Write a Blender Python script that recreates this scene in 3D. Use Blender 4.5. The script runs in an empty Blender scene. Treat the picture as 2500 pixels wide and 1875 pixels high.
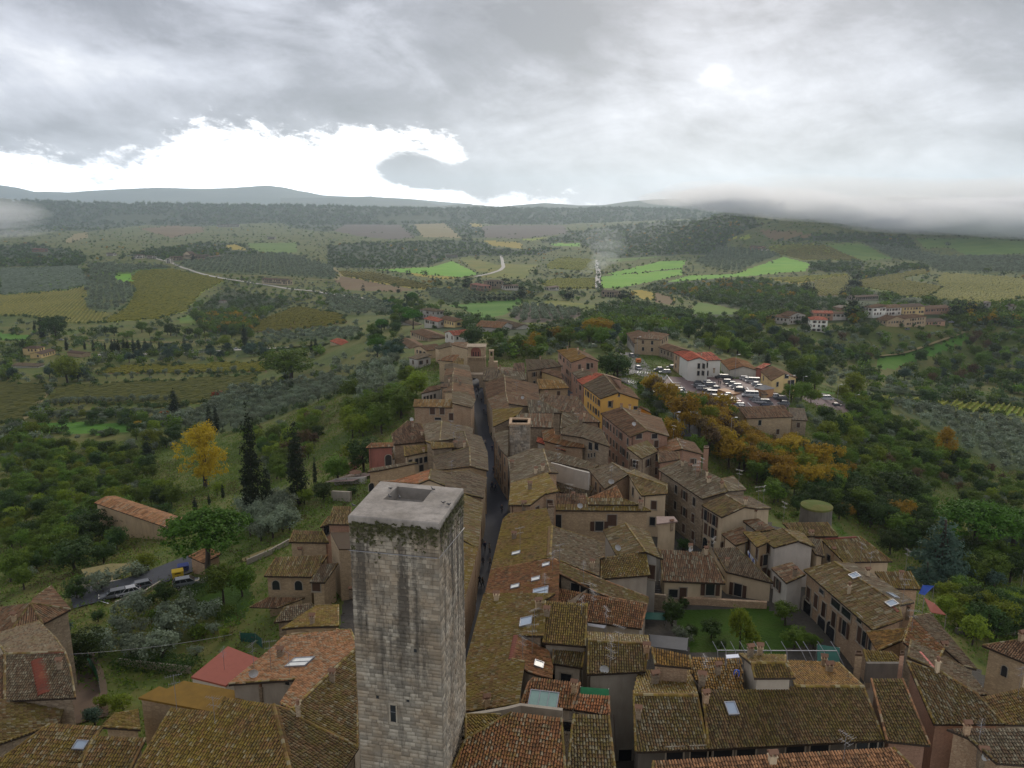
import bpy, math, random
import numpy as np
from mathutils import Vector, Matrix
from mathutils.bvhtree import BVHTree
rng = np.random.default_rng(7); random.seed(7)
sc = bpy.context.scene
COL = sc.collection
# ------------------------------------------------------------ camera, sky, sun, exposure
TH = math.radians(12.7); F = 1925.0; CZ = 52.0
CT, ST = math.cos(TH), math.sin(TH)
cd = bpy.data.cameras.new('camera'); cd.sensor_width = 36; cd.lens = 36*F/2500
cd.clip_start = 0.5; cd.clip_end = 60000
cam = bpy.data.objects.new('camera', cd); COL.objects.link(cam)
cam.location = (0, 0, CZ); cam.rotation_euler = (math.radians(90)-TH, 0, 0)
sc.camera = cam
SUN_AZ, SUN_EL = 14.0, 24.0
vs = sc.view_settings; vs.view_transform = 'Standard'; vs.look = 'None'; vs.gamma = 1; vs.use_curve_mapping = False
vs.exposure = 0.5
sd = bpy.data.lights.new('sun', 'SUN'); sd.energy = 1.5; sd.angle = math.radians(25); sd.color = (1, .90, .76)
sun = bpy.data.objects.new('sun', sd); COL.objects.link(sun)
sun.rotation_euler = (math.radians(90-SUN_EL), 0, math.radians(180-SUN_AZ))
sc.cycles.max_bounces = 7; sc.cycles.diffuse_bounces = 2; sc.cycles.glossy_bounces = 2
sc.cycles.transmission_bounces = 3; sc.cycles.volume_bounces = 6; sc.cycles.transparent_max_bounces = 6
sc.cycles.use_denoising = True

def N(nt, t, **kw):
 n = nt.nodes.new(t)
 for k, v in kw.items():
  if k.startswith('i_'):
   key = k[2:]; key = int(key) if key.isdigit() else key.replace('_', ' ')
   n.inputs[key].default_value = v
  else: setattr(n, k, v)
 return n
def math_(nt, op, a, b=None, c=None, clamp=False):
 n = nt.nodes.new('ShaderNodeMath'); n.operation = op; n.use_clamp = clamp
 for i, v in enumerate((a, b, c)):
  if v is None: continue
  if isinstance(v, (int, float)): n.inputs[i].default_value = v
  else: nt.links.new(v, n.inputs[i])
 return n.outputs[0]
def mixc(nt, f, a, b, blend='MIX'):
 n = nt.nodes.new('ShaderNodeMix'); n.data_type = 'RGBA'; n.blend_type = blend
 for s, v in ((n.inputs[0], f), (n.inputs[6], a), (n.inputs[7], b)):
  if isinstance(v, (int, float)): s.default_value = v
  elif isinstance(v, (tuple, list)): s.default_value = (*v[:3], 1)
  else: nt.links.new(v, s)
 return n.outputs[2]
def ramp(nt, f, stops, interp='LINEAR'):
 n = nt.nodes.new('ShaderNodeValToRGB'); cr = n.color_ramp; cr.interpolation = interp
 while len(cr.elements) < len(stops): cr.elements.new(.5)
 for e, (p, c) in zip(cr.elements, stops):
  e.position = p; e.color = (*c, 1) if isinstance(c, (tuple, list)) else (c, c, c, 1)
 nt.links.new(f, n.inputs[0]); return n.outputs[0]

def make_world():
 w = bpy.data.worlds.new('World'); sc.world = w; w.use_nodes = True
 nt = w.node_tree; nt.nodes.clear(); L = nt.links.new
 out = N(nt, 'ShaderNodeOutputWorld')
 sky = N(nt, 'ShaderNodeTexSky', sky_type='NISHITA'); sky.sun_disc = False
 sky.sun_elevation = math.radians(SUN_EL); sky.sun_rotation = math.radians(SUN_AZ)
 bg1 = N(nt, 'ShaderNodeBackground'); bg1.inputs[1].default_value = 0.1; L(sky.outputs[0], bg1.inputs[0])
 tc = N(nt, 'ShaderNodeTexCoord'); sx = N(nt, 'ShaderNodeSeparateXYZ'); L(tc.outputs['Generated'], sx.inputs[0])
 X, Y, Z = sx.outputs
 az = math_(nt, 'MULTIPLY', math_(nt, 'ARCTAN2', X, Y), 57.2958)
 el = math_(nt, 'MULTIPLY', math_(nt, 'ARCSINE', Z), 57.2958)
 # drifting layers: noise in a plane seen in perspective (so streaks flatten to the horizon)
 def layer(sa, se, scale, detail, rough, dist, seed, sh=.45):
  cb = N(nt, 'ShaderNodeCombineXYZ')
  L(math_(nt, 'MULTIPLY', math_(nt, 'ADD', az, math_(nt, 'MULTIPLY', el, sh)), sa), cb.inputs[0])
  L(math_(nt, 'MULTIPLY', el, se), cb.inputs[1]); cb.inputs[2].default_value = seed
  n = N(nt, 'ShaderNodeTexNoise'); n.inputs['Scale'].default_value = scale; n.inputs['Detail'].default_value = detail
  n.inputs['Roughness'].default_value = rough; n.inputs['Distortion'].default_value = dist
  L(cb.outputs[0], n.inputs[0]); return n.outputs[0]
 n1 = layer(.060, .10, 1.0, 6, .55, .5, 3.1)
 n2 = layer(.15, .26, 1.0, 8, .6, .35, 9.4)
 n3 = layer(.5, .95, 1.0, 8, .62, .2, 5.7)
 n6 = layer(1.25, 2.3, 1.0, 7, .65, .3, 21.3)
 def gauss(a0, e0, sa, se):
  da = math_(nt, 'DIVIDE', math_(nt, 'SUBTRACT', az, a0), sa); de = math_(nt, 'DIVIDE', math_(nt, 'SUBTRACT', el, e0), se)
  r = math_(nt, 'ADD', math_(nt, 'MULTIPLY', da, da), math_(nt, 'MULTIPLY', de, de))
  return math_(nt, 'EXPONENT', math_(nt, 'MULTIPLY', r, -1.0))
 n0 = layer(.030, .075, 1.0, 4, .5, .4, 1.7)
 n4 = layer(.085, .19, 1.0, 8, .6, .5, 12.3)
 c5 = lambda q, k: math_(nt, 'MULTIPLY', math_(nt, 'SUBTRACT', q, .5), k)
 v = math_(nt, 'ADD', .475, c5(n0, .60))
 v = math_(nt, 'ADD', v, c5(n4, .95)); v = math_(nt, 'ADD', v, c5(n1, .35))
 v = math_(nt, 'ADD', v, c5(n2, .52)); v = math_(nt, 'ADD', v, c5(n3, .20)); v = math_(nt, 'ADD', v, c5(n6, .06))
 for a0, e0, sa, se, k in ((16, 6.0, 10, 4.5, .07), (27, 3.0, 16, 5, .0), (-31, 8, 9, 4.5, .16), (3.5, 13.0, 12, 4.0, -.27), (29, 14, 10, 5, -.33),
         (-15, 13.5, 14, 3.0, -.24), (0, 6, 5, 3, -.03), (-30, 4.4, 7, .9, -.14), (-13, 6.6, 8, 1.0, -.12), (-20, 8.6, 9, 1.6, .10), (-4.5, 1.7, 4, 1.0, -.12)):
  v = math_(nt, 'ADD', v, math_(nt, 'MULTIPLY', gauss(a0, e0, sa, se), k))
 # the torn opening over the far hills
 fc = N(nt, 'ShaderNodeFloatCurve'); cv = fc.mapping.curves[0]
 pts = [(-90, .5), (-48, 1.5), (-33, 3.0), (-28.6, 2.7), (-25.6, 2.6), (-23.6, 3.3), (-21.4, 4.5), (-19.4, 5.2), (-16, 4.9), (-12, 4.5), (-9.5, 4.6), (-5, 4.4), (-3.6, 3.6), (-3.0, 1.6), (1, .5), (5, .0), (9, -1), (90, -1)]
 while len(cv.points) < len(pts): cv.points.new(.5, .5)
 for p, (a, e) in zip(cv.points, pts): p.location = ((a+90)/180, (e+5)/15)
 fc.mapping.update(); L(math_(nt, 'DIVIDE', math_(nt, 'ADD', az, 90), 180), fc.inputs['Value'])
 eb = math_(nt, 'SUBTRACT', math_(nt, 'MULTIPLY', fc.outputs[0], 15), 5)
 eb = math_(nt, 'ADD', eb, math_(nt, 'MULTIPLY', math_(nt, 'SUBTRACT', n3, .5), 4.2))
 eb = math_(nt, 'ADD', eb, math_(nt, 'MULTIPLY', math_(nt, 'SUBTRACT', n2, .5), 3.6))
 eb = math_(nt, 'ADD', eb, c5(n6, 2.6))
 gap = math_(nt, 'MULTIPLY', math_(nt, 'SUBTRACT', eb, el), 1.1)
 # the ragged cloud that hangs in the opening, and small scraps
 b1 = gauss(-7.2, 2.35, 2.6, 1.0); b2 = gauss(-4.2, 1.7, 3.4, .9); b3 = gauss(-19.4, 3.9, .8, .35)
 gap = math_(nt, 'SUBTRACT', gap, math_(nt, 'MULTIPLY', math_(nt, 'MULTIPLY', math_(nt, 'ADD', b1, b2), math_(nt, 'MULTIPLY', math_(nt, 'ADD', n3, n6), math_(nt, 'ADD', n3, n6))), 4.6))
 gap = math_(nt, 'SUBTRACT', gap, math_(nt, 'MULTIPLY', b3, math_(nt, 'MULTIPLY', n3, 1.6)))
 mr = N(nt, 'ShaderNodeMapRange', interpolation_type='SMOOTHSTEP'); L(gap, mr.inputs[0]); mr.inputs[1].default_value = -.9; mr.inputs[2].default_value = 1.5
 gapm = mr.outputs[0]
 glow = math_(nt, 'MULTIPLY', gauss(13.7, 8.4, .8, .5), math_(nt, 'MULTIPLY', math_(nt, 'MULTIPLY', n3, n4), 2.2))
 v = math_(nt, 'ADD', v, math_(nt, 'MULTIPLY', glow, .75))
 v = math_(nt, 'MAXIMUM', v, .1)
 tint = ramp(nt, v, [(0, (.13, .135, .155)), (.3, (.265, .270, .308)), (.6, (.535, .548, .61)), (1, (1, 1, 1.02))])
 # the air in front dims the low sky, so what stands behind it is brighter
 lowb = math_(nt, 'ADD', 1, math_(nt, 'MULTIPLY', math_(nt, 'EXPONENT', math_(nt, 'MULTIPLY', math_(nt, 'MAXIMUM', el, 0), -.55)), .55))
 cb_ = N(nt, 'ShaderNodeCombineXYZ'); [L(lowb, cb_.inputs[i]) for i in range(3)]
 tint = mixc(nt, 1.0, tint, cb_.outputs[0], 'MULTIPLY')
 colr = mixc(nt, gapm, tint, (3.2, 3.2, 3.25))
 # below the horizon the world goes dark earth-grey
 mr2 = N(nt, 'ShaderNodeMapRange'); L(el, mr2.inputs[0]); mr2.inputs[1].default_value = -6; mr2.inputs[2].default_value = -2
 colr = mixc(nt, mr2.outputs[0], (.10, .11, .10), colr)
 bg2 = N(nt, 'ShaderNodeBackground'); bg2.inputs[1].default_value = 1.0; L(colr, bg2.inputs[0])
 mx = N(nt, 'ShaderNodeMixShader'); mx.inputs[0].default_value = .95
 L(bg1.outputs[0], mx.inputs[1]); L(bg2.outputs[0], mx.inputs[2]); L(mx.outputs[0], out.inputs[0])
make_world()

# ------------------------------------------------------------ photo geometry helpers
CR = dict(A=(0,1075,3.54), B=(0,1425,3.54), C=(575,1100,3.54), D=(575,1450,3.54), E=(1125,1075,4.148), G=(1125,1450,3.904),
    H=(1575,1150,4.657), I=(1575,1450,3.903), J=(2000,1150,4.424), K=(2000,1450,3.904), L=(850,850,4.424), M=(1300,850,4.424),
    P=(1500,780,4.424), Q=(900,700,3.687), R=(1800,650,3.16), S=(0,750,2.602), T=(0,400,2.602), U=(800,400,2.602), V=(1600,400,2.458), Z=(0,0,1))
def px(c, x, y):
 ox, oy, s = CR[c]; return ox+x/s, oy+y/s
def ray(x, y):
 a = (x-1250)/F; b = (937.5-y)/F
 return np.array([a, CT+b*ST, -ST+b*CT])
def atz(x, y, z):
 d = ray(x, y); t = (z-CZ)/d[2]; return np.array([t*d[0], t*d[1], z])
def atY(x, y, Y):
 d = ray(x, y); t = Y/d[1]; return np.array([t*d[0], Y, CZ+t*d[2]])
def uv(x, y):
 d = ray(x, y); return d[0]/d[1], -d[2]/d[1]
def topix(P):
 P = np.asarray(P, float); X, Y, Zz = P[..., 0], P[..., 1], P[..., 2]-CZ
 f = Y*CT-Zz*ST; up = Y*ST+Zz*CT
 return 1250+F*X/f, 937.5-F*up/f
def town_z(Y): return -0.042*(Y-30)

# ------------------------------------------------------------ object helpers
def tag(o, label=None, cat=None, group=None, kind=None):
 if label: o['label'] = label
 if cat: o['category'] = cat
 if group: o['group'] = group
 if kind: o['kind'] = kind
 return o
def empty(name, loc, rz=0.0, **kw):
 o = bpy.data.objects.new(name, None); COL.objects.link(o); o.location = loc; o.rotation_euler = (0, 0, rz)
 o.empty_display_size = .5
 return tag(o, **kw)
def link(name, me, parent=None, loc=None, rz=None):
 o = bpy.data.objects.new(name, me); COL.objects.link(o)
 if parent: o.parent = parent
 if loc is not None: o.location = loc
 if rz is not None: o.rotation_euler = (0, 0, rz)
 return o
def mesh(name, V, Fs, mat=None, smooth=False, attr=None, fmat=None):
 me = bpy.data.meshes.new(name)
 V = np.asarray(V, dtype=np.float32).reshape(-1, 3)
 if isinstance(Fs, np.ndarray) and Fs.ndim == 2:
  n, k = Fs.shape
  me.vertices.add(len(V)); me.vertices.foreach_set('co', V.ravel())
  me.loops.add(n*k); me.loops.foreach_set('vertex_index', Fs.astype(np.int32).ravel())
  me.polygons.add(n); me.polygons.foreach_set('loop_start', np.arange(0, n*k, k, dtype=np.int32))
  me.polygons.foreach_set('loop_total', np.full(n, k, dtype=np.int32))
  me.update(calc_edges=True)
 else:
  me.from_pydata(V.tolist(), [], [list(map(int, f)) for f in Fs]); me.update()
 if mat is not None:
  for m in (mat if isinstance(mat, (list, tuple)) else [mat]): me.materials.append(m)
 if fmat is not None: me.polygons.foreach_set('material_index', np.asarray(fmat, dtype=np.int32))
 if smooth: me.polygons.foreach_set('use_smooth', np.ones(len(me.polygons), dtype=bool))
 if attr is not None:
  a = me.attributes.new('rnd', 'FLOAT', 'POINT'); a.data.foreach_set('value', np.asarray(attr, dtype=np.float32))
 return me
class MB:
 """collects boxes, quads, tubes into one mesh"""
 def __init__(s): s.V = []; s.F = []; s.M = []
 def add(s, V, Fs, m=0):
  b = len(s.V); s.V += [tuple(map(float, v)) for v in V]; s.F += [tuple(b+i for i in f) for f in Fs]; s.M += [m]*len(Fs); return s
 def box(s, x0, x1, y0, y1, z0, z1, m=0, tx=1.0, ty=1.0):
  cx, cy = (x0+x1)/2, (y0+y1)/2; a, b = (x1-x0)/2, (y1-y0)/2
  V = [(cx-a, cy-b, z0), (cx+a, cy-b, z0), (cx+a, cy+b, z0), (cx-a, cy+b, z0)]
  V += [(cx-a*tx, cy-b*ty, z1), (cx+a*tx, cy-b*ty, z1), (cx+a*tx, cy+b*ty, z1), (cx-a*tx, cy+b*ty, z1)]
  return s.add(V, [(3,2,1,0), (4,5,6,7), (0,1,5,4), (1,2,6,5), (2,3,7,6), (3,0,4,7)], m)
 def tube(s, p, q, r, n=6, r2=None, m=0, cap=True):
  p, q = Vector(p), Vector(q); d = (q-p)
  if d.length < 1e-6: return s
  d.normalize(); a = d.orthogonal().normalized(); b = d.cross(a); r2 = r if r2 is None else r2
  V = []
  for c, rr in ((p, r), (q, r2)):
   for k in range(n):
    t = 2*math.pi*k/n; V.append(c+a*math.cos(t)*rr+b*math.sin(t)*rr)
  Fs = [(k, (k+1) % n, n+(k+1) % n, n+k) for k in range(n)]
  if cap: Fs += [tuple(range(n))[::-1], tuple(range(n, 2*n))]
  return s.add(V, Fs, m)
 def lathe(s, prof, cx=0, cy=0, n=10, m=0):
  V = []
  for r, z in prof:
   for k in range(n):
    t = 2*math.pi*k/n; V.append((cx+r*math.cos(t), cy+r*math.sin(t), z))
  Fs = []
  for j in range(len(prof)-1):
   for k in range(n): Fs.append((j*n+k, j*n+(k+1) % n, (j+1)*n+(k+1) % n, (j+1)*n+k))
  Fs.append(tuple(range(n))[::-1]); Fs.append(tuple((len(prof)-1)*n+k for k in range(n)))
  return s.add(V, Fs, m)
 def me(s, name, mat, smooth=False): return mesh(name, s.V, s.F, mat, smooth, fmat=s.M)
def dup(o, parent=None):
 c = o.copy(); COL.objects.link(c); c.parent = parent
 for ch in o.children: dup(ch, c)
 return c
# ------------------------------------------------------------ materials
def new_mat(name):
 m = bpy.data.materials.new(name); m.use_nodes = True; nt = m.node_tree; b = nt.nodes['Principled BSDF']
 b.inputs['Specular IOR Level'].default_value = .25
 return m, nt, b
def objvec(nt, scale=(1, 1, 1)):
 tc = nt.nodes.new('ShaderNodeTexCoord'); mp = nt.nodes.new('ShaderNodeMapping'); mp.inputs['Scale'].default_value = scale
 nt.links.new(tc.outputs['Object'], mp.inputs[0]); return mp.outputs[0]
def noise(nt, vec, scale, detail=4, rough=.55, dist=0.0):
 n = nt.nodes.new('ShaderNodeTexNoise'); n.inputs['Scale'].default_value = scale; n.inputs['Detail'].default_value = detail
 n.inputs['Roughness'].default_value = rough; n.inputs['Distortion'].default_value = dist
 nt.links.new(vec, n.inputs[0]); return n.outputs[0]
def rndsrc(nt):
 a = nt.nodes.new('ShaderNodeAttribute'); a.attribute_name = 'rnd'
 oi = nt.nodes.new('ShaderNodeObjectInfo')
 return a.outputs['Fac'], oi.outputs['Random']
def bump(nt, b, h, strength=.3, dist=.05):
 n = nt.nodes.new('ShaderNodeBump'); n.inputs['Strength'].default_value = strength; n.inputs['Distance'].default_value = dist
 nt.links.new(h, n.inputs['Height']); nt.links.new(n.outputs[0], b.inputs['Normal'])
def tile_mat(name, clay, grey, moss, moss_amt, grey_amt, fresh=0.0):
 m, nt, b = new_mat(name); L = nt.links.new
 v = objvec(nt); ra, ro = rndsrc(nt)
 clay, grey, moss = [tuple(kk*x for kk, x in zip((1.22, 1.12, 1.02), q)) for q in (clay, grey, moss)]
 n1 = noise(nt, v, .30, 4, .65); n2 = noise(nt, v, 1.3, 4, .65); n3 = noise(nt, v, 5.5, 3, .6)
 c = mixc(nt, ra, tuple(.42*x for x in clay), tuple(1.9*x for x in clay))
 fr = ramp(nt, n1, [(.66-.3*fresh, 0), (.74-.3*fresh, 1)])
 c = mixc(nt, math_(nt, 'MULTIPLY', fr, .6+.3*fresh), c, mixc(nt, ra, (.20, .07, .03), (.42, .17, .08)))
 g = math_(nt, 'ADD', math_(nt, 'MULTIPLY', n2, .6), math_(nt, 'MULTIPLY', ra, .5))
 gm = ramp(nt, g, [(.78-.55*grey_amt, 0), (.92-.42*grey_amt, 1)])
 c = mixc(nt, gm, c, mixc(nt, n3, tuple(.55*x for x in grey), tuple(1.5*x for x in grey)))
 mo = math_(nt, 'ADD', math_(nt, 'MULTIPLY', n3, .45), math_(nt, 'MULTIPLY', n2, .4)); mo = math_(nt, 'ADD', mo, math_(nt, 'MULTIPLY', n1, .4))
 mm = ramp(nt, mo, [(.84-.4*moss_amt, 0), (.98-.4*moss_amt, 1)])
 c = mixc(nt, math_(nt, 'MULTIPLY', mm, .8), c, mixc(nt, ra, tuple(.6*x for x in moss), tuple(1.35*x for x in moss)))
 dk = ramp(nt, math_(nt, 'SUBTRACT', n2, math_(nt, 'MULTIPLY', n1, .5)), [(.30, 0), (.42, 1)])
 c = mixc(nt, math_(nt, 'MULTIPLY', dk, .45), c, (.055, .045, .03))
 pale = ramp(nt, math_(nt, 'ADD', ra, math_(nt, 'MULTIPLY', n3, .3)), [(.97, 0), (1.09, 1)])
 c = mixc(nt, math_(nt, 'MULTIPLY', pale, .55), c, (.30, .26, .17))
 hv = nt.nodes.new('ShaderNodeHueSaturation'); L(c, hv.inputs['Color']); L(math_(nt, 'ADD', .85, math_(nt, 'MULTIPLY', ro, .3)), hv.inputs['Value'])
 L(hv.outputs[0], b.inputs['Base Color']); b.inputs['Roughness'].default_value = .82
 bump(nt, b, n3, .5, .03)
 return m
TM = {}
TM['mossy'] = tile_mat('tiles_mossy', (.150,.088,.038), (.128,.110,.058), (.152,.120,.014), .76, .45, .16)
TM['olive'] = tile_mat('tiles_olive', (.125,.078,.036), (.118,.102,.060), (.118,.100,.014), .68, .5, .08)
TM['grey'] = tile_mat('tiles_grey', (.112,.076,.044), (.112,.098,.066), (.092,.080,.020), .48, .65)
TM['brown'] = tile_mat('tiles_brown', (.135,.078,.042), (.112,.090,.056), (.095,.072,.020), .36, .45, .05)
TM['rust'] = tile_mat('tiles_rust', (.165,.078,.034), (.125,.098,.052), (.150,.100,.015), .55, .35, .32)
TM['orange'] = tile_mat('tiles_orange', (.235,.100,.040), (.180,.110,.050), (.200,.115,.018), .45, .2, .6)
TM['red'] = tile_mat('tiles_red', (.290,.080,.045), (.230,.090,.050), (.150,.090,.030), .05, .05, .3)
TM['clay'] = tile_mat('tiles_clay', (.215,.115,.056), (.180,.118,.064), (.155,.104,.022), .45, .3, .1)
TM['lichen'] = tile_mat('tiles_lichen', (.180,.100,.030), (.145,.110,.040), (.165,.102,.012), .7, .3, .15)
def wall_mat(name, c1, c2, mortar=None, scale=3.0, stain=.5, bumpk=.4):
 m, nt, b = new_mat(name); L = nt.links.new; v = objvec(nt)
 ra, ro = rndsrc(nt)
 k_ = 1.0 if max(c1) > .5 else 1.42
 c1, c2 = [tuple(k_*x for x in q) for q in (c1, c2)]; mortar = mortar and tuple(k_*x for x in mortar)
 n1 = noise(nt, v, .35, 4, .6); n2 = noise(nt, v, 2.2, 4, .65)
 c = mixc(nt, ramp(nt, n1, [(.35, 0), (.65, 1)]), c1, c2)
 if mortar:
  vs_ = objvec(nt, (1.7, 1.7, 4.2)); vo = nt.nodes.new('ShaderNodeTexVoronoi'); vo.feature = 'F1'; vo.inputs['Scale'].default_value = scale/3
  nt.links.new(vs_, vo.inputs[0])
  bw = nt.nodes.new('ShaderNodeSeparateColor'); L(vo.outputs['Color'], bw.inputs[0])
  c = mixc(nt, math_(nt, 'MULTIPLY', bw.outputs[0], .85), c, mortar)
  vo2 = nt.nodes.new('ShaderNodeTexVoronoi'); vo2.feature = 'DISTANCE_TO_EDGE'; vo2.inputs['Scale'].default_value = scale/3; L(vs_, vo2.inputs[0])
  e = ramp(nt, vo2.outputs['Distance'], [(0, 0), (.12, 1)])
  c = mixc(nt, math_(nt, 'MULTIPLY', math_(nt, 'SUBTRACT', 1, e), .55), c, tuple(x*.45 for x in c1))
  bump(nt, b, e, .5, .04)
 else: bump(nt, b, n2, bumpk, .04)
 st = noise(nt, objvec(nt, (.9, .9, .22)), 1.2, 5, .7)
 c = mixc(nt, math_(nt, 'MULTIPLY', ramp(nt, st, [(.45, 0), (.75, 1)]), stain), c, tuple(x*.42 for x in c1))
 hv = nt.nodes.new('ShaderNodeHueSaturation'); L(c, hv.inputs['Color']); L(math_(nt, 'ADD', .82, math_(nt, 'MULTIPLY', ro, .36)), hv.inputs['Value'])
 L(hv.outputs[0], b.inputs['Base Color']); b.inputs['Roughness'].default_value = .9
 return m
WM = {}
WM['stone'] = wall_mat('wall_stone', (.240,.185,.120), (.290,.235,.165), (.160,.120,.080), stain=.35)
WM['brick'] = wall_mat('wall_brick', (.310,.195,.115), (.270,.185,.115), (.370,.270,.170), 5, .35)
WM['pink'] = wall_mat('wall_pink_brick', (.320,.190,.125), (.290,.175,.115), (.250,.150,.100), 5, .35)
WM['tan'] = wall_mat('wall_tan', (.350,.260,.155), (.300,.225,.140), (.240,.175,.105), 3.5, .35)
WM['beige'] = wall_mat('wall_beige_plaster', (.400,.320,.210), (.350,.275,.180), stain=.35)
WM['greyp'] = wall_mat('wall_grey_plaster', (.290,.255,.200), (.240,.205,.160), stain=.4)
WM['white'] = wall_mat('wall_white_plaster', (.520,.480,.410), (.450,.410,.350), stain=.3)
WM['pure'] = wall_mat('wall_bright_plaster', (.700,.680,.600), (.660,.630,.540), stain=.08)
WM['ochre'] = wall_mat('wall_ochre_plaster', (.300,.215,.120), (.260,.190,.115))
WM['yellow'] = wall_mat('wall_yellow_plaster', (.640,.370,.090), (.600,.350,.090), stain=.15)
WM['yellow2'] = wall_mat('wall_pale_yellow_plaster', (.600,.440,.200), (.540,.390,.180), stain=.2)
WM['dark'] = wall_mat('wall_dark', (.090,.080,.065), (.120,.105,.085))
WM['red'] = wall_mat('wall_dark_red', (.230,.090,.065), (.200,.080,.060))
def flat_mat(name, col, rough=.7, metal=0.0, var=.25, scale=2.0, spec=.3):
 m, nt, b = new_mat(name); v = objvec(nt); n = noise(nt, v, scale, 4, .6)
 c = mixc(nt, n, tuple(x*(1-var) for x in col), tuple(x*(1+var) for x in col))
 nt.links.new(c, b.inputs['Base Color']); b.inputs['Roughness'].default_value = rough; b.inputs['Metallic'].default_value = metal
 b.inputs['Specular IOR Level'].default_value = spec
 return m
def objcol_mat(name, rough=.35, spec=.5):
 m, nt, b = new_mat(name); oi = nt.nodes.new('ShaderNodeObjectInfo'); n = noise(nt, objvec(nt), 3, 3)
 c = mixc(nt, math_(nt, 'MULTIPLY', n, .2), oi.outputs['Color'], (.1, .1, .1)); nt.links.new(c, b.inputs['Base Color'])
 b.inputs['Roughness'].default_value = rough; b.inputs['Specular IOR Level'].default_value = spec
 return m
FM = {k: flat_mat(k, *a) for k, a in {
 'pane_glass': ((.020,.022,.026), .15, 0, .2, 1, .6), 'shutter_wood': ((.075,.040,.025), .7), 'window_surround': ((.30,.26,.20), .8),
 'metal_grey': ((.30,.30,.31), .45, .6), 'metal_white': ((.55,.55,.53), .5), 'aerial_metal': ((.22,.22,.23), .5, .4), 'tile_gap_shade': ((.045,.032,.022), .95), 'pipe_copper': ((.10,.055,.035), .6), 'terracotta': ((.21,.115,.07), .85), 'dark_metal': ((.05,.05,.055), .5, .3),
 'skylight_glass': ((.30,.36,.42), .08, 0, .1, 1, .8), 'skylight_pale': ((.66,.66,.60), .2), 'skylight_green': ((.22,.34,.28), .12, 0, .15, 1, .8),
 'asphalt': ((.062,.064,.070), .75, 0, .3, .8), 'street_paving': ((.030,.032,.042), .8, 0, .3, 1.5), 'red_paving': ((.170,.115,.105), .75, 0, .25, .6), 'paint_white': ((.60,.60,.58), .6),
 'pavement': ((.20,.19,.18), .8), 'rubber': ((.018,.018,.018), .8), 'wood_panel': ((.36,.19,.09), .7), 'awning_green': ((.030,.20,.075), .6), 'netting_green': ((.02,.09,.065), .7),
 'tarp_blue': ((.02,.07,.34), .5), 'bin_yellow': ((.62,.42,.03), .45), 'bin_blue': ((.05,.07,.22), .45), 'red_membrane': ((.29,.085,.055), .75, 0, .15), 'moss_flat': ((.175,.098,.012), .9, 0, .35, 1.2),
 'bark': ((.055,.042,.032), .9), 'soil': ((.11,.075,.05), .95, 0, .35, .6), 'red_gutter': ((.40,.075,.05), .5), 'cable': ((.12,.12,.12), .6), 'cloth_white': ((.70,.72,.78), .8), 'cloth_blue': ((.06,.12,.45), .8),
 'skin': ((.42,.24,.17), .6), 'coat_dark': ((.025,.026,.035), .8), 'coat_red': ((.25,.04,.04), .8), 'coat_blue': ((.03,.10,.42), .7), 'trousers': ((.03,.033,.05), .8), 'hair_dark': ((.03,.02,.015), .7),
 'jeans': ((.25,.30,.42), .8), 'road_pale': ((.40,.37,.32), .85, 0, .15), 'terrace_floor': ((.24,.17,.14), .8), 'lamp_glass': ((.75,.72,.62), .3), 'plastic_orange': ((.55,.15,.03), .5)}.items()}
CARPAINT = objcol_mat('car_paint', .42, .4)
OBJCLOTH = objcol_mat('cloth', .85, .2)
def ground_mat(name, cols, s1=.02, s2=.25, rows=None):
 m, nt, b = new_mat(name); v = objvec(nt); n1 = noise(nt, v, s1, 5, .6); n2 = noise(nt, v, s2, 5, .65)
 c = ramp(nt, math_(nt, 'ADD', math_(nt, 'MULTIPLY', n1, .65), math_(nt, 'MULTIPLY', n2, .35)), [(.36+.28*i/max(1, len(cols)-1), k) for i, k in enumerate(cols)])
 nt.links.new(c, b.inputs['Base Color']); b.inputs['Roughness'].default_value = .95; b.inputs['Specular IOR Level'].default_value = .1
 bump(nt, b, n2, .6, .6)
 return m
GM = {}
for k, cols in dict(
 rough=[(.060,.082,.020), (.085,.112,.026), (.125,.118,.036), (.085,.135,.026)], wood=[(.035,.050,.026), (.050,.066,.028), (.072,.080,.034)],
 lush=[(.050,.130,.016), (.075,.170,.020), (.100,.185,.028)], bright=[(.120,.270,.030), (.155,.330,.035), (.200,.330,.045)], grass=[(.075,.140,.025), (.105,.170,.030), (.140,.180,.038)],
 yellow=[(.230,.185,.022), (.310,.230,.028), (.210,.190,.030)], ygreen=[(.150,.215,.022), (.205,.255,.028), (.265,.250,.030)], olivef=[(.095,.130,.024), (.150,.160,.028), (.205,.165,.030)],
 brown=[(.130,.085,.045), (.165,.110,.055), (.150,.120,.050)], purple=[(.100,.075,.062), (.115,.090,.070), (.090,.085,.055)], tan=[(.210,.165,.070), (.235,.190,.085), (.180,.160,.070)],
 silver=[(.080,.110,.045), (.100,.130,.055), (.135,.135,.050)], lawn=[(.030,.065,.008), (.042,.085,.010), (.055,.080,.014)], town=[(.060,.055,.048), (.085,.075,.062), (.070,.068,.050)], garden=[(.045,.065,.018), (.060,.080,.022), (.085,.070,.035)]).items():
 GM[k] = ground_mat('ground_'+k, cols)
GM['town'] = ground_mat('ground_town', [(.060,.055,.048), (.085,.075,.062), (.070,.068,.050)], .3, 2)
GM['lawn'] = ground_mat('ground_lawn', [(.028,.060,.008), (.042,.085,.010), (.050,.075,.014)], .25, 3)
GM['carpark'] = FM['red_paving']
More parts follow.
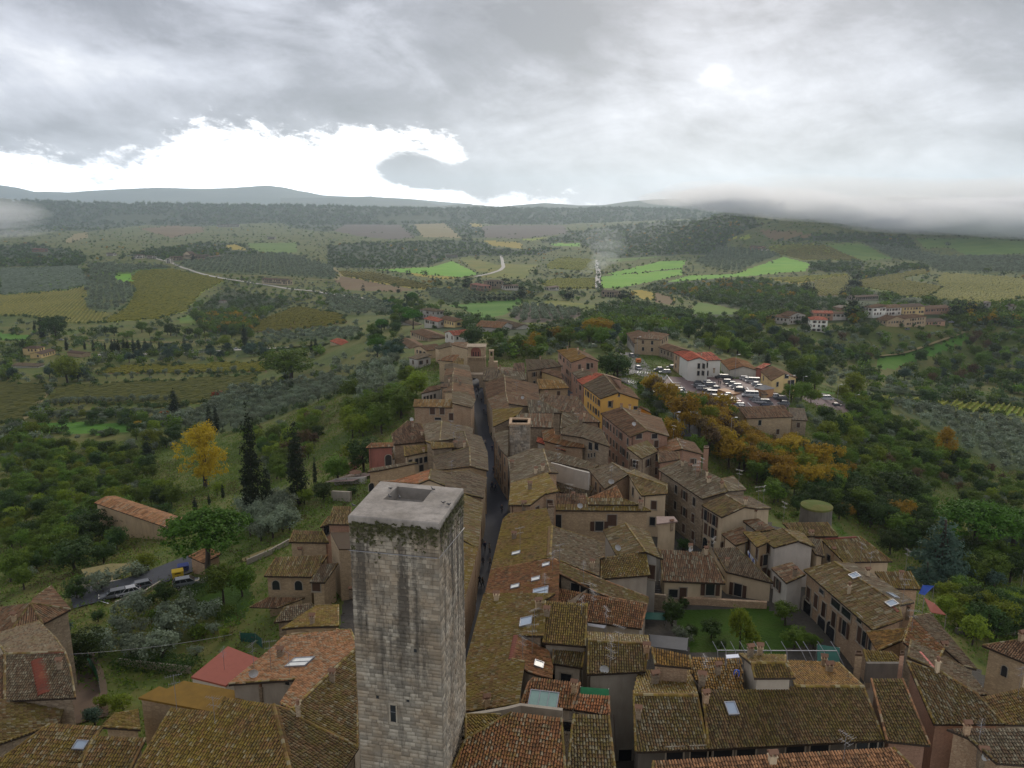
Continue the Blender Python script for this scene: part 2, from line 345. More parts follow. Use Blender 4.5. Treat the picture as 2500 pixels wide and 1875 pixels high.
def leaf_mat(name, a, b_, tr=.25):
 m, nt, b = new_mat(name); L = nt.links.new; v = objvec(nt); ra, ro = rndsrc(nt)
 n = noise(nt, v, .55, 3, .6)
 f = math_(nt, 'ADD', math_(nt, 'MULTIPLY', ra, .5), math_(nt, 'MULTIPLY', n, .6)); f = math_(nt, 'SUBTRACT', f, .08, clamp=True)
 c = mixc(nt, f, a, b_)
 hv = nt.nodes.new('ShaderNodeHueSaturation'); L(c, hv.inputs['Color']); L(math_(nt, 'ADD', .72, math_(nt, 'MULTIPLY', ro, .56)), hv.inputs['Value'])
 L(math_(nt, 'ADD', .485, math_(nt, 'MULTIPLY', ro, .03)), hv.inputs['Hue'])
 L(hv.outputs[0], b.inputs['Base Color']); b.inputs['Roughness'].default_value = .75; b.inputs['Specular IOR Level'].default_value = .15
 t = nt.nodes.new('ShaderNodeBsdfTranslucent'); L(hv.outputs[0], t.inputs[0]); mx = nt.nodes.new('ShaderNodeMixShader'); mx.inputs[0].default_value = tr
 L(b.outputs[0], mx.inputs[1]); L(t.outputs[0], mx.inputs[2]); L(mx.outputs[0], nt.nodes['Material Output'].inputs[0])
 return m
LM = dict(olive=leaf_mat('leaves_olive', (.095,.120,.066), (.240,.285,.195)), green=leaf_mat('leaves_green', (.052,.098,.012), (.150,.220,.028)), dark=leaf_mat('leaves_dark', (.024,.048,.012), (.066,.110,.026)),
    cypress=leaf_mat('leaves_cypress', (.012,.022,.010), (.036,.052,.022)), pine=leaf_mat('leaves_pine', (.036,.100,.010), (.090,.210,.020)), yellow=leaf_mat('leaves_yellow', (.290,.195,.012), (.540,.375,.020), .35),
    orange=leaf_mat('leaves_orange', (.165,.110,.014), (.430,.270,.022), .35), rust=leaf_mat('leaves_rust', (.075,.048,.025), (.130,.085,.040)), lime=leaf_mat('leaves_lime', (.100,.145,.012), (.240,.290,.030), .3),
    redleaf=leaf_mat('leaves_red', (.30,.07,.02), (.45,.13,.03)), bluegreen=leaf_mat('leaves_blue_green', (.035,.070,.045), (.080,.125,.085)), wood=leaf_mat('leaves_woodland', (.036,.070,.022), (.100,.145,.038)))
def vol_mat(name, dens, col=(1, 1, 1), aniso=.0):
 m = bpy.data.materials.new(name); m.use_nodes = True; nt = m.node_tree; nt.nodes.clear()
 o = nt.nodes.new('ShaderNodeOutputMaterial'); v = nt.nodes.new('ShaderNodeVolumePrincipled')
 v.inputs['Color'].default_value = (*col, 1); v.inputs['Density'].default_value = dens; v.inputs['Anisotropy'].default_value = aniso
 nt.links.new(v.outputs[0], o.inputs['Volume']); return m

# ------------------------------------------------------------ terrain
CTRL = [('Z',x,y,z) for x,y,z in [
 # left slope, near
 (60,1860,-9),(300,1860,-8),(200,1720,-9),(90,1560,-13),(330,1560,-12),(550,1600,-9),(620,1520,-8),(430,1440,-13),(230,1480,-14),(0,1450,-19),(650,1440,-8),(700,1350,-9),(560,1330,-14),(600,1250,-17),(760,1230,-12),
 (500,1200,-30),(300,1300,-24),(100,1300,-29),(0,1200,-42),(200,1150,-44),(700,1120,-30),(830,1050,-20),(900,1000,-16),(-500,1400,-30),(-500,1100,-50),(-400,1800,-12),
 (100,1000,-56),(400,1000,-54),(650,1000,-46),(850,900,-30),(950,880,-18),(100,900,-62),(400,880,-62),(700,860,-58),(850,820,-38),(-500,900,-65),
 (100,790,-68),(500,790,-69),(800,790,-52),(950,820,-28),(100,720,-76),(500,720,-76),(800,720,-66),(100,650,-68),(400,640,-58),(650,650,-72),(800,660,-78),(-500,700,-75),
 (0,600,-80),(300,600,-66),(520,615,-60),(700,600,-80),(100,560,-80),(500,560,-74),(900,560,-76),(-500,560,-80),(200,530,-62),(600,530,-60),(1000,530,-62),
 # centre
 (1100,790,-24),(1250,830,-14),(1400,830,-13),(1550,810,-16),(1150,730,-50),(1300,730,-52),(1450,750,-40),(1200,700,-46),(1100,660,-78),(1300,650,-80),(1500,660,-76),(1000,620,-84),(1200,600,-84),(1400,600,-82),(1150,570,-74),(1350,560,-70),(1250,530,-60),
 (1600,700,-66),(1700,780,-36),(1850,880,-26),(1650,640,-72),(1750,600,-62),(1600,590,-66),(1900,640,-60),(1900,600,-48),(1690,555,-20),(1600,560,-42),(1790,517,32),(1500,570,-70),(1500,535,-62),(1950,560,-10),(2100,560,-12),(2100,600,-44),(2300,600,-46),(2450,560,-14),
 # right
 (2100,660,-58),(2300,680,-56),(2480,650,-54),(1960,800,-38),(2150,790,-36),(2300,780,-38),(2460,790,-40),(2200,730,-50),(2050,840,-44),(2200,860,-50),(2400,860,-56),(1950,940,-17),(2100,960,-34),(2300,960,-52),(2480,1000,-56),
 (2040,1010,-22),(2150,1080,-32),(2350,1100,-44),(2480,1180,-44),(2000,1120,-15),(1950,1200,-10),(2100,1200,-24),(2300,1250,-33),(2450,1350,-29),(2200,1330,-23),(2080,1330,-16),(2100,1400,-13),(2300,1480,-18),(2480,1540,-16),(2400,1650,-12),(3000,1000,-55),(3000,1300,-45),(3000,1700,-25),(3000,700,-55),(3000,560,-20),
 # car park terrace
 (1650,930,-9.5),(1750,960,-9.5),(1850,930,-10),(1900,1000,-10.5),(1700,1040,-9.5),(1600,880,-10),(1820,1010,-10),(1780,1080,-11),(1850,1060,-14),(1560,980,-9.5),(1640,1080,-8.5),(1750,1180,-8),(1880,1260,-7)]]
for Yt in (20, 50, 80, 110, 140, 170, 200, 235, 270, 300):
 for ut in ((-.14, -.03, .1, .2, .33, .45) if Yt < 130 else (-.09, 0, .09, .2)):
  if Yt > 210 and ut > .15: continue
  if Yt < 60: ut *= 1.0
  CTRL.append(('W', ut*Yt, Yt, town_z(Yt)))
cp = []
for c, x, y, z in CTRL:
 if c == 'W': cp.append((x/y, math.log(y), z))
 else:
  u_, v_ = uv(x, y); cp.append((u_, math.log((CZ-z)/v_), z))
cp = np.array(cp)
KU, KL, KC = 2.2, 1.0, .06
def phi(du, dl): return np.sqrt((du*KU)**2+(dl*KL)**2+KC**2)
A_ = phi(cp[:, None, 0]-cp[None, :, 0], cp[:, None, 1]-cp[None, :, 1])+np.eye(len(cp))*.004
n_ = len(cp); Mx = np.zeros((n_+1, n_+1)); Mx[:n_, :n_] = A_; Mx[:n_, n_] = 1; Mx[n_, :n_] = 1
wts = np.linalg.solve(Mx, np.append(cp[:, 2], 0))
NU, NL = 700, 430
UG = np.linspace(-.86, .92, NU); LG = np.linspace(math.log(18), math.log(13000), NL)
HG = np.full((NL, NU), wts[-1])
for k in range(n_):
 HG += wts[k]*phi(UG[None, :]-cp[k, 0], LG[:, None]-cp[k, 1])
def vnoise(x, y, seed=0):
 xi = np.floor(x).astype(int); yi = np.floor(y).astype(int); fx = x-xi; fy = y-yi
 fx = fx*fx*(3-2*fx); fy = fy*fy*(3-2*fy)
 def h(a, b):
  n = np.sin(a*127.1+b*311.7+seed*74.7)*43758.5453; return n-np.floor(n)
 return (h(xi, yi)*(1-fx)+h(xi+1, yi)*fx)*(1-fy)+(h(xi, yi+1)*(1-fx)+h(xi+1, yi+1)*fx)*fy
YG = np.exp(LG)[:, None]; XG = UG[None, :]*YG
amp = np.clip((YG-500)/2500, 0, 1)
HG += amp*14*(vnoise(XG/420+50, YG/420, 1)-.5)+np.clip((YG-250)/600, 0, 1)*5*(vnoise(XG/95+50, YG/95, 2)-.5)
far = np.clip((LG[:, None]-math.log(6000))/(math.log(13000)-math.log(6000)), 0, 1)
HG = np.clip(HG, -95, 60); HG = HG*(1-far)+(-60)*far
def ground(x, y):
 y = max(y, 18.5); u = np.clip((x/y-UG[0])/(UG[1]-UG[0]), 0, NU-1.001); l = np.clip((math.log(y)-LG[0])/(LG[1]-LG[0]), 0, NL-1.001)
 i, j = int(l), int(u); a, b = l-i, u-j
 return float((HG[i, j]*(1-b)+HG[i, j+1]*b)*(1-a)+(HG[i+1, j]*(1-b)+HG[i+1, j+1]*b)*a)
def atg(x, y):
 """where the sight line through a photo point meets the ground"""
 u, v = uv(x, y)
 uj = np.clip((u-UG[0])/(UG[1]-UG[0]), 0, NU-1.001); j = int(uj); b = uj-j
 col = HG[:, j]*(1-b)+HG[:, j+1]*b
 below = (CZ-v*YG[:, 0]) <= col
 i = int(np.argmax(below)) if below.any() else NL-1
 if i == 0: Y = YG[0, 0]
 else:
  g0 = CZ-v*YG[i-1, 0]-col[i-1]; g1 = CZ-v*YG[i, 0]-col[i]; t = g0/(g0-g1) if g0 != g1 else 0
  Y = YG[i-1, 0]+(YG[i, 0]-YG[i-1, 0])*min(max(t, 0), 1)
 return np.array([u*Y, Y, ground(u*Y, Y)])
def inpoly(X, Y, poly):
 r = np.zeros(X.shape, bool); n = len(poly)
 for i in range(n):
  x1, y1 = poly[i]; x2, y2 = poly[(i+1) % n]
  if y1 == y2: continue
  c = ((y1 > Y) != (y2 > Y)) & (X < (x2-x1)*(Y-y1)/(y2-y1)+x1); r ^= c
 return r
# fields: name, ground material, crop, outline, cover (rows: vineyard, trees: olive grove)
WOODS = [('T',[(-400,250),(2212,262),(2212,330),(1700,330),(1500,380),(1300,398),(900,390),(560,430),(400,425),(-400,480)]),
 ('T',[(-400,560),(200,505),(500,560),(560,610),(500,650),(-400,655)]),('T',[(790,585),(960,540),(1100,530),(1250,505),(1500,500),(1650,560),(1750,578),(1880,575),(1800,600),(1400,590),(1100,625),(1000,600)]),
 ('T',[(1700,320),(2212,330),(2212,425),(2050,430),(1850,405)]),('T',[(1330,860),(1450,800),(1600,830),(1880,872),(1740,930),(1640,1000),(1600,1075),(1330,1080),(1250,1000)]),
 ('U',[(0,520),(200,505),(600,495),(900,480),(1000,500),(1050,530),(1240,545),(1500,530),(1350,580),(900,585),(760,610),(640,650),(310,665),(60,660),(0,640)]),
 ('U',[(0,290),(640,296),(1700,290),(1720,330),(1530,388),(1050,385),(900,345),(700,345),(580,332),(400,335),(200,328),(0,330)]),('U',[(715,352),(880,372),(975,402),(1000,470),(855,470)]),('U',[(400,395),(560,390),(580,460),(470,440)]),
 ('U',[(1350,500),(1500,440),(1800,400),(2212,360),(2212,585),(1780,600),(1700,560),(1600,500)]),
 ('V',[(0,390),(300,310),(520,275),(640,370),(430,450),(420,500),(380,545),(0,545)]),('V',[(700,460),(950,415),(1500,430),(1600,520),(1560,515),(1400,505),(1240,470)]),
 ('V',[(900,590),(1240,585),(1250,620),(1160,650),(940,640)]),('V',[(1180,660),(1620,585),(1640,625),(1220,695)]),
 ('V',[(0,715),(480,690),(650,700),(850,725),(960,795),(1130,795),(1180,745),(1450,785),(1640,808),(2000,842),(2260,850),(2260,960),(0,960),(0,860),(200,885),(520,910),(520,880),(260,818),(100,770)]),
 ('U',[(640,905),(760,965),(960,992),(1140,1012),(1500,1022),(1640,960),(1750,900),(1900,885),(2212,910),(2212,1171),(1000,1171),(560,1000)])]
FIELDS = [
 ('vineyard','grass','T',[(0,660),(505,650),(580,765),(430,800),(0,835)],'rows_pale'),
 ('vineyard','olivef','T',[(-200,838),(0,838),(430,805),(590,770),(600,830),(545,880),(560,930),(700,950),(640,1010),(440,1015),(130,960),(-200,990)],'rows_yellow'),
 ('olive_grove','silver','T',[(560,740),(640,700),(720,700),(860,790),(800,900),(700,945),(560,930),(545,870)],'olive'),
 ('olive_grove','grass','T',[(560,640),(1050,650),(1090,668),(870,685),(840,700),(640,700),(580,730)],'olive'),
 ('vineyard','ygreen','T',[(810,740),(880,680),(1100,670),(1440,740),(1290,810),(1180,935),(1000,985),(640,1010),(800,920),(870,800)],'rows_yellow'),
 ('meadow','bright','T',[(720,700),(830,700),(845,750),(760,750)],None),
 ('ploughed_field','brown','T',[(885,412),(1080,392),(1300,402),(1300,430),(1090,470)],None),
 ('field','tan','T',[(405,495),(470,445),(560,435),(560,470),(430,505)],None),
 ('field','yellow','T',[(1410,520),(1500,510),(1585,550),(1480,545)],None),
 ('field','grass','T',[(1570,505),(1880,500),(1890,560),(1750,575),(1600,545)],None),
 ('vineyard','brown','T',[(1600,1070),(1640,1000),(1890,905),(2170,960),(2212,1010),(1700,1075)],'rows_yellow'),
 ('meadow','grass','T',[(1130,985),(1220,955),(1250,1020),(1140,1010)],None),
 ('olive_grove','silver','T',[(1130,640),(1420,590),(1800,570),(2100,650),(2140,735),(1700,705),(1250,690)],'olive'),
 ('vineyard','yellow','U',[(60,680),(300,690),(690,780),(600,800),(400,770),(90,712)],'rows_yellow'),
 ('field','brown','U',[(90,714),(400,772),(560,800),(440,815),(110,800),(40,740)],None),
 ('olive_grove','silver','U',[(0,835),(120,845),(330,870),(420,960),(100,960),(0,930)],'olive'),
 ('meadow','bright','U',[(310,672),(670,655),(790,617),(960,700),(850,720),(640,705)],None),
 ('field','yellow','U',[(520,690),(640,707),(850,722),(760,735),(560,712)],None),
 ('field','olivef','U',[(830,600),(900,590),(1110,650),(1080,690),(965,695)],None),
 ('field','olivef','U',[(1100,635),(1340,640),(1250,730),(960,720)],None),
 ('vineyard','ygreen','U',[(1390,640),(1480,590),(1700,610),(1700,680),(1400,665)],'rows_yellow'),
 ('vineyard','yellow','U',[(1330,760),(1440,730),(1700,730),(1700,795),(1450,790)],'rows_yellow'),
 ('meadow','bright','U',[(1770,700),(2110,620),(2280,612),(2250,660),(1850,705)],None),
 ('meadow','bright','U',[(1740,715),(2250,668),(2250,705),(1850,790),(1740,790)],None),
 ('meadow','grass','U',[(1770,610),(2090,585),(2120,592),(1850,622)],None),
 ('field','yellow','U',[(985,485),(1230,500),(1240,540),(1050,520)],None),
 ('field','ygreen','U',[(1210,480),(1400,465),(1300,490)],None),
 ('meadow','bright','U',[(1410,505),(1600,505),(1600,525),(1430,520)],None),
 ('ploughed_field','purple','U',[(40,425),(210,330),(400,340),(560,470),(400,480),(200,460)],None),
 ('field','tan','U',[(530,350),(580,335),(710,350),(850,470),(600,465)],None),
 ('ploughed_field','purple','U',[(980,400),(1050,390),(1500,390),(1530,440),(1250,475),(1000,470)],None),
 ('field','yellow','U',[(880,350),(975,370),(975,400),(920,400)],None),
 ('meadow','lush','U',[(770,900),(1230,855),(1240,880),(1120,960),(960,985),(880,930)],None),
 ('field','olivef','U',[(1310,895),(1420,862),(1720,900),(1700,930),(1560,915)],None),
 ('olive_grove','purple','U',[(1140,960),(1290,897),(1640,950),(1500,1010),(1240,1010)],'olive_dark'),
 ('olive_grove','silver','U',[(640,800),(880,810),(1200,830),(1230,850),(770,895),(650,860)],'olive'),
 ('field','yellow','U',[(1920,805),(1990,800),(2212,850),(2212,880),(2000,860)],None),
 ('meadow','grass','V',[(215,870),(260,830),(520,880),(520,905),(230,905)],None),
 ('field','brown','V',[(0,770),(100,800),(120,850),(0,830)],None),
 ('vineyard','ygreen','V',[(670,495),(830,480),(1010,485),(1240,580),(900,580),(740,540)],'rows_yellow'),
 ('meadow','grass','V',[(1030,480),(1230,475),(1420,570),(1250,580),(1100,520)],None),
 ('meadow','bright','V',[(480,660),(770,558),(930,600),(900,640),(600,670),(60,710),(200,670)],None),
 ('ploughed_field','brown','V',[(610,395),(860,405),(940,435),(700,455)],None),
 ('field','ygreen','V',[(440,445),(580,425),(560,455)],None),
 ('olive_grove','silver','V',[(380,500),(660,520),(740,550),(480,650),(240,600)],'olive'),
 ('olive_grove','silver','V',[(1240,475),(1560,520),(1700,560),(2250,560),(2300,660),(1700,650),(1600,590),(1430,570)],'olive'),
 ('vineyard','yellow','V',[(650,690),(1160,660),(1150,700),(960,700),(850,720)],'rows_yellow'),
 ('vineyard','brown','V',[(950,705),(1160,665),(1160,720),(1110,790),(960,790)],'rows_yellow'),
 ('vineyard','ygreen','V',[(1220,700),(1620,630),(1640,660),(1500,680),(1500,700),(1730,740),(1640,800),(1460,800),(1440,770),(1220,740)],'rows_yellow'),
 ('vineyard','olivef','V',[(1730,655),(2300,690),(2250,800),(2000,840),(1640,805),(1740,740),(1680,700)],'rows_yellow'),
 ('meadow','grass','V',[(1570,450),(1900,440),(2300,470),(2300,530),(1900,560),(1760,500),(1620,510)],None),
 ('vineyard','olivef','S',[(-300,480),(0,480),(300,490),(300,560),(150,720),(0,745),(-300,760)],'rows_dark'),
 ('vineyard','olivef','S',[(350,500),(900,480),(1640,430),(1600,500),(1380,600),(1060,640),(850,620),(300,610)],'rows_dark'),
 ('field','brown','S',[(600,420),(700,380),(1700,350),(1700,410),(800,430)],'rows_yellow'),
 ('meadow','lush','S',[(200,740),(870,730),(820,790),(640,810),(270,790)],None),
 ('meadow','lush','S',[(-100,155),(200,180),(160,210),(-100,210)],None),
 ('olive_grove','silver','S',[(1350,600),(1500,530),(1800,510),(2150,450),(2250,470),(2150,560),(1900,640),(1750,700),(1500,790),(1380,790),(960,750),(980,720),(1250,690)],'olive'),
 ('olive_grove','silver','S',[(1680,170),(2212,140),(2300,150),(2290,200),(1690,230)],'olive'),
 ('olive_grove','silver','L',[(20,420),(200,210),(420,150),(640,230),(520,420),(330,560),(60,590)],'olive'),
 ('olive_grove','silver','R',[(1180,1080),(1400,1090),(1800,1180),(2300,1250),(2300,1580),(2050,1580),(1720,1400),(1400,1200)],'olive'),
 ('vineyard','ygreen','R',[(1030,1000),(1450,1030),(2250,1080),(2250,1150),(1800,1120),(1450,1075),(1150,1060)],'rows_yellow'),
 ('meadow','lush','R',[(1080,700),(1500,620),(1760,510),(1800,560),(1530,690),(1300,750),(1200,800),(1080,780)],None),
 ('meadow','lush','R',[(530,950),(760,975),(620,1010),(500,990)],None),
 ('car_park','carpark','P',[(500,640),(600,620),(1120,625),(1250,635),(1540,650),(1900,880),(1850,1010),(1500,1040),(1260,1000),(1180,960),(1000,900),(830,905),(640,800),(500,760)],None),
 ('upper_car_terrace','carpark','R',[(490,990),(560,1000),(780,1040),(900,1120),(860,1140),(720,1100),(520,1040)],None),
 ('lawn','lawn','I',[(200,150),(600,130),(1180,140),(1420,330),(1500,480),(1300,560),(640,560),(430,560),(330,300)],None),
 ('lawn','lawn','B',[(1500,180),(1560,60),(1840,-60),(2212,-110),(2150,50),(2212,130),(2060,350),(1900,320),(1700,240)],None),
]
UC = (UG[:-1]+UG[1:])/2; LC = (LG[:-1]+LG[1:])/2
HC = (HG[:-1, :-1]+HG[1:, 1:]+HG[:-1, 1:]+HG[1:, :-1])/4
YC = np.exp(LC)[:, None]; XC = UC[None, :]*YC; YC = np.broadcast_to(YC, XC.shape)
PX, PY = topix(np.stack([XC, YC, HC], -1))
# ground that a nearer rise hides never belongs to a field seen above it
VV = (CZ-HC)/YC; vis = VV <= np.minimum.accumulate(VV, axis=0)+1e-9
FID = np.full(XC.shape, -1)
for k, (nm, gm, c, poly, cover) in enumerate(FIELDS):
 pp = [px(c, *p) for p in poly]; FID[inpoly(PX, PY, pp) & (vis | (YC < 300))] = k
for q in WOODS:
 FID[inpoly(PX, PY, [px(q[0], *p) for p in q[1]]) & vis & (FID < 0) & (YC > 420)] = -4
TOWN = [px('Z', *p) for p in [(700,2400),(860,1320),(930,1180),(960,1080),(1050,1000),(1090,900),(1120,870),(1400,860),(1500,950),(1600,1100),(1720,1200),(1950,1310),(2200,1480),(2420,1660),(2700,2400)]]
towncells = inpoly(PX, PY, TOWN) & (FID < 0) & (YC < 300)
FID[towncells] = -2
WOODY = (FID == -1) & (YC > 900)
FID[(FID == -1) & (YC > 900)] = -3
idx = np.arange(NL*NU).reshape(NL, NU)
GV = np.stack([np.broadcast_to(XG, HG.shape), np.broadcast_to(YG, HG.shape), HG], -1).reshape(-1, 3)
Q4 = np.stack([idx[:-1, :-1], idx[:-1, 1:], idx[1:, 1:], idx[1:, :-1]], -1)
def patch(name, mask, mat):
 q = Q4[mask]
 if not len(q): return None
 un, inv = np.unique(q.ravel(), return_inverse=True)
 o = link(name, mesh(name, GV[un], inv.reshape(-1, 4), mat, smooth=True)); return tag(o, kind='structure')
patch('ground', FID == -1, GM['rough']); patch('town_ground', FID == -2, GM['town']); patch('far_ground', FID == -3, GM['rough']); patch('woodland_floor', FID == -4, GM['wood'])
for k, (nm, gm, c, poly, cover) in enumerate(FIELDS): patch(nm, FID == k, GM[gm])
# flat land beyond, out to the horizon, and beneath
V = []; 
for r in (12500, 20000, 34000):
 for a in np.linspace(-75, 75, 61): V.append((r*math.tan(math.radians(a)) if abs(a) < 0 else r*math.sin(math.radians(a)), r*math.cos(math.radians(a)), -61))
Fs = [(j*61+i, j*61+i+1, (j+1)*61+i+1, (j+1)*61+i) for j in range(2) for i in range(60)]
tag(link('plain', mesh('plain', V, Fs, GM['wood'])), kind='structure')
# ------------------------------------------------------------ houses
HOUSES = []      # dict(root, walls=[(quad, n, house)], roofs)
WALLQ = []; ROOFP = []
def tiles(poly, g, zf, root, name, mat, mode):
 """coppi: rows of half-round tiles down the slope. poly: (n,3) world; zf plane: z=z0+g.(xy-A)"""
 P = np.array(poly); gl = math.hypot(*g)
 s = -np.array(g)/gl; c = np.array([-s[1], s[0]])        # s: downslope, c: across
 sl = math.sqrt(1+gl*gl)
 S = P[:, :2]@s; Cc = P[:, :2]@c
 if mode == 0: sp, seg, k = .235, .36, 5
 elif mode == 1: sp, seg, k = .26, .9, 4
 else: sp, seg, k = .34, 1.7, 3
 rows = []; n = len(P)
 cvals = np.arange(Cc.min()+sp*.5, Cc.max(), sp)
 for cv in cvals:
  xs = []
  for i in range(n):
   a, b = Cc[i], Cc[(i+1) % n]
   if (a > cv) != (b > cv): xs.append(S[i]+(cv-a)/(b-a)*(S[(i+1) % n]-S[i]))
  xs.sort()
  for a, b in zip(xs[::2], xs[1::2]):
   if b-a > .25: rows.append((cv, a, b+.08))
 V = []; R = []
 r0 = sp*.40; ang = np.linspace(0, math.pi, k)
 ca, sa = np.cos(ang), np.sin(ang)
 st = []; 
 for cv, a, b in rows:
  sg = seg/sl; nseg = max(1, int(math.ceil((b-a)/sg))); off = rng.random()*.3*sg if nseg > 2 else 0
  e = np.minimum(a+np.arange(nseg+1)*sg+off, b); e[0] = a; e = np.unique(e)
  for j in range(len(e)-1): st.append((cv, e[j], e[j+1]))
 if not st: return None
 st = np.array(st); m = len(st)
 jit = rng.normal(0, 1, (m, 4))
 cc = st[:, 0]+jit[:, 0]*.012; a = st[:, 1]; b = st[:, 2]+(.03 if mode == 0 else 0)
 lift0 = .0+jit[:, 1]*.006; lift1 = .035+jit[:, 2]*.010 if mode == 0 else .015+jit[:, 2]*.02
 ra = r0*(.86 if mode == 0 else 1.); rb = r0*(1.08+jit[:, 3]*.03)
 z0, A = zf
 def ring(cc, ss, rr, lift):
  C_ = cc[:, None]+ca[None]*(rr if np.ndim(rr) == 0 else rr[:, None]); H_ = sa[None]*(rr if np.ndim(rr) == 0 else rr[:, None])*.95+lift[:, None]+.02
  S_ = np.broadcast_to(ss[:, None], C_.shape)
  x = C_*c[0]+S_*s[0]; y = C_*c[1]+S_*s[1]; z = z0+g[0]*(x-A[0])+g[1]*(y-A[1])+H_*1.0
  return np.stack([x, y, z], -1)
 ga = ring(cc, a, ra, lift0); gb = ring(cc+jit[:, 1]*.01, b, rb, lift1)
 V = np.concatenate([ga, gb], 1).reshape(-1, 3)
 base = (np.arange(m)*2*k)[:, None, None]; j = np.arange(k-1)[None, :, None]
 F4 = (base+np.concatenate([j, j+1, j+1+k, j+k], -1)).reshape(-1, 4)
 rn = np.repeat(rng.random(m)*.75+.25*rng.random(), 2*k)
 o = np.array(root.location); V = V-o
 me = mesh(name, V, F4, mat, smooth=(mode == 0), attr=rn)
 return me
def solve_plane(A, B, p, side_pts, down=True):
 L = (B-A)[:2]; n = np.hypot(*L); e = L/n; gp = (B[2]-A[2])/n*e; q = p*p-gp@gp
 perp = np.array([-e[1], e[0]])
 zm = (A[2]+B[2])/2
 s = np.mean([(atz(*q_, zm-1.0)-A)[:2]@perp for q_ in side_pts])
 q = math.sqrt(max(q, .0004)); sg = 1 if s > 0 else -1
 g = gp+perp*q*sg*(-1 if down else 1)
 return g
def hitplane(x, y, z0, A, g):
 d = ray(x, y); t = (z0-g@A[:2]-CZ)/(d[2]-g@d[:2]); return np.array([0, 0, CZ])+t*d
def house(label, C, mat, wall, H, mode, faces, p=.30, name='house', cat='house', group=None, auto=1, mirror=0, wins=(), z=None, tile=True, inset=.32, floor=None, mats=None, gap=2.9, wtop=1.5, thick=.2, drop=None, wk=None, roofmat=None):
 faces = [[px(C, *q) for q in f] for f in faces]
 f0 = faces[0]; A2, B2 = f0[0], f0[1]
 if z is None:
  zz = []
  for q in (A2, B2):
   v = uv(*q)[1]; Y = (CZ-H-1.26)/(v-.042); zz.append(H+town_z(Y))
  z = sum(zz)/2
 A, B = atz(*A2, z), atz(*B2, z)
 pts = {A2: A, B2: B}
 out = []
 for k, f in enumerate(faces):
  for q in f[:2]:
   if q not in pts: pts[q] = hitplane(*q, A[2], A, out[0][1])
  a, b = pts[f[0]], pts[f[1]]
  g = solve_plane(a, b, p, f[2:], down=(k > 0 or mode == 'd'))
  P = []
  for q in f:
   if q not in pts: pts[q] = hitplane(*q, a[2], a, g)
   P.append(pts[q])
  out.append([P, g, (a[2], a[:2]), (mats or {}).get(k, mat)])
 yav = np.mean([q[1] for q in out[0][0]])
 if mirror and len(faces) == 1 and mode == 'u':
  P, g, zf, _ = out[0]; r1, r0 = P[2], P[3]; gd = g/np.hypot(*g)
  run0 = abs((r0-P[0])[:2]@gd)*mirror; run1 = abs((r1-P[1])[:2]@gd)*mirror
  n0 = np.append(r0[:2]+gd*run0, r0[2]-run0*p); n1 = np.append(r1[:2]+gd*run1, r1[2]-run1*p)
  out.append([[r0, r1, n1, n0], -g, (r0[2], r0[:2]), mat])
 # make each outline run counter-clockwise seen from above
 for o in out:
  P = np.array(o[0]); ar = np.sum(P[:, 0]*np.roll(P[:, 1], -1)-np.roll(P[:, 0], -1)*P[:, 1])
  if ar < 0: o[0] = o[0][::-1]
 allp = np.array([q for o in out for q in o[0]]); ctr = allp.mean(0)
 gz = ground(ctr[0], ctr[1])
 root = empty(name, (float(ctr[0]), float(ctr[1]), gz), label=label, cat=cat, group=group)
 O = np.array(root.location); hid = len(HOUSES); hd = dict(root=root, name=name, wallmat=wk or wall, roof=None); HOUSES.append(hd)
 # roof slab
 V = []; Fs = []; key = {}
 def vid(P, low):
  kk = (round(P[0], 3), round(P[1], 3), round(P[2], 3), low)
  if kk not in key: key[kk] = len(V); V.append((P[0]-O[0], P[1]-O[1], P[2]-O[2]-(thick if low else 0)))
  return key[kk]
 edges = {}
 for P, g, zf, m_ in out:
  t = [vid(q, 0) for q in P]; Fs.append(t); Fs.append([vid(q, 1) for q in P][::-1])
  for i in range(len(P)):
   a, b = P[i], P[(i+1) % len(P)]; edges[(t[i], t[(i+1) % len(P)])] = (a, b, g, zf)
 bd = {k: v for k, v in edges.items() if (k[1], k[0]) not in edges}
 for (i, j), (a, b, g, zf) in bd.items(): Fs.append([vid(a, 1), vid(b, 1), j, i])
 rm = (FM['tile_gap_shade'] if tile else TM[mat]) if roofmat is None else FM[roofmat]  # slab under tiles coloured dark: shade between rows and at eaves painted in
 roof = link('roof', mesh('roof', V, Fs, rm), root); hd['roof'] = roof
 dist = float(np.linalg.norm(ctr-np.array([0, 0, CZ])))
 lod = 0 if dist < 112 else (1 if dist < 175 else 2)
 for P, g, zf, m_ in out:
  ROOFP.append((np.array(P), hid))
  if tile:
   me = tiles(P, g, zf, root, 'tiles', TM[m_], lod)
   if me: tag(link('tiles', me, roof), kind='stuff')
 # ridge and verge tiles
 V = []; Fs = []; RR = []; done = set()
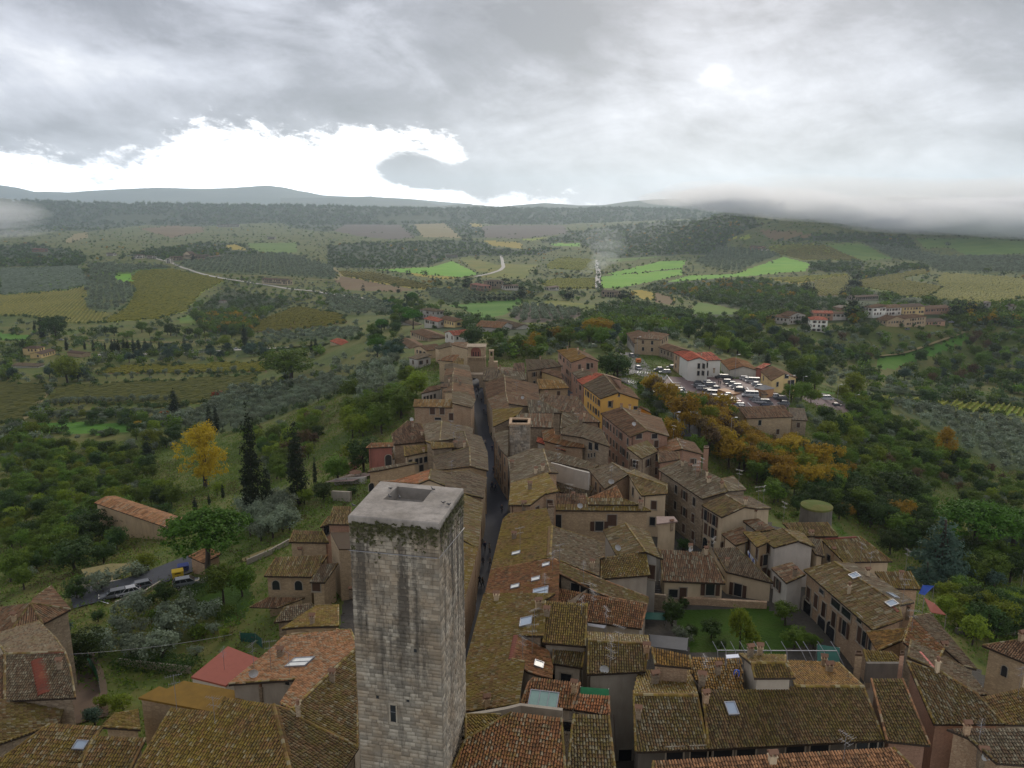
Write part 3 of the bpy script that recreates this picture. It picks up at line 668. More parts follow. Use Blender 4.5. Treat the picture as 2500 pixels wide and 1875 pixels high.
 for (i, j), (a, b, g, zf) in edges.items():
  inner = (j, i) in edges
  if (j, i) in done or not tile or dist > 260: continue
  done.add((i, j)); d = b-a; L_ = np.linalg.norm(d)
  if L_ < .5 or (not inner and abs(d[2])/L_ < .12): continue
  d = d/L_; sd_ = np.cross(d, [0, 0, 1]); sd_ /= np.linalg.norm(sd_); w = .17 if inner else .11; n = max(1, int(L_/(.42 if dist < 130 else 1.0))); sh = sd_*(0 if inner else -.06)
  for k in range(n):
   A_ = a+d*(L_*k/n)-O+sh; B_ = a+d*(L_*(k+.97)/n)-O+sh; v0 = len(V); dz = .06+rng.uniform(-.012, .012)
   for q, ww in ((A_, w*.9), (B_, w)):
    for t in (0, .8, 1.57, 2.34, 3.1416): V.append(tuple(q+sd_*math.cos(t)*ww+np.array([0, 0, math.sin(t)*ww*.9+dz])))
   Fs += [(v0+m_, v0+m_+1, v0+m_+6, v0+m_+5) for m_ in range(4)]+[(v0+4, v0+3, v0+2, v0+1, v0), (v0+5, v0+6, v0+7, v0+8, v0+9)]; RR += [rng.random()]*10
 if V: tag(link('ridge_tiles', mesh('ridge_tiles', V, Fs, TM['mossy' if mat in ('mossy', 'lichen', 'olive') else 'clay' if mat in ('rust', 'red', 'orange', 'clay') else 'olive'], attr=RR), roof), kind='stuff')
 # walls: chain the boundary
 nxt = {k[0]: (k[1], v) for k, v in bd.items()}
 loops = []
 while nxt:
  s = next(iter(nxt)); loop = []; cur = s
  while cur in nxt:
   j, v = nxt.pop(cur); loop.append(v); cur = j
  loops.append(loop)
 V = []; Fs = []
 for loop in loops:
  m = len(loop)
  if m < 3: continue
  nrm = []
  for a, b, g, zf in loop:
   e = (b-a)[:2]; l = np.hypot(*e) or 1; nrm.append(np.array([-e[1], e[0]])/l)   # inward (ccw)
  ins = []
  for i in range(m):
   n0, n1 = nrm[i-1], nrm[i]; a = loop[i][0]; bis = n0+n1; den = 1+n0@n1
   off = bis/max(den, .35)*inset; off *= min(1, 1.2/max(np.hypot(*off), 1e-6)*1.0) if np.hypot(*off) > 1.2 else 1
   ins.append(a[:2]+off)
  for i in range(m):
   a, b, g, zf = loop[i]; p0, p1 = ins[i], ins[(i+1) % m]
   za = zf[0]+g@(p0-zf[1])-thick-.01; zb = zf[0]+g@(p1-zf[1])-thick-.01
   base = min(ground(*p0), ground(*p1))-1.0 if floor is None else floor
   if drop is not None: base = min(za, zb)-drop
   if np.hypot(*(p1-p0)) < .1: continue
   q = [np.array([*p0, base]), np.array([*p1, base]), np.array([*p1, max(zb, base+.3)]), np.array([*p0, max(za, base+.3)])]
   k0 = len(V); V += [tuple(x-O) for x in q]; Fs.append([k0, k0+1, k0+2, k0+3])
   e = (p1-p0)/np.hypot(*(p1-p0)); n = np.array([e[1], -e[0], 0])
   WALLQ.append((q, n, hid))
   if auto and min(za, zb)-base > 2.2:
    mid = (q[0]+q[1])/2; tocam = np.array([0, 0])-mid[:2]; tocam /= np.hypot(*tocam)
    if n[:2]@tocam > .12: AUTOW.append((q, n, e, hid, gap, wtop, auto))
 if V: link('wall', mesh('wall', V, Fs, WM[wall]), root)
 return hd
AUTOW = []
def box_house(label, C, b0, b1, hw, dep, mat='brown', wall='beige', roof='gable', name='house', group=None, rise=.28, cat='house', wins=True, over=.4, base=None, gap=2.9, wtop=1.4, tilem=2, gz=None):
 """a free-standing house: photo points of the front wall's foot, wall height, depth"""
 if gz is None: P0 = atg(*px(C, *b0)); P1 = atg(*px(C, *b1))
 else: P0 = atz(*px(C, *b0), gz); P1 = atz(*px(C, *b1), gz)
 zb = min(P0[2], P1[2]); 
 e = (P1-P0)[:2]; L = np.hypot(*e); e = e/L; f = np.array([-e[1], e[0]])
 root = empty(name, (float(P0[0]), float(P0[1]), float(zb)), math.atan2(e[1], e[0]), label=label, cat=cat, group=group)
 hid = len(HOUSES); hd = dict(root=root, name=name, wallmat=wall, roof=None); HOUSES.append(hd)
 mb = MB(); rid = []
 D = dep
 V = [(0,0,-4),(L,0,-4),(L,D,-4),(0,D,-4),(0,0,hw),(L,0,hw),(L,D,hw),(0,D,hw)]
 Fs = [(0,1,5,4),(1,2,6,5),(2,3,7,6),(3,0,4,7)]
 o = over; r = rise
 if roof == 'gable':       # ridge along x
  h = hw+D/2*r; V += [(0,D/2,h),(L,D/2,h)]; Fs += [(1,2,6,9,5) if 0 else (5,6,9),(7,4,8)]
  hz = h+o*0; faces = [[(-o,-o,hw-o*r),(L+o,-o,hw-o*r),(L+o,D/2,h),(-o,D/2,h)], [(L+o,D+o,hw-o*r),(-o,D+o,hw-o*r),(-o,D/2,h),(L+o,D/2,h)]]
 elif roof == 'gabley':
  h = hw+L/2*r; V += [(L/2,0,h),(L/2,D,h)]; Fs += [(4,5,8),(6,7,9)]
  faces = [[(L+o,-o,hw-o*r),(L+o,D+o,hw-o*r),(L/2,D+o,h),(L/2,-o,h)], [(-o,D+o,hw-o*r),(-o,-o,hw-o*r),(L/2,-o,h),(L/2,D+o,h)]]
 elif roof == 'hip':
  m = min(L, D)/2; h = hw+m*r
  if L >= D: a, b = (m, D/2, h), (L-m, D/2, h)
  else: a, b = (L/2, m, h), (L/2, D-m, h)
  A_, B_, C_, D_ = (-o,-o,hw-o*r), (L+o,-o,hw-o*r), (L+o,D+o,hw-o*r), (-o,D+o,hw-o*r)
  faces = [[A_,B_,b,a],[B_,C_,b],[C_,D_,a,b],[D_,A_,a]] if L >= D else [[A_,B_,a],[B_,C_,b,a],[C_,D_,b],[D_,A_,a,b]]
 else:
  faces = [[(-o,-o,hw),(L+o,-o,hw),(L+o,D+o,hw+D*r*.5),(-o,D+o,hw+D*r*.5)]]
 link('wall', mesh('wall', V, Fs, WM[wall]), root)
 VV_ = []; FF = []
 for f_ in faces:
  b = len(VV_); n = len(f_); VV_ += [(x, y, z+.18) for x, y, z in f_]+[(x, y, z) for x, y, z in f_]
  FF += [tuple(range(b, b+n)), tuple(range(b+n, b+2*n))[::-1]]+[(b+i, b+n+i, b+n+(i+1) % n, b+(i+1) % n) for i in range(n)]
 rf = link('roof', mesh('roof', VV_, FF, TM[mat] if np.linalg.norm(P0) > 640 else FM['tile_gap_shade']), root); hd['roof'] = rf  # nearer slabs take the dark colour that paints shade between tile rows
 Mw = lambda q: np.array([P0[0]+e[0]*q[0]+f[0]*q[1], P0[1]+e[1]*q[0]+f[1]*q[1], zb+q[2]])
 dist = np.linalg.norm(P0-np.array([0, 0, CZ]))
 for f_ in faces:
  ROOFP.append((np.array([Mw((x, y, z+.19)) for x, y, z in f_]), hid))
  if tilem is not None and dist < 700:
   P = np.array([(x, y, z+.18) for x, y, z in f_], float); nn = np.cross(P[1]-P[0], P[2]-P[0]); g = -nn[:2]/nn[2]
   class R_: location = (0, 0, 0)
   me = tiles(P, g, (P[0][2], P[0][:2]), R_, 'tiles', TM[mat], 2)
   if me: tag(link('tiles', me, rf), kind='stuff')
 for i, (a, b) in enumerate(((0, 1), (1, 2), (2, 3), (3, 0))):
  q = [Mw(V[a]), Mw(V[b]), Mw(V[b+4]), Mw(V[a+4])]; ee = (q[1]-q[0])[:2]; ee = ee/np.hypot(*ee); n = np.array([ee[1], -ee[0], 0])
  WALLQ.append((q, n, hid))
  if i == 0 or True:
   q = [q[0]+[0,0,4], q[1]+[0,0,4], q[2], q[3]]
   mid = (q[0]+q[1])/2; tc = -mid[:2]/np.hypot(*mid[:2])
   if wins and n[:2]@tc > .12: AUTOW.append((q, n, ee, hid, gap, wtop, 1))
 return hd

def h(*a, **k): return house(*a, **k)
# --- foreground, left of the tower
h('low mossy roof filling the bottom left corner of the photo','B','mossy','stone',9,'d',[[(-20,1500),(690,1560),(700,1800),(-60,1800)]],z=8,auto=0)
h('house with narrow yellow-green roof slope above the bottom left corner','B','mossy','stone',9,'d',[[(430,1212),(885,1238),(690,1545),(30,1500)]],z=8.6,auto=0)
h('house with mossy ribbed roof beside a white skylight box, lower left','B','mossy','stone',9,'d',[[(812,1318),(1262,1338),(1040,1800),(600,1780)]],z=9.5,auto=0)
h('grey green roofed house at the left edge below the curved lane','B','olive','stone',8,'u',[[(505,1205),(565,1035),(-100,1000),(-100,1420)]],z=3,auto=0)
h('small mossy roof tucked under the brick walled flat roof','B','mossy','tan',8,'u',[[(880,1240),(1000,1125),(1200,1092),(1215,1262)]],z=5,p=.2,auto=0)
h('flat roofed house covered in orange moss behind a brick parapet','B','lichen','tan',8,'u',[[(1195,985),(1870,1112),(2212,955),(1590,838),(1440,908),(1375,885)]],z=6,p=.03,auto=0,tile=False,inset=.15,roofmat='moss_flat',mats={0:'lichen'})
h('big mossy hipped roof in the foreground left of the stone tower','B','mossy','stone',9,'d',[[(1940,985),(2365,1048),(2530,1700),(1100,1700),(1480,1075),(1860,1112)],[(2365,1048),(2530,1700),(2890,1720),(3100,1418),(2605,1173),(2515,1098)]],z=11.3,auto=0,mats={1:'olive'})
h('long orange tiled roof with a glazed skylight against the stone tower','D','olive','greyp',9,'d',[[(1060,459),(490,1005),(570,1088),(1060,1330),(1060,900)],[(1060,459),(490,1005),(390,950),(530,740),(0,778),(-60,785),(310,480),(430,365),(890,312),(1000,312)]],z=10.5,auto=0,mats={1:'clay'},p=.27)
h('house with ochre parapet and short yellow mossy roof beside the tower','D','mossy','ochre',7,'u',[[(400,305),(700,105),(893,98),(893,278),(540,288)]],z=6,auto=0)
h('low house with grey stone-like roof beside the garden portico','D','grey','stone',5,'u',[[(330,247),(500,225),(690,112),(650,80),(430,112)]],z=0.5,auto=0)
h('garden portico with tiled lean-to roof on square brick posts','C','brown','tan',3,'u',[[(120,1355),(360,1362),(600,1276),(282,1270)]],z=-4.2,auto=0,drop=.2,name='portico',cat='portico',thick=.12)
GH = h('garden villa with two arched windows under a green grey hipped roof','C','olive','tan',7,'u',[[(245,1085),(655,1093),(800,905),(345,925)]],z=-.5,auto=0)
h('wing of the garden villa with darker roof and one brown window','C','grey','tan',7,'u',[[(640,1138),(770,1142),(888,975),(740,985)]],z=-.3,auto=0)
h('pale brick house with green grey roof behind the garden villa','C','olive','tan',7,'u',[[(460,792),(808,797),(755,698),(500,690)]],z=1.2,auto=0)
h('tall brick house with square olive roof left of the tower top','C','olive','pink',9,'u',[[(800,637),(1000,640),(1000,485),(845,483)]],z=4.2,auto=0)
h('little lean-to roof on the side of the tall brick house','C','olive','pink',9,'u',[[(730,665),(800,640),(845,570),(800,570)]],z=2.5,auto=0)
h('plain ochre stone block standing right behind the tower','C','grey','tan',9,'u',[[(893,850),(1090,850),(1090,705),(820,705)]],z=3.5,auto=0,p=.02,tile=False,inset=.02)
h('single storey shed with flat red membrane roof in the gardens','B','red','white',4,'u',[[(1650,805),(1950,880),(2250,650),(1970,540)]],z=1.0,auto=0,p=.10,tile=False,roofmat='red_membrane',inset=.1)
h('hipped roof house with brick chimney at the left edge of the photo','B','brown','stone',8,'u',[[(370,350),(610,225),(265,170)],[(265,170),(610,225),(440,20),(285,128)],[(265,170),(370,350),(330,325),(85,425)],[(265,170),(85,425),(-160,470),(-160,225)]],z=1.5,auto=0)
h('house with worn roof and a bright red strip of new tiles','B','grey','stone',8,'d',[[(40,612),(567,592),(612,720),(657,985),(40,1012)],[(40,612),(567,592),(480,470),(330,325),(-60,440)]],z=6,auto=0,p=.24)
h('sheltered roof at the far left with a small dark terrace box','B','brown','stone',8,'d',[[(-120,620),(42,612),(42,1012),(-120,1010)]],z=6,auto=0,p=.24)
h('small orange walled house at the mouth of the curved lane','B','grey','brick',6,'u',[[(500,1205),(575,1195),(640,1060),(560,1040)]],z=.5,auto=0)
# --- left side of the street, near to far
h('orange and grey gabled house behind the tower top','L','grey','beige',9,'u',[[(1450,1600),(1500,1400),(895,1310),(872,1420),(1060,1490)],[(895,1310),(872,1420),(760,1468),(330,1440),(520,1425)]],mats={1:'orange'},auto=0)
h('grey lichened roof with an ochre end wall along the left of the street','L','grey','tan',9,'u',[[(1512,1325),(1502,1125),(1310,1065),(1320,1278)],[(1310,1065),(1320,1278),(960,1318),(935,1240),(900,1180)]],mats={1:'grey'},auto=0)
h('long grey roof bending with the left side of the street','L','grey','stone',9,'u',[[(1502,1128),(1440,960),(1250,900),(1300,1066)],[(1250,900),(1300,1066),(1080,1090),(1000,1000),(1040,930)]],auto=0)
h('building with yellow green corrugated tiles and row of white posts','L','mossy','beige',8,'u',[[(610,1172),(905,1112),(890,1040),(600,1058)]],auto=2,gap=1.2)
h('narrow roofed gallery with iron pillars in the antenna cluster','L','mossy','stone',9.5,'u',[[(905,1092),(1140,1072),(1130,1028),(830,1005),(890,1030)]],auto=0)
h('broad brown roof stepping out over the valley on the left','L','brown','stone',8,'u',[[(490,1045),(845,1008),(800,825),(640,785),(465,930)]],auto=0)
h('brown roof with a pink dormer beside the street','L','grey','stone',9,'u',[[(1340,950),(1345,865),(1010,790),(990,1000)],[(1010,790),(990,1000),(845,1005),(800,828)]],auto=0)
h('brick house with orange lichen roof above the valley slope','L','lichen','brick',9,'u',[[(700,634),(1128,644),(1122,556),(718,552)]],auto=0,p=.25)
h('brick gable end house on the left side of the street','L','grey','brick',9,'u',[[(1340,645),(1374,560),(1290,480),(1120,470),(1125,594)]],auto=0)
h('white house with a row of small grid windows above the trees','L','brown','white',9,'u',[[(785,492),(1005,440),(1010,392),(865,420)]],auto=2,gap=1.3)
h('attic with two square dark windows among the left hand roofs','L','brown','brick',10.5,'u',[[(1000,425),(1110,425),(1100,385),(1005,385)]],auto=0)
for k, (q, lab) in enumerate(((((1374,562),(1345,400),(1130,375),(1125,470)),'grey brown roof left of the street, third before the gate'),(((1345,402),(1332,325),(1130,285),(1130,378)),'roof with small dormers left of the street near the gate'),(((1334,328),(1318,250),(1150,212),(1130,288)),'lichened roof left of the street just before the gate'),(((1320,252),(1300,190),(1135,165),(1135,215)),'last brown roof left of the street against the town gate'))):
 h(lab,'L',['brown','grey','brown','grey'][k],'tan',9,'u',[list(q),[q[2],q[3],(q[3][0]-95,q[3][1]+[0,30,20,15][k]),(q[2][0]-90,q[2][1]+[25,15,15,10][k])]],auto=0)
h('yellow mossy roof leaning on the left flank of the town gate','L','mossy','tan',8,'u',[[(1075,195),(1245,190),(1250,115),(1190,105)]],auto=0)
h('low house under the long reddish roof left of the gate','L','rust','tan',8,'u',[[(965,130),(1190,150),(1200,70),(1100,72)]],auto=0)
# gate quarter (far)
h('wide gabled building with ochre front beside the town gate','Q','grey','tan',8,'d',[[(735,535),(725,498),(885,548),(895,600)],[(735,535),(725,498),(592,548),(625,560)]],auto=0)
h('flat topped building with pale parapet behind the gate','Q','brown','tan',9,'u',[[(740,520),(893,560),(893,500),(780,497)]],auto=0,p=.05)
h('grey roof left of the street with a square hole in its end wall','E','grey','tan',9,'u',[[(228,585),(262,392),(80,300),(-160,330),(-160,500),(30,540)]],auto=0)
h('long mossy eaves roof left of the street, upper piece behind the tower','E','olive','brick',9,'u',[[(172,1100),(222,650),(190,625),(30,548),(-160,520),(-160,900)]],auto=0)
h('long mossy eaves roof left of the street, lower piece behind the tower','E','mossy','brick',9,'u',[[(30,1620),(170,1102),(-160,960),(-200,1500)]],auto=0)
# --- right side of the street
h('first roof right of the street inside the town gate','L','grey','stone',8,'u',[[(1480,368),(1448,208),(1610,205),(1690,310)],[(1610,205),(1690,310),(1925,335),(1850,215)]],auto=0)
h('second roof right of the street with a wall of small openings','L','brown','stone',8.5,'u',[[(1500,550),(1482,370),(1690,312),(1702,482)],[(1690,312),(1702,482),(2060,495),(2040,392)]],auto=0)
h('third roof right of the street, brown with pale ridge','L','brown','stone',9,'u',[[(1557,662),(1505,552),(1700,485),(1730,600),(1740,650)],[(1700,485),(1730,600),(2090,650),(2090,560),(2060,495)]],auto=0)
h('ribbed yellow grey roof in front of the stump tower','L','mossy','stone',9,'u',[[(1567,850),(1560,664),(1890,645),(1832,722)]],auto=0)
h('roof of dark corrugated stripes behind the stump tower','L','brown','stone',9,'u',[[(1725,848),(2215,860),(2215,708),(1905,704),(1830,722)]],auto=0)
h('narrow gabled house left of the stump tower on the street','L','grey','brick',9.5,'u',[[(1652,1100),(1560,922),(1732,888),(1726,1180)]],auto=1)
h('grey roof with two white chimneys right of the street','E','grey','brick',10,'u',[[(512,432),(478,180),(730,85),(835,92),(905,330)],[(835,92),(905,330),(990,330),(880,190)]],auto=1)
h('mossy green roof at the street bend, tilted wedge shape','E','mossy','brick',10,'u',[[(488,658),(510,435),(880,330),(990,518),(850,545),(705,656)]],auto=1)
h('grey roof above the curved white wall','E','grey','white',8,'u',[[(870,205),(1305,302),(1400,255),(1200,185),(828,88)]],auto=0)
h('sunken grey roof between the mossy roof and the white wall','E','grey','greyp',6,'d',[[(950,388),(1210,412),(1345,480),(1290,590),(1000,522)]],auto=0)
h('brown roof house with a small satellite dish, mid right of street','E','grey','brick',9,'d',[[(1530,228),(1700,345),(1460,495),(1300,305)],[(1530,228),(1700,345),(1850,440),(1700,300)]],auto=1)
h('wide green grey roof over a beige plaster wall','E','olive','beige',9,'d',[[(1690,335),(2090,470),(2095,540),(1830,562),(1770,480)],[(1690,335),(2090,470),(2090,440),(1760,300)]],auto=1)
h('rusty triangular roof patch among grey roofs','E','rust','greyp',8,'u',[[(1290,585),(1640,585),(1575,462),(1440,528)]],auto=0)
h('dark ribbed roof behind the pale stone facade','E','brown','greyp',8,'u',[[(720,657),(1295,660),(1272,542),(860,545)]],auto=0)
FAC = h('pale stone facade with two brown shuttered windows and yellow eaves','E','mossy','tan',8,'u',[[(945,708),(1928,718),(1812,652),(1290,648),(950,652)]],auto=0,z=4.6,wk='tan')
h('ribbed brown roof directly above the pale stone facade','E','olive','tan',9,'u',[[(1290,652),(1815,655),(1620,588),(1290,590)]],auto=0,z=5.2)
h('long street roof with rope lying across it and orange ridge','E','mossy','stone',9,'u',[[(310,1310),(432,800),(490,745),(870,690),(925,868),(905,1190),(450,1290)],[(925,868),(905,1190),(1395,1372),(1400,1198),(1455,1185),(1450,1040)]],mats={0:'mossy',1:'grey'},auto=0)
h('long street roof with rusty orange streaks and four small skylights','E','rust','stone',9,'u',[[(225,1680),(310,1310),(940,1198),(1003,1236),(985,1680)],[(1003,1236),(990,1350),(1380,1545),(1530,1600),(1890,1665),(1900,1590),(1400,1400)]],mats={0:'rust',1:'olive'},auto=0)
h('very long mossy roof right of the tower sloping to the street','G','mossy','stone',9,'u',[[(-60,1110),(225,0),(900,0),(795,62),(790,400),(545,398),(490,620),(612,650),(555,1050),(40,1125)]],auto=0)
h('dark red ribbed roof with an aerial, wedge between mossy roofs','G','rust','greyp',8,'d',[[(545,405),(485,635),(640,745),(862,812),(872,700),(832,545)]],z=8.6,auto=0)
h('big foreground roof of red and mossy tiles right of the tower','G','olive','stone',9,'d',[[(480,1130),(965,1190),(1010,1800),(-150,1800),(40,1390),(400,1172)]],z=11.0,auto=0,mats={0:'rust'})
h('triangular mossy roof touching the foot of the tower','G','mossy','stone',9,'u',[[(40,1385),(395,1165),(380,1150),(40,1150)]],z=10.2,auto=0)
h('foreground dark ribbed roof between two red seams','G','olive','stone',9,'d',[[(1075,1152),(1415,1162),(1490,1800),(1000,1800),(1050,1300)]],z=10.5,auto=0)
h('orange tiled roof with a three pane green skylight','G','clay','greyp',8,'u',[[(570,1042),(1062,1102),(1142,852),(690,800),(640,850)]],z=8.2,auto=0,mats={0:'rust'})
h('bright orange patched roof under the green canopy','G','orange','greyp',8,'u',[[(1075,1100),(1422,1156),(1416,978),(1132,957)]],z=8,auto=0)
h('tall mossy ribbed roof in the centre of the right hand block','G','mossy','greyp',9,'u',[[(780,467),(1195,500),(1205,95),(800,70)]],z=8.6,auto=0)
CT1 = h('low house with grey wall, one small window and ribbed roof','G','olive','greyp',8,'u',[[(868,662),(1160,706),(1182,560),(880,530)]],z=7.2,auto=0)
h('weathered gabled roof carrying several television aerials','G','olive','greyp',8,'d',[[(1215,455),(1795,485),(1760,740),(1205,768)],[(1215,455),(1795,485),(1785,405),(1205,368)]],z=9.4,auto=0)
h('brown and rust striped roof above a white awning','E','rust','greyp',8,'u',[[(1280,1836),(1833,1908),(1890,1668),(1530,1602),(985,1500),(975,1640)]],z=6.6,auto=0)
h('low room with two dark windows under the striped roof','E','olive','beige',8,'u',[[(990,1375),(1400,1540),(1500,1500),(1010,1245)]],z=6.8,auto=0)
h('yellow green roof of even ribs over a plaster wall','E','mossy','greyp',8,'u',[[(1415,1405),(1915,1366),(1872,1128),(1420,1190)]],z=4.8,auto=0)
h('grey green gabled roof with white verge beside the facade','E','olive','white',8,'d',[[(1668,845),(1870,1130),(1575,1165),(1440,912)],[(1668,845),(1870,1130),(2010,1190),(1905,930)]],z=6.4,auto=0)
# --- inner block right of the street, towards the gate
h('small mossy topped house with cream wall near the gate','M','lichen','tan',7,'u',[[(75,447),(397,432),(330,352),(45,332)]],auto=1)
h('low gabled house near the gate with stone side wall','Q','grey','tan',8,'u',[[(1430,757),(1745,715),(1660,655),(1410,652)]],auto=1)
h('long low roof with a pale yellow wall under it near the gate','Q','brown','yellow2',7,'u',[[(1550,762),(1745,828),(1730,762),(1560,735)]],auto=0)
h('cluster of grey roofs just right of the town gate','Q','grey','stone',8,'u',[[(1030,845),(1220,850),(1180,750),(1050,755)]],auto=1)
h('brown roofed terrace beside the far gate roofs','Q','brown','tan',8,'u',[[(1300,775),(1410,772),(1400,685),(1305,690)]],auto=0)
h('broken ridge roof between the gate and the mossy house','Q','grey','stone',8,'u',[[(1190,850),(1420,838),(1400,768),(1180,752)]],auto=1)
h('wide brown roof in the middle of the inner block','M','brown','stone',8,'u',[[(330,690),(618,712),(485,525),(72,498),(90,600)]],auto=0)
h('low brown roof left of the wide brown roof','M','grey','stone',8,'u',[[(-40,700),(325,700),(90,560),(-60,560)]],auto=0)
h('white walled house with a dark grey upper roof','M','grey','white',8,'u',[[(300,868),(500,800),(482,705),(320,700)]],auto=1)
h('dark brown strip of roof along the inner street','M','brown','stone',8,'u',[[(505,800),(735,800),(622,712),(340,700)]],auto=0)
STH = h('stone house with large grey roof at the bend of the inner street','M','grey','stone',9,'u',[[(540,965),(835,1066),(745,876),(500,800),(300,880),(310,930)]],auto=0)
h('L shaped orange brown roof in a courtyard','M','rust','brick',7,'u',[[(120,1000),(350,1060),(560,1078),(540,975),(240,935),(240,872),(100,895)]],auto=0)
h('bright red low roof beside the L shaped roof','M','red','greyp',6,'u',[[(40,1012),(360,1112),(352,1062),(55,960)]],auto=0)
h('long grey roof below the courtyard of the red roof','M','grey','stone',7,'u',[[(150,1215),(700,1310),(640,1240),(520,1225),(130,1095)]],auto=1)
# second street, right hand row
h('large house with golden lichen roof at the top of the second street','M','lichen','pink',11,'u',[[(420,155),(265,25),(450,-2),(585,97)],[(450,-2),(585,97),(722,145),(600,60)]],mats={1:'brown'},auto=1,gap=2.6)
h('low grey roofed link house on the second street','M','grey','pink',9,'u',[[(492,325),(424,262),(540,233),(700,272)]],auto=1)
h('house with new orange red roof on the second street','M','red','pink',9,'u',[[(540,396),(477,345),(690,265),(772,287)],[(690,265),(772,287),(960,345),(860,300)]],auto=1,mats={1:'brown'})
h('bright yellow house with grey gabled roof','M','grey','yellow',10,'u',[[(735,546),(545,402),(775,290),(932,479)],[(775,290),(932,479),(1160,553),(1050,430)]],auto=1,mats={1:'brown'},gap=2.4)
h('low yellow annex to the right of the yellow gable','M','brown','yellow',6,'u',[[(1160,640),(1285,700),(1240,655),(1150,625)]],auto=0)
h('rose brick palazzo with a long row of windows and brown roof','M','brown','pink',11,'u',[[(1055,960),(735,706),(962,638),(1238,889)],[(962,638),(1238,889),(1475,952),(1390,760)]],auto=1,gap=2.2)
h('low stone house with olive hip roof in front of the rose palazzo','M','olive','stone',9,'u',[[(1178,1196),(1352,1114),(1240,1000),(1020,1076)]],auto=1)
h('pink brick gabled house with a tall chimney','M','brown','pink',9,'d',[[(1555,972),(1620,1092),(1400,1130),(1305,1045)],[(1555,972),(1620,1092),(1845,1148),(1745,1020)]],auto=1,mats={0:'rust'})
h('low rust roofed house between the pink gable and grey row','M','brown','pink',8,'u',[[(1360,1240),(1590,1200),(1580,1120),(1350,1110)]],auto=0)
h('long grey stone house with rusty roof facing the gully','H','grey','stone',9,'u',[[(650,318),(150,-15),(420,-130),(870,90),(940,232)],[(870,90),(940,232),(1150,215),(1000,60)]],auto=1,mats={0:'grey'},z=4.8,gap=3.2)
h('white fronted house with ochre gable and brown shutters','H','grey','beige',9,'u',[[(872,527),(640,388),(920,275),(1135,408)],[(920,275),(1135,408),(1260,428),(1435,426),(1180,290)]],auto=0,z=4.5,mats={0:'olive'})
h('low brown roof with coarse tiles below the ochre gable','H','brown','beige',8,'u',[[(1032,850),(866,716),(1110,636),(1160,700),(1165,800)]],z=2.2,auto=1)
h('small brown hipped roof right of the ochre gable','H','brown','white',8,'u',[[(1280,692),(1108,566),(1290,546),(1475,662)]],z=3.2,auto=0)
LAU = h('ochre walled house with a laundry line under its mossy roof','H','mossy','ochre',8,'u',[[(1272,868),(1115,696),(1300,690),(1420,800)]],z=3.4,auto=0)
h('white gabled house with brown shuttered side windows','H','olive','white',9,'u',[[(1462,872),(1286,722),(1560,656),(1742,797)],[(1560,656),(1742,797),(1932,868),(1780,692)]],z=3.8,auto=0)
h('wide olive roof at the edge of the town above the trees','H','olive','stone',8,'d',[[(1560,590),(2070,584),(2195,745),(1720,738)]],z=4.5,auto=0)
h('brown roof with a red brick chimney left of the red ridge','J','grey','beige',8,'u',[[(-40,900),(60,925),(20,740),(-160,730)]],z=3,auto=0)
h('olive hipped roof with a bright red ridge at the town edge','J','olive','beige',8,'u',[[(268,986),(792,976),(442,708),(18,736)]],z=1.8,auto=0)
h('small white walled house with shuttered window and brown roof','H','brown','white',8,'u',[[(1607,1275),(1436,1106),(1672,1040),(1825,1178)]],z=2.6,auto=0)
LB = h('long brick house with arched doorways and brown shutters','K','olive','brick',8,'u',[[(512,345),(-150,-228),(141,-302),(760,110),(800,240)],[(141,-302),(760,110),(905,80),(640,-100),(330,-290)]],z=4.0,auto=0,mats={0:'olive',1:'grey'})
h('mossy hipped roof beside the long brick house','J','mossy','brick',7,'u',[[(740,1265),(1095,1278),(985,1088),(600,1088)]],z=1.5,auto=0)
h('yellow mossy fan shaped roof at the end of the brick house','K','mossy','brick',8,'u',[[(555,546),(450,362),(840,332),(800,440)]],z=4.8,auto=0,mats={0:'lichen'})
h('long grey roof descending along the right hand town wall','K','grey','stone',8,'u',[[(1500,720),(1055,188),(880,215),(1190,520),(1380,690)]],z=2.5,auto=0)
h('mossy slope below the bright red ridge, lower right','K','olive','stone',8,'d',[[(880,222),(1195,525),(1105,700),(1000,600),(800,460),(840,335)]],z=7,auto=0,mats={0:'rust'})
h('small mossy roof over a crumbling dark grey parapet','K','mossy','greyp',8,'u',[[(450,655),(790,648),(690,555),(420,535)]],z=8.4,auto=0)
h('large mossy roof with slanting ribs in the lower right','K','mossy','pink',9,'u',[[(1090,1240),(1760,1240),(1510,960),(1180,760),(830,640)]],z=8.2,auto=0,mats={0:'olive'})
h('grey roof running down to the right behind the white vent pipe','K','grey','stone',8,'u',[[(1600,960),(1380,700),(1120,560),(870,440),(840,600),(1180,755),(1510,958)]],z=6,auto=0)
h('dark ribbed roof between two brick walls, lower right','K','rust','pink',9,'d',[[(490,812),(800,812),(1060,1445),(640,1402)]],z=10.2,auto=0,mats={0:'olive'})
h('olive roof at the right edge behind the plaster tower house','K','mossy','stone',8,'u',[[(1770,1245),(2100,1250),(2100,860),(1510,1000)]],z=5.5,auto=0,p=.2)
h('roof with peeling brick gable in the bottom right corner','K','grey','brick',8,'u',[[(1690,1612),(2100,1640),(2100,1285),(1215,1287),(1420,1372)]],z=8.6,auto=0,p=.2)
RT = h('tall tan plaster house with an oval opening at the right edge','K','brown','tan',8,'u',[[(1550,490),(1990,668),(2150,455),(1890,440)]],z=4.5,auto=0)
h('front roof with straight green ribs above a dark wall','I','olive','dark',9,'u',[[(-95,1505),(602,1480),(505,975),(-115,965)],[(505,975),(-115,965),(-60,735),(430,735),(480,880)]],z=8,auto=0,mats={0:'olive',1:'mossy'})
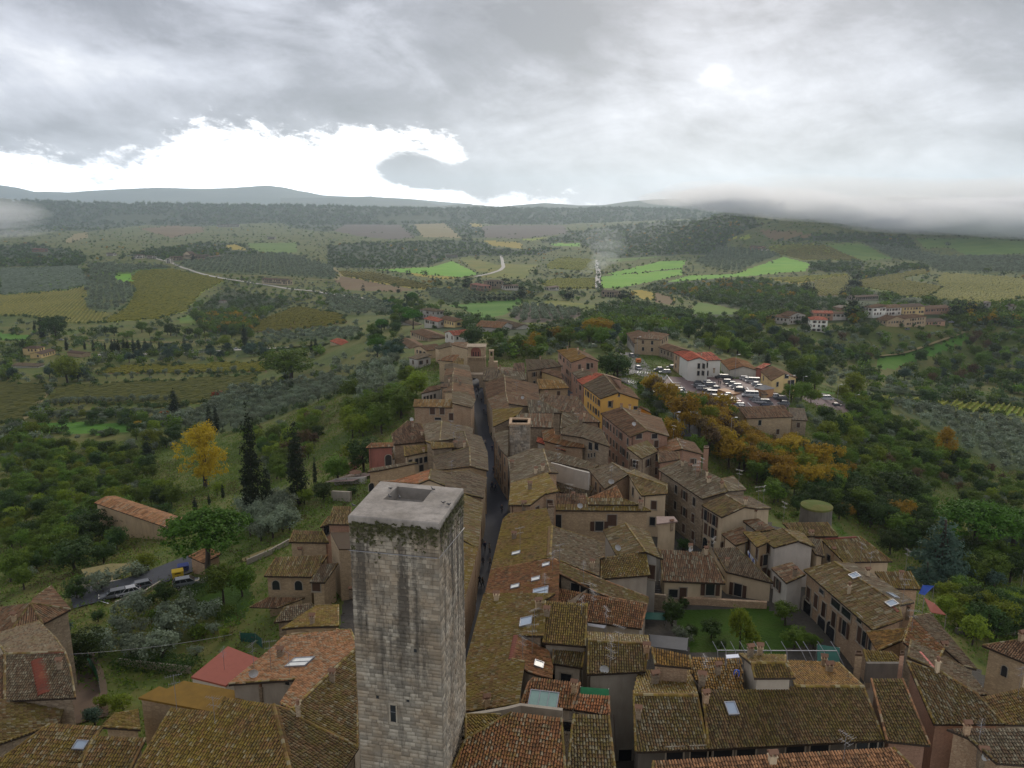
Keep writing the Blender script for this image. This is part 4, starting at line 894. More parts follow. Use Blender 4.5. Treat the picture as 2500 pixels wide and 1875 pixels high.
h('front roof with slanting mossy ribs and a small dark skylight','I','mossy','dark',9,'u',[[(602,1480),(2283,1392),(2088,890),(1430,885),(945,918),(540,912)],[(2088,890),(1430,885),(1350,640),(1850,660)]],z=8.1,auto=0,mats={0:'olive',1:'lichen'})
h('terrace like roof where the worker bends over the tiles','I','lichen','greyp',9,'u',[[(545,905),(940,915),(920,620),(440,605),(430,735)]],z=9.2,auto=0,p=.12)
h('raised attic with ribbed mossy roof and blank grey wall','I','mossy','greyp',9,'d',[[(1010,664),(1340,660),(1435,798),(1040,802)],[(1010,664),(1340,660),(1345,590),(905,575)]],z=11.6,auto=0)
h('little yellow mossy roof above an orange brick wall','I','lichen','brick',9,'u',[[(90,672),(442,704),(430,592),(60,512)]],z=10.3,auto=0)
h('bottom edge roof, mossy at its left and red in the middle','I','mossy','stone',9,'d',[[(72,1597),(2370,1468),(2800,1900),(40,1900)]],z=9.0,auto=0,mats={0:'clay'})
BG = h('beige garden house with ribbed brown roof and shuttered windows','H','brown','beige',6,'u',[[(200,1252),(915,1280),(735,930),(165,895)]],z=.4,auto=0,wk='beige')
h('beige garden house wing with curtained window and grey roof','H','grey','beige',6,'u',[[(920,1146),(1468,1277),(1040,870),(765,880)]],z=.5,auto=0)
h('narrow white house with outside stairs next to the garden','H','grey','white',7,'u',[[(20,950),(205,1000),(150,880),(0,800)]],z=2.2,auto=0)
h('roof terrace block with wrought railing above the gully','H','brown','beige',8,'u',[[(130,600),(372,572),(330,515),(130,515)]],z=2.6,auto=0,p=.03,tile=False,roofmat='terrace_floor')
h('brick red terrace house stepping down the valley slope','L','rust','red',9,'u',[[(190,1080),(488,1065),(480,1020),(250,1025)]],auto=1)
h('small tan stone tower house with lean-to roof, left of tower top','L','grey','tan',8,'u',[[(205,1340),(355,1318),(745,1240),(680,1232),(250,1300)]],auto=0)
h('brick terrace annex with an arched doorway','L','brown','brick',5,'u',[[(320,1205),(500,1195),(480,1100),(390,1110)]],auto=0)
# --- free-standing houses
b = box_house
b('white tower house with dark loggia, furthest of the hamlet by the gate','Q',(465,285),(600,285),7,9,'grey','white','hip',gap=3.5)
b('house with bright red roof in the hamlet beyond the gate','Q',(503,372),(625,372),6,9,'red','white','gable')
b('pale yellow house attached right of the red roofed house','Q',(640,362),(775,368),5.5,9,'brown','yellow2','gable')
b('ochre two storey house above the valley slope','Q',(380,478),(545,492),5,11,'brown','tan','hip')
b('white house with brown veranda on the slope','Q',(262,545),(440,565),3.5,9,'brown','white','gable')
b('tan house with small gable and oval window on the slope','Q',(415,648),(525,655),5,8,'brown','tan','gabley')
b('little white house lowest of the slope group','Q',(370,738),(440,738),4.5,7,'grey','white','shed')
b('pink gabled house beside the great evergreen oak','Q',(690,500),(770,510),5,10,'red','white','gabley')
b('long low hall with red brown roof behind the evergreen oaks','Q',(960,405),(1190,405),3,16,'rust','white','gable',wins=False)
b('long pale roofed hall right of the red brown hall','Q',(1130,360),(1330,385),3,10,'grey','white','gable',wins=False)
b('little grey outbuilding among trees left of the hamlet','Q',(290,345),(420,350),3,7,'grey','white','gable',wins=False)
# car park buildings
b('hipped stone school building with three big brown windows','P',(215,375),(490,395),7,16,'brown','tan','hip',gap=4)
b('white building far left of the stone school','P',(135,290),(215,375),6,10,'brown','white','gable')
b('long brown shed between the stone school and the white building','P',(480,400),(640,455),4,8,'brown','stone','gable')
h('white two storey building with bright red roof by the car park','P','red','pure',7,'u',[[(792,446),(695,385),(815,340),(925,412)],[(815,340),(925,412),(1014,453),(900,370)]],z=-2.4,p=.32,auto=0)
b('white side block with its own red roof right of the gable','P',(998,622),(1135,622),6.4,9,'red','pure','shed',wins=False)
h('brick building continuing the red roof to the left','P','red','brick',6,'u',[[(694,386),(630,352),(740,338),(812,342)]],z=-2.6,auto=1)
b('workshop with dark red roof and graffiti covered pale wall','P',(1245,628),(1530,640),3.2,17,'rust','white','gabley',wins=False)
b('small dark red outbuilding left of the yellow hall','P',(1525,640),(1580,650),4,6,'red','red','shed',wins=False)
h('yellow hall with brown gabled roof at the far side of the car park','P','brown','yellow2',5,'u',[[(1695,662),(1577,560),(1700,505),(1838,585)],[(1700,505),(1838,585),(1972,632),(1850,560)]],z=-4.5,p=.36,auto=1,gap=3.5)
b('old stone barn with long brown roof below the car park','P',(1420,1300),(1895,1280),6.5,12,'brown','tan','gable',gap=6,gz=-15)
b('ruined stone annex right of the old barn','P',(1900,1330),(2050,1340),7,9,'grey','stone','shed',gz=-17)
# right side village
b('white villa with red brown roof, left one on the right hill','R',(285,440),(395,452),5,10,'brown','white','gable')
b('white villa with broad gable beside the left villa','R',(395,450),(520,440),6.5,10,'brown','white','gabley')
b('tall white apartment house with bright red hip roof','R',(560,495),(690,515),9.5,14,'red','pure','hip',gap=3.2)
b('red roofed pink house behind the tall white apartment house','R',(585,420),(735,418),6,10,'red','pink','gable')
b('long white low house right of the tall apartment house','R',(725,418),(860,412),5.5,9,'brown','white','gable')
b('small tower like brick house in the village','R',(735,350),(800,352),4,8,'brown','pink','shed')
b('long cream apartment block with balconies','R',(1045,400),(1260,395),8,12,'brown','white','gable',gap=3)
b('white gable end of the long apartment block','R',(975,392),(1042,402),8,13,'brown','pure','shed')
b('cream house with brown roof right of the long block','R',(1275,370),(1440,375),7,12,'brown','yellow2','gable')
b('row of terraced houses with red brown roofs','R',(1440,372),(1640,375),6,12,'rust','pink','gable')
b('tan house in front of the terraced row','R',(1150,465),(1290,470),6,10,'brown','tan','gabley')
b('large tan hip roofed house in front of the terraced row','R',(1290,470),(1450,462),7.5,12,'brown','tan','hip')
b('low brick house at the lower right of the village','R',(1450,450),(1600,462),4,11,'brown','pink','gable')
b('white chalet at the right edge of the village','R',(1905,345),(1950,345),7,9,'grey','white','gabley')
b('small white house on the far right skyline of the village','R',(2105,345),(2150,345),4,9,'grey','white','gable')
b('farmhouse in the gardens above the village','R',(905,265),(1090,262),4.5,9,'brown','greyp','gable')
b('white cottage left of the farmhouse gardens','R',(845,262),(930,262),4,7,'grey','white','gable')
# left valley
b('cream farmhouse with brown roof at the left of the valley','S',(148,305),(245,305),5.5,9,'brown','yellow2','hip')
b('yellow wing of the cream farmhouse','S',(265,325),(355,300),3.5,9,'brown','yellow2','gable')
b('long white garden building in front of the cream farmhouse','S',(75,385),(245,385),1.6,6,'grey','white','shed',wins=False)
b('low brown shed right of the cream farmhouse','S',(430,310),(525,318),3,7,'brown','tan','gable',wins=False)
b('red roofed kiosk at the end of the pale road','S',(2100,245),(2205,240),3.2,10,'red','tan','gable',wins=False)
# mid distance villas
b('pink wing of the cypress villa','U',(905,800),(990,812),7,11,'red','pink','hip')
b('grey stone main house of the cypress villa','U',(990,795),(1110,795),9,12,'grey','stone','hip')
b('white low house of the cypress villa','U',(1125,803),(1212,806),6,10,'brown','white','gable')
b('farm ruin with grey roof right of the burning field','U',(1738,845),(1840,848),6,12,'grey','stone','gable')
b('small white house among cypresses by the yellow field','U',(1408,805),(1470,805),5,9,'brown','white','gable')
b('long white farmhouse beside the diagonal road','T',(1665,762),(1825,772),8,12,'brown','beige','gable')
b('church nave of the hilltop convent','T',(1215,605),(1330,608),9,14,'grey','stone','gable')
b('cream house beside the convent church','T',(1165,600),(1215,605),9,12,'brown','beige','gabley')
b('low brick convent wing at the right','T',(1330,605),(1405,602),6,12,'brown','brick','gable')
b('gabled white roadside chapel left of the convent','T',(1055,632),(1085,632),9,14,'grey','white','gabley')
b('long low house between chapel and convent','T',(1085,615),(1165,612),7,10,'brown','stone','gable')
b('pale farmhouse left of the convent woods','T',(852,602),(905,602),7,12,'brown','white','hip')
b('small pale house behind the chapel road','T',(932,602),(968,606),6,9,'brown','white','gable')
b('white cottage further left of the convent woods','T',(675,585),(720,585),6,10,'grey','white','gable')
b('red roofed farm buildings at the far left','T',(205,560),(280,560),8,12,'red','pink','gable')
b('distant white hilltop castle farm','T',(1380,402),(1520,402),14,20,'brown','white','gable',name='castle')
b('far white house near the avenue of trees','T',(1700,480),(1745,480),9,12,'grey','white','gable')
b('tiny white hut among green bushes in the valley','T',(1385,885),(1425,885),3,7,'grey','white','hip',wins=False)
b('distant pink farmhouse between vineyard and dark wood','V',(565,515),(630,515),9,16,'brown','pink','gable')
b('white sheds beside the distant pink farmhouse','V',(630,522),(665,522),4,10,'grey','white','gable',wins=False)
b('white barn beside the grass strip in the mid valley','U',(660,598),(695,598),4,10,'grey','white','gable',wins=False)
b('pale farm at the edge of the yellow trees','U',(750,595),(825,595),6,10,'grey','white','gable')
# ------------------------------------------------------------ stone towers
def stone_mat(name, base, warm, dark, streak=False):
 m, nt, b = new_mat(name); L = nt.links.new
 tc = nt.nodes.new('ShaderNodeTexCoord'); geo = nt.nodes.new('ShaderNodeNewGeometry')
 P = geo.outputs['Position']; ra, ro = rndsrc(nt)
 r = math_(nt, 'FRACT', math_(nt, 'ADD', math_(nt, 'MULTIPLY', ra, 1.0), ro))
 n1 = noise(nt, P, .45, 5, .65); n2 = noise(nt, P, 3.5, 4, .7)
 mp = nt.nodes.new('ShaderNodeMapping'); mp.inputs['Scale'].default_value = (1.1, 1.1, .13); L(P, mp.inputs[0]); n3 = noise(nt, mp.outputs[0], .9, 5, .7)
 c = mixc(nt, r, tuple(.62*x for x in base), tuple(1.38*x for x in base))
 c = mixc(nt, ramp(nt, n1, [(.42, 0), (.62, 1)]), c, mixc(nt, r, tuple(.75*x for x in warm), tuple(1.25*x for x in warm)))
 c = mixc(nt, math_(nt, 'MULTIPLY', ramp(nt, n3, [(.52, 0), (.68, 1)]), .75), c, dark)
 c = mixc(nt, math_(nt, 'MULTIPLY', ramp(nt, n2, [(.5, 0), (.75, 1)]), .5), c, tuple(.5*x for x in base))
 if streak:      # rain streaks that run down from the parapet, and moss-dark top courses
  sp = nt.nodes.new('ShaderNodeSeparateXYZ'); L(P, sp.inputs[0]); z = sp.outputs[2]
  mp2 = nt.nodes.new('ShaderNodeMapping'); mp2.inputs['Scale'].default_value = (.85, .85, .05); L(P, mp2.inputs[0]); n4 = noise(nt, mp2.outputs[0], 1.0, 4, .6)
  band = ramp(nt, math_(nt, 'DIVIDE', math_(nt, 'SUBTRACT', z, 12), 20), [(.18, 0), (.5, 1), (.80, 1), (.9, .25)])
  k = math_(nt, 'MULTIPLY', ramp(nt, math_(nt, 'ADD', n4, math_(nt, 'MULTIPLY', math_(nt, 'SUBTRACT', n2, .5), .25)), [(.50, 0), (.60, 1)]), band)
  c = mixc(nt, math_(nt, 'MULTIPLY', k, .8), c, dark)
  tp = ramp(nt, math_(nt, 'ADD', math_(nt, 'DIVIDE', math_(nt, 'SUBTRACT', z, 27.2), 3), math_(nt, 'MULTIPLY', math_(nt, 'SUBTRACT', n2, .5), 1.2)), [(.45, 0), (.75, 1)])
  c = mixc(nt, math_(nt, 'MULTIPLY', tp, .65), c, (.085, .078, .045))
 L(c, b.inputs['Base Color']); b.inputs['Roughness'].default_value = .92
 bump(nt, b, n2, .8, .03); return m
TOWERSTONE = stone_mat('tower_stone', (.315,.280,.220), (.270,.215,.150), (.060,.052,.042), True)
PLASTER = wall_mat('tower_top_plaster', (.300,.270,.235), (.190,.168,.140), None, 3, .9, 1.4)
PITWALL = flat_mat('tower_pit_wall', (.27,.245,.21), .9, 0, .45, 1.8)
def stone_variants():
 out = []
 for k in range(6):
  w, hh = .5+.0*k, .5; V = []
  r = np.random.default_rng(k)
  # front face slightly pillowed, chipped corners
  for zz in (-.5, .5):
   for xx in (-.5, .5): V.append((xx, 0, zz))
  e = [(-.47+r.uniform(0, .05), -1, -.45+r.uniform(0, .07)), (.47-r.uniform(0, .05), -1, -.45+r.uniform(0, .07)), (-.47+r.uniform(0, .05), -1, .45-r.uniform(0, .07)), (.47-r.uniform(0, .05), -1, .45-r.uniform(0, .07))]
  V += e
  Fs = [(4,5,7,6), (0,1,5,4), (2,6,7,3), (0,4,6,2), (1,3,7,5)]
  out.append(mesh('stone', V, Fs, TOWERSTONE))
 return out
STV = stone_variants()
def stone_face(root, A, B, z0, z1, zpart, rh=.30, holes=(), wmin=.34, wmax=.85, proud=.05, taper=None):
 """courses of stones on the wall from A to B (xy), bottom z0 to top z1; those above zpart are objects"""
 e = (B-A)/np.hypot(*(B-A)); n = np.array([e[1], -e[0]]); Lw = np.hypot(*(B-A)); ang = math.atan2(e[1], e[0])
 z = z0; st = []; cnt = 0; row = 0; O = np.array(root.location)
 while z < z1-.1:
  hh = min(rh*rng.uniform(.8, 1.22), z1-z); x = 0.0; first = True
  while x < Lw-.02:
   w = rng.uniform(wmin, wmax)*(1.35 if first or x > Lw-1.2 else 1)
   if Lw-x-w < wmin*.7: w = Lw-x
   cx, cz = x+w/2, z+hh/2; x += w; first = False
   if any(abs(cx-hx) < hw/2+w*.3 and abs(cz-hz) < hhh/2+hh*.2 for hx, hz, hw, hhh in holes): continue
   st.append((cx, cz, w-.022, hh-.02, proud*rng.uniform(.45, 1.3)))
  z += hh; row += 1
 V = []; Fs = []; R = []
 for cx, cz, w, hh, pr in st:
  p = A+e*cx
  if cz > zpart and MAXST[0] > 0:
   MAXST[0] -= 1
   o = bpy.data.objects.new('stone', STV[rng.integers(6)]); COL.objects.link(o); o.parent = WALLPART[0]
   o.location = (p[0]-O[0], p[1]-O[1], cz-O[2]); o.rotation_euler = (0, 0, ang); o.scale = (w, pr, hh)
  else:
   b = len(V); r = rng.uniform(.01, .04, 4)
   for (sx, sz), d in zip(((-.5, -.5), (.5, -.5), (.5, .5), (-.5, .5)), r):
    q = p+e*sx*w; V.append((q[0]-O[0], q[1]-O[1], cz+sz*hh-O[2]))
   for (sx, sz), d in zip(((-.5, -.5), (.5, -.5), (.5, .5), (-.5, .5)), r):
    q = p+e*sx*(w-d)+n*pr; V.append((q[0]-O[0], q[1]-O[1], cz+sz*(hh-d)-O[2]))
   Fs += [(b+4, b+5, b+6, b+7), (b, b+1, b+5, b+4), (b+1, b+2, b+6, b+5), (b+2, b+3, b+7, b+6), (b+3, b, b+4, b+7)]; R += [rng.random()]*8
 if V: tag(link('stones', mesh('stones', V, np.array(Fs), TOWERSTONE, attr=R), root), kind='stuff')
WALLPART = [None]; MAXST = [296]
def main_tower():
 hz = 30.5
 FL, FR, BR, BL = [atz(*p, hz)[:2] for p in ((850,1258),(1071,1277),(1131,1192),(928,1174))]
 c = (FL+FR+BR+BL)/4
 root = empty('stone_tower', (c[0], c[1], 0), label='tall square medieval stone tower with a pale flat top, dark streaks and a slit window', cat='tower')
 def off(P, k): return c+(P-c)*k
 O = np.array([c[0], c[1], 0])
 k = .985; kb = 1.0
 top = [off(p, k) for p in (FL, FR, BR, BL)]
 bot = [off(p, k*1.012) for p in (FL, FR, BR, BL)]
 V = [(*(p-c), -4) for p in bot]+[(*(p-c), hz-.42) for p in top]
 w = link('wall', mesh('wall', V, [(0,1,5,4),(1,2,6,5),(2,3,7,6),(3,0,4,7)], TOWERSTONE), root); WALLPART[0] = w
 # slit window on the front face: sight line to the wall plane
 e = (top[1]-top[0])/np.hypot(*(top[1]-top[0])); n = np.array([e[1], -e[0]])
 def onface(x, y, P0, nn):
  d = ray(x, y); t = (nn@P0)/(nn@d[:2]); q = np.array([0, 0, CZ])+t*d; return q
 q = onface(*px('D', 1365, 1030), top[0], n); hx = (q[:2]-top[0])@e
 holes = [(hx, q[2], .50, 1.45)]
 small = []
 for sx, sy in ((1555, 490), (1232, 1310), (1230, 1215*1.1), (1228, 890), (1490, 920)):
  s_ = onface(*px('D', sx, sy), top[0], n); holes.append(((s_[:2]-top[0])@e, s_[2], .26, .26)); small.append(s_)
 # frame, dark opening and bar of the slit
 mb = MB()
 x0 = hx-.25; 
 def P3(u, dn, z): p = top[0]+e*u+n*dn-c; return (p[0], p[1], z)
 def slab(mb, u0, u1, d0, d1, z0, z1, m=0):
  V = [P3(u0,d0,z0),P3(u1,d0,z0),P3(u1,d1,z0),P3(u0,d1,z0),P3(u0,d0,z1),P3(u1,d0,z1),P3(u1,d1,z1),P3(u0,d1,z1)]
  mb.add(V, [(0,1,2,3),(7,6,5,4),(4,5,1,0),(5,6,2,1),(6,7,3,2),(7,4,0,3)], m)
 for u0, u1, z0, z1 in ((hx-.33, hx-.22, -.78, .78), (hx+.22, hx+.33, -.78, .78), (hx-.36, hx+.36, .72, .92), (hx-.36, hx+.36, -.95, -.72)): slab(mb, u0, u1, .02, .09, q[2]+z0, q[2]+z1)
 wf = link('window', mb.me('window', [TOWERSTONE]), root)
 mb = MB(); slab(mb, hx-.22, hx+.22, .012, .02, q[2]-.72, q[2]+.72); link('opening', mb.me('opening', [FM['pane_glass']]), wf)
 mb = MB(); slab(mb, hx-.22, hx+.22, .03, .05, q[2]+.1, q[2]+.13); link('bar', mb.me('bar', [FM['metal_grey']]), wf)
 mb = MB()
 for s_ in small:
  u = (s_[:2]-top[0])@e; slab(mb, u-.11, u+.11, .012, .02, s_[2]-.13, s_[2]+.13)
 link('putlog_hole', mb.me('putlog_hole', [FM['pane_glass']]), root)
 stone_face(root, top[0], top[1], 6, hz-.42, 23.2, holes=holes)
 stone_face(root, top[1], top[2], 6, hz-.42, 99, rh=.30, wmin=.3, wmax=.7)
 stone_face(root, top[3], top[0], 6, hz-.42, 99); stone_face(root, top[2], top[3], 14, hz-.42, 99, rh=.4, wmax=1.2)
 # cap with its pit
 I = [atz(*px('C', *p), hz)[:2] for p in ((1275,425),(1615,450),(1702,342),(1400,312))]
 T = [FL, FR, BR, BL]; zc, zl, zp = hz, hz-.55, hz-.95
 V = [(*(off(p, 1.006)-c), zc-.07) for p in T]+[(*(off(p, .985)-c), zc) for p in T]+[(*(off(p, 1.004)-c), zl) for p in T]+[(*(p-c), zc+.02) for p in I]
 Fs = [(8+i, 8+(i+1) % 4, (i+1) % 4, i) for i in range(4)]+[(i, (i+1) % 4, 4+(i+1) % 4, 4+i) for i in range(4)]
 m = [(4, 5, 13, 12), (5, 6, 14, 13), (6, 7, 15, 14), (7, 4, 12, 15)]
 link('cap', mesh('cap', V, Fs+m, PLASTER), root)
 V = [(*(p-c), zc+.018) for p in I]+[(*(p-c), zp) for p in I]
 pit = link('pit', mesh('pit', V, [(1,0,4,5),(2,1,5,6),(3,2,6,7),(0,3,7,4),(4,5,6,7)][::1], PITWALL), root)
 # plants rooted along the top courses
 V = []; Fs = []; R = []
 for A_, B_, cnt, dz in ((top[0], top[1], 260, 3.0), (top[1], top[2], 300, 3.0)):
  ee = (B_-A_)/np.hypot(*(B_-A_)); nn = np.array([ee[1], -ee[0]]); L_ = np.hypot(*(B_-A_))
  for k_ in range(cnt):
   u = rng.uniform(.1, L_-.1); z = hz-.42-abs(rng.normal(0, .35))*dz*(.55+.45*math.sin(u*1.9+1)**2)-.02
   if rng.random() < .3: z = hz-.42-rng.uniform(0, .25)
   p = A_+ee*u+nn*.05-c
   for j in range(3):
    s_ = rng.uniform(.04, .13); b = len(V); du = rng.normal(0, .07); dzz = rng.normal(0, .07); dn = rng.uniform(.0, .10)
    q = p+ee*du+nn*dn
    V += [(q[0]-ee[0]*s_, q[1]-ee[1]*s_, z+dzz), (q[0]+ee[0]*s_, q[1]+ee[1]*s_, z+dzz+rng.normal(0,.03)), (q[0]+nn[0]*s_*.8+ee[0]*rng.normal(0,.05), q[1]+nn[1]*s_*.8, z+dzz+s_*1.5*rng.choice([-1,1]))]
    Fs.append((b, b+1, b+2)); R += [rng.random()]*3
 tag(link('wall_moss', mesh('wall_moss', V, np.array(Fs), leaf_mat('leaves_wall', (.045,.050,.018), (.115,.110,.050)), attr=R), root), kind='stuff')
 # lightning cable round the shaft
 mb = MB()
 pa = onface(*px('C', 985, 855), top[0], n); pb = onface(*px('C', 1750, 925), top[0], n)
 n2 = np.array([(top[2]-top[1])[1], -(top[2]-top[1])[0]]); n2 = n2/np.hypot(*n2); pc = onface(*px('C', 1965, 665), top[1], n2)
 f = lambda p, nn: (p[0]-c[0]+nn[0]*.13, p[1]-c[1]+nn[1]*.13, p[2])
 mb.tube(f(pa, n), f(pb, n), .025, 5); mb.tube(f(pb, (n+n2)/1.2), f(pc, n2), .025, 5); link('cable', mb.me('cable', FM['metal_grey']), root)
 return T, hz
TOP, TOPZ = main_tower()
# pigeons on the cap
def pigeon_mesh():
 mb = MB(); n = 8
 prof = [(-.15, .015, .11), (-.11, .035, .115), (-.04, .062, .12), (.04, .065, .13), (.10, .045, .16), (.13, .035, .20), (.155, .036, .235), (.18, .026, .25), (.20, .008, .245)]
 V = []
 for x, r, z in prof:
  for k in range(n):
   t = 2*math.pi*k/n; V.append((x, r*math.cos(t), z+r*math.sin(t)))
 Fs = [(j*n+k, j*n+(k+1) % n, (j+1)*n+(k+1) % n, (j+1)*n+k) for j in range(len(prof)-1) for k in range(n)]+[tuple(range(n)), tuple((len(prof)-1)*n+k for k in range(n))[::-1]]
 mb.add(V, Fs); mb.box(-.26, -.12, -.03, .03, .095, .12); mb.box(.195, .225, -.008, .008, .238, .25)
 for s in (-1, 1): mb.box(-.20, .07, s*.055-.012, s*.055+.012, .10, .155); mb.tube((.0, s*.02, .0), (.0, s*.02, .08), .006, 4)
 return mb.me('pigeon', FM['dark_metal'], True)
PM = pigeon_mesh()
for k, (x, y, dz, lab) in enumerate(((1342,340,.03,'dark pigeon on the left rim of the tower pit'),(1332,408,.03,'pigeon on the near left corner of the tower pit'),(1418,415,.03,'pigeon on the front rim of the tower pit'),(1705,345,.03,'pigeon on the right rim of the tower pit'),(1795,462,.0,'pigeon on the plain right part of the tower cap'),(1845,478,.0,'pigeon at the right edge of the tower cap'),(1018,486,.0,'pigeon at the left edge of the tower cap'))):
 p = atz(*px('C', x, y), TOPZ)
 tag(link('pigeon', PM, None, (p[0], p[1], TOPZ+.01), rng.uniform(0, 6)), lab, 'pigeon', 'pigeons on the tower cap')

def block_tower(name, label, cat, corners, z1, z0, mat, capmat=None, cap=.3, sunk=0.0):
 """corners: front-left, front-right, back-right, back-left photo points on the top, at height z1"""
 T = [atz(*p, z1)[:2] if len(p) == 2 else np.array(p[1:]) for p in corners]; c = sum(T)/4
 root = empty(name, (c[0], c[1], ground(*c)), label=label, cat=cat); O = np.array(root.location)
 V = [(*(p-c), z0-O[2]) for p in T]+[(*(p-c), z1-cap-O[2]) for p in T]
 link('wall', mesh('wall', V, [(0,1,5,4),(1,2,6,5),(2,3,7,6),(3,0,4,7),(4,5,6,7)], mat), root)
 a, b_, i = 1.05, 1.0, .78
 V = [(*((p-c)*a), z1-cap-O[2]) for p in T]+[(*((p-c)*a), z1-O[2]) for p in T]+[(*((p-c)*i), z1-O[2]) for p in T]+[(*((p-c)*i), z1-O[2]-max(sunk, .02)) for p in T]
 Fs = [(j, (j+1) % 4, 4+(j+1) % 4, 4+j) for j in range(4)]+[(4+j, 4+(j+1) % 4, 8+(j+1) % 4, 8+j) for j in range(4)]+[(8+j, 8+(j+1) % 4, 12+(j+1) % 4, 12+j) for j in range(4)]+[(12,13,14,15),(3,2,1,0)]
 link('cap', mesh('cap', V, Fs, capmat or mat), root)
 for q, n in [(0, 1), (1, 2)]:
  A_, B_ = T[q], T[n]; e = (B_-A_)/np.hypot(*(B_-A_)); nn = np.array([e[1], -e[0], 0]); WALLQ.append(([np.array([*A_, z0]), np.array([*B_, z0]), np.array([*B_, z1]), np.array([*A_, z1])], nn, None))
 return root, T, c
# stump tower beside the street
zt_ = 10.0
r_, T_, c_ = block_tower('stump_tower', 'short ruined stone tower with a brick rim standing among roofs right of the street', 'tower', [px('L',1742,812), px('L',1962,812), px('L',1968,755), px('L',1750,750)], 8.5, -8, WM['stone'], WM['brick'], .35, .8)
WALLPART[0] = r_.children[0]; MAXST[0] = 0
stone_face(r_, T_[0], T_[1], -2, 8.1, 99, rh=.36, wmin=.4, wmax=.9, proud=.05)
# chimney blocks built in masonry
for lab, crop, pts, z1, z0, m in (('square stone chimney tower with a dark top beside the ribbed roof', 'E', [(885,668),(945,668),(940,640),(882,640)], 7.6, 0, 'stone'),
  ('tall pink chimney rising over the pink gabled house', 'M', [(1850,1075),(1905,1078),(1900,1052),(1855,1050)], 10, -2, 'pink'),
  ('brick pier with pitched tile cap at the lower right block', 'K', [(345,572),(412,575),(405,540),(350,535)], 10.0, 3, 'tan'),
  ('slim brick chimney wall behind the crumbling parapet', 'K', [(770,570),(812,570),(808,540),(775,540)], 11.2, 4, 'pink')):
 block_tower('chimney_tower', lab, 'chimney', [px(crop, *p) for p in pts], z1, z0, WM[m], TM['brown'], .2, .1)
# crumbling grey parapet
def free_wall(label, C, pts, z, hgt, th, mat, name='wall', cat='wall', kind=None, capm=None, H=None):
 P = [atg(*px(C, *p)) if z is None else atz(*px(C, *p), z) for p in pts]
 root = P[0]; V = []; Fs = []; O = P[0].copy()
 for i, p in enumerate(P):
  d = (P[min(i+1, len(P)-1)]-P[max(i-1, 0)])[:2]; d = d/np.hypot(*d); n = np.array([-d[1], d[0]])*th/2
  for sx, zz in ((-1, -1.0 if z is None else -hgt), (-1, hgt if z is None else 0), (1, hgt if z is None else 0), (1, -1.0 if z is None else -hgt)):
   V.append((p[0]+n[0]*sx-O[0], p[1]+n[1]*sx-O[1], p[2]+zz-O[2]))
 for i in range(len(P)-1):
  b = 4*i; Fs += [(b+j, b+(j+1) % 4, b+4+(j+1) % 4, b+4+j) for j in range(4)]
 Fs += [(0, 1, 2, 3), tuple(len(V)-4+j for j in (3, 2, 1, 0))]
 o = link(name, mesh(name, V, Fs, mat), None, tuple(O)); return tag(o, label, cat, kind=kind)
free_wall('crumbling dark grey parapet wall in front of the small mossy roof', 'K', [(452,655),(800,655)], 8.6, 2.1, .35, WM['dark'])
free_wall('pale grey parapet between the long mossy roof and the red foreground roof', 'G', [(45,1150),(240,1120),(440,1085),(570,1052),(700,1068),(970,1100)], 9.9, 1.3, .35, WM['greyp'])
free_wall('curved cream wall crossing between the grey roofs', 'E', [(862,212),(1000,245),(1150,290),(1300,325)], 4.6, 3.4, .4, WM['white'])
free_wall('ochre parapet along the tower side roof', 'D', [(480,345),(540,335),(890,300)], 6.3, .9, .3, WM['ochre'])

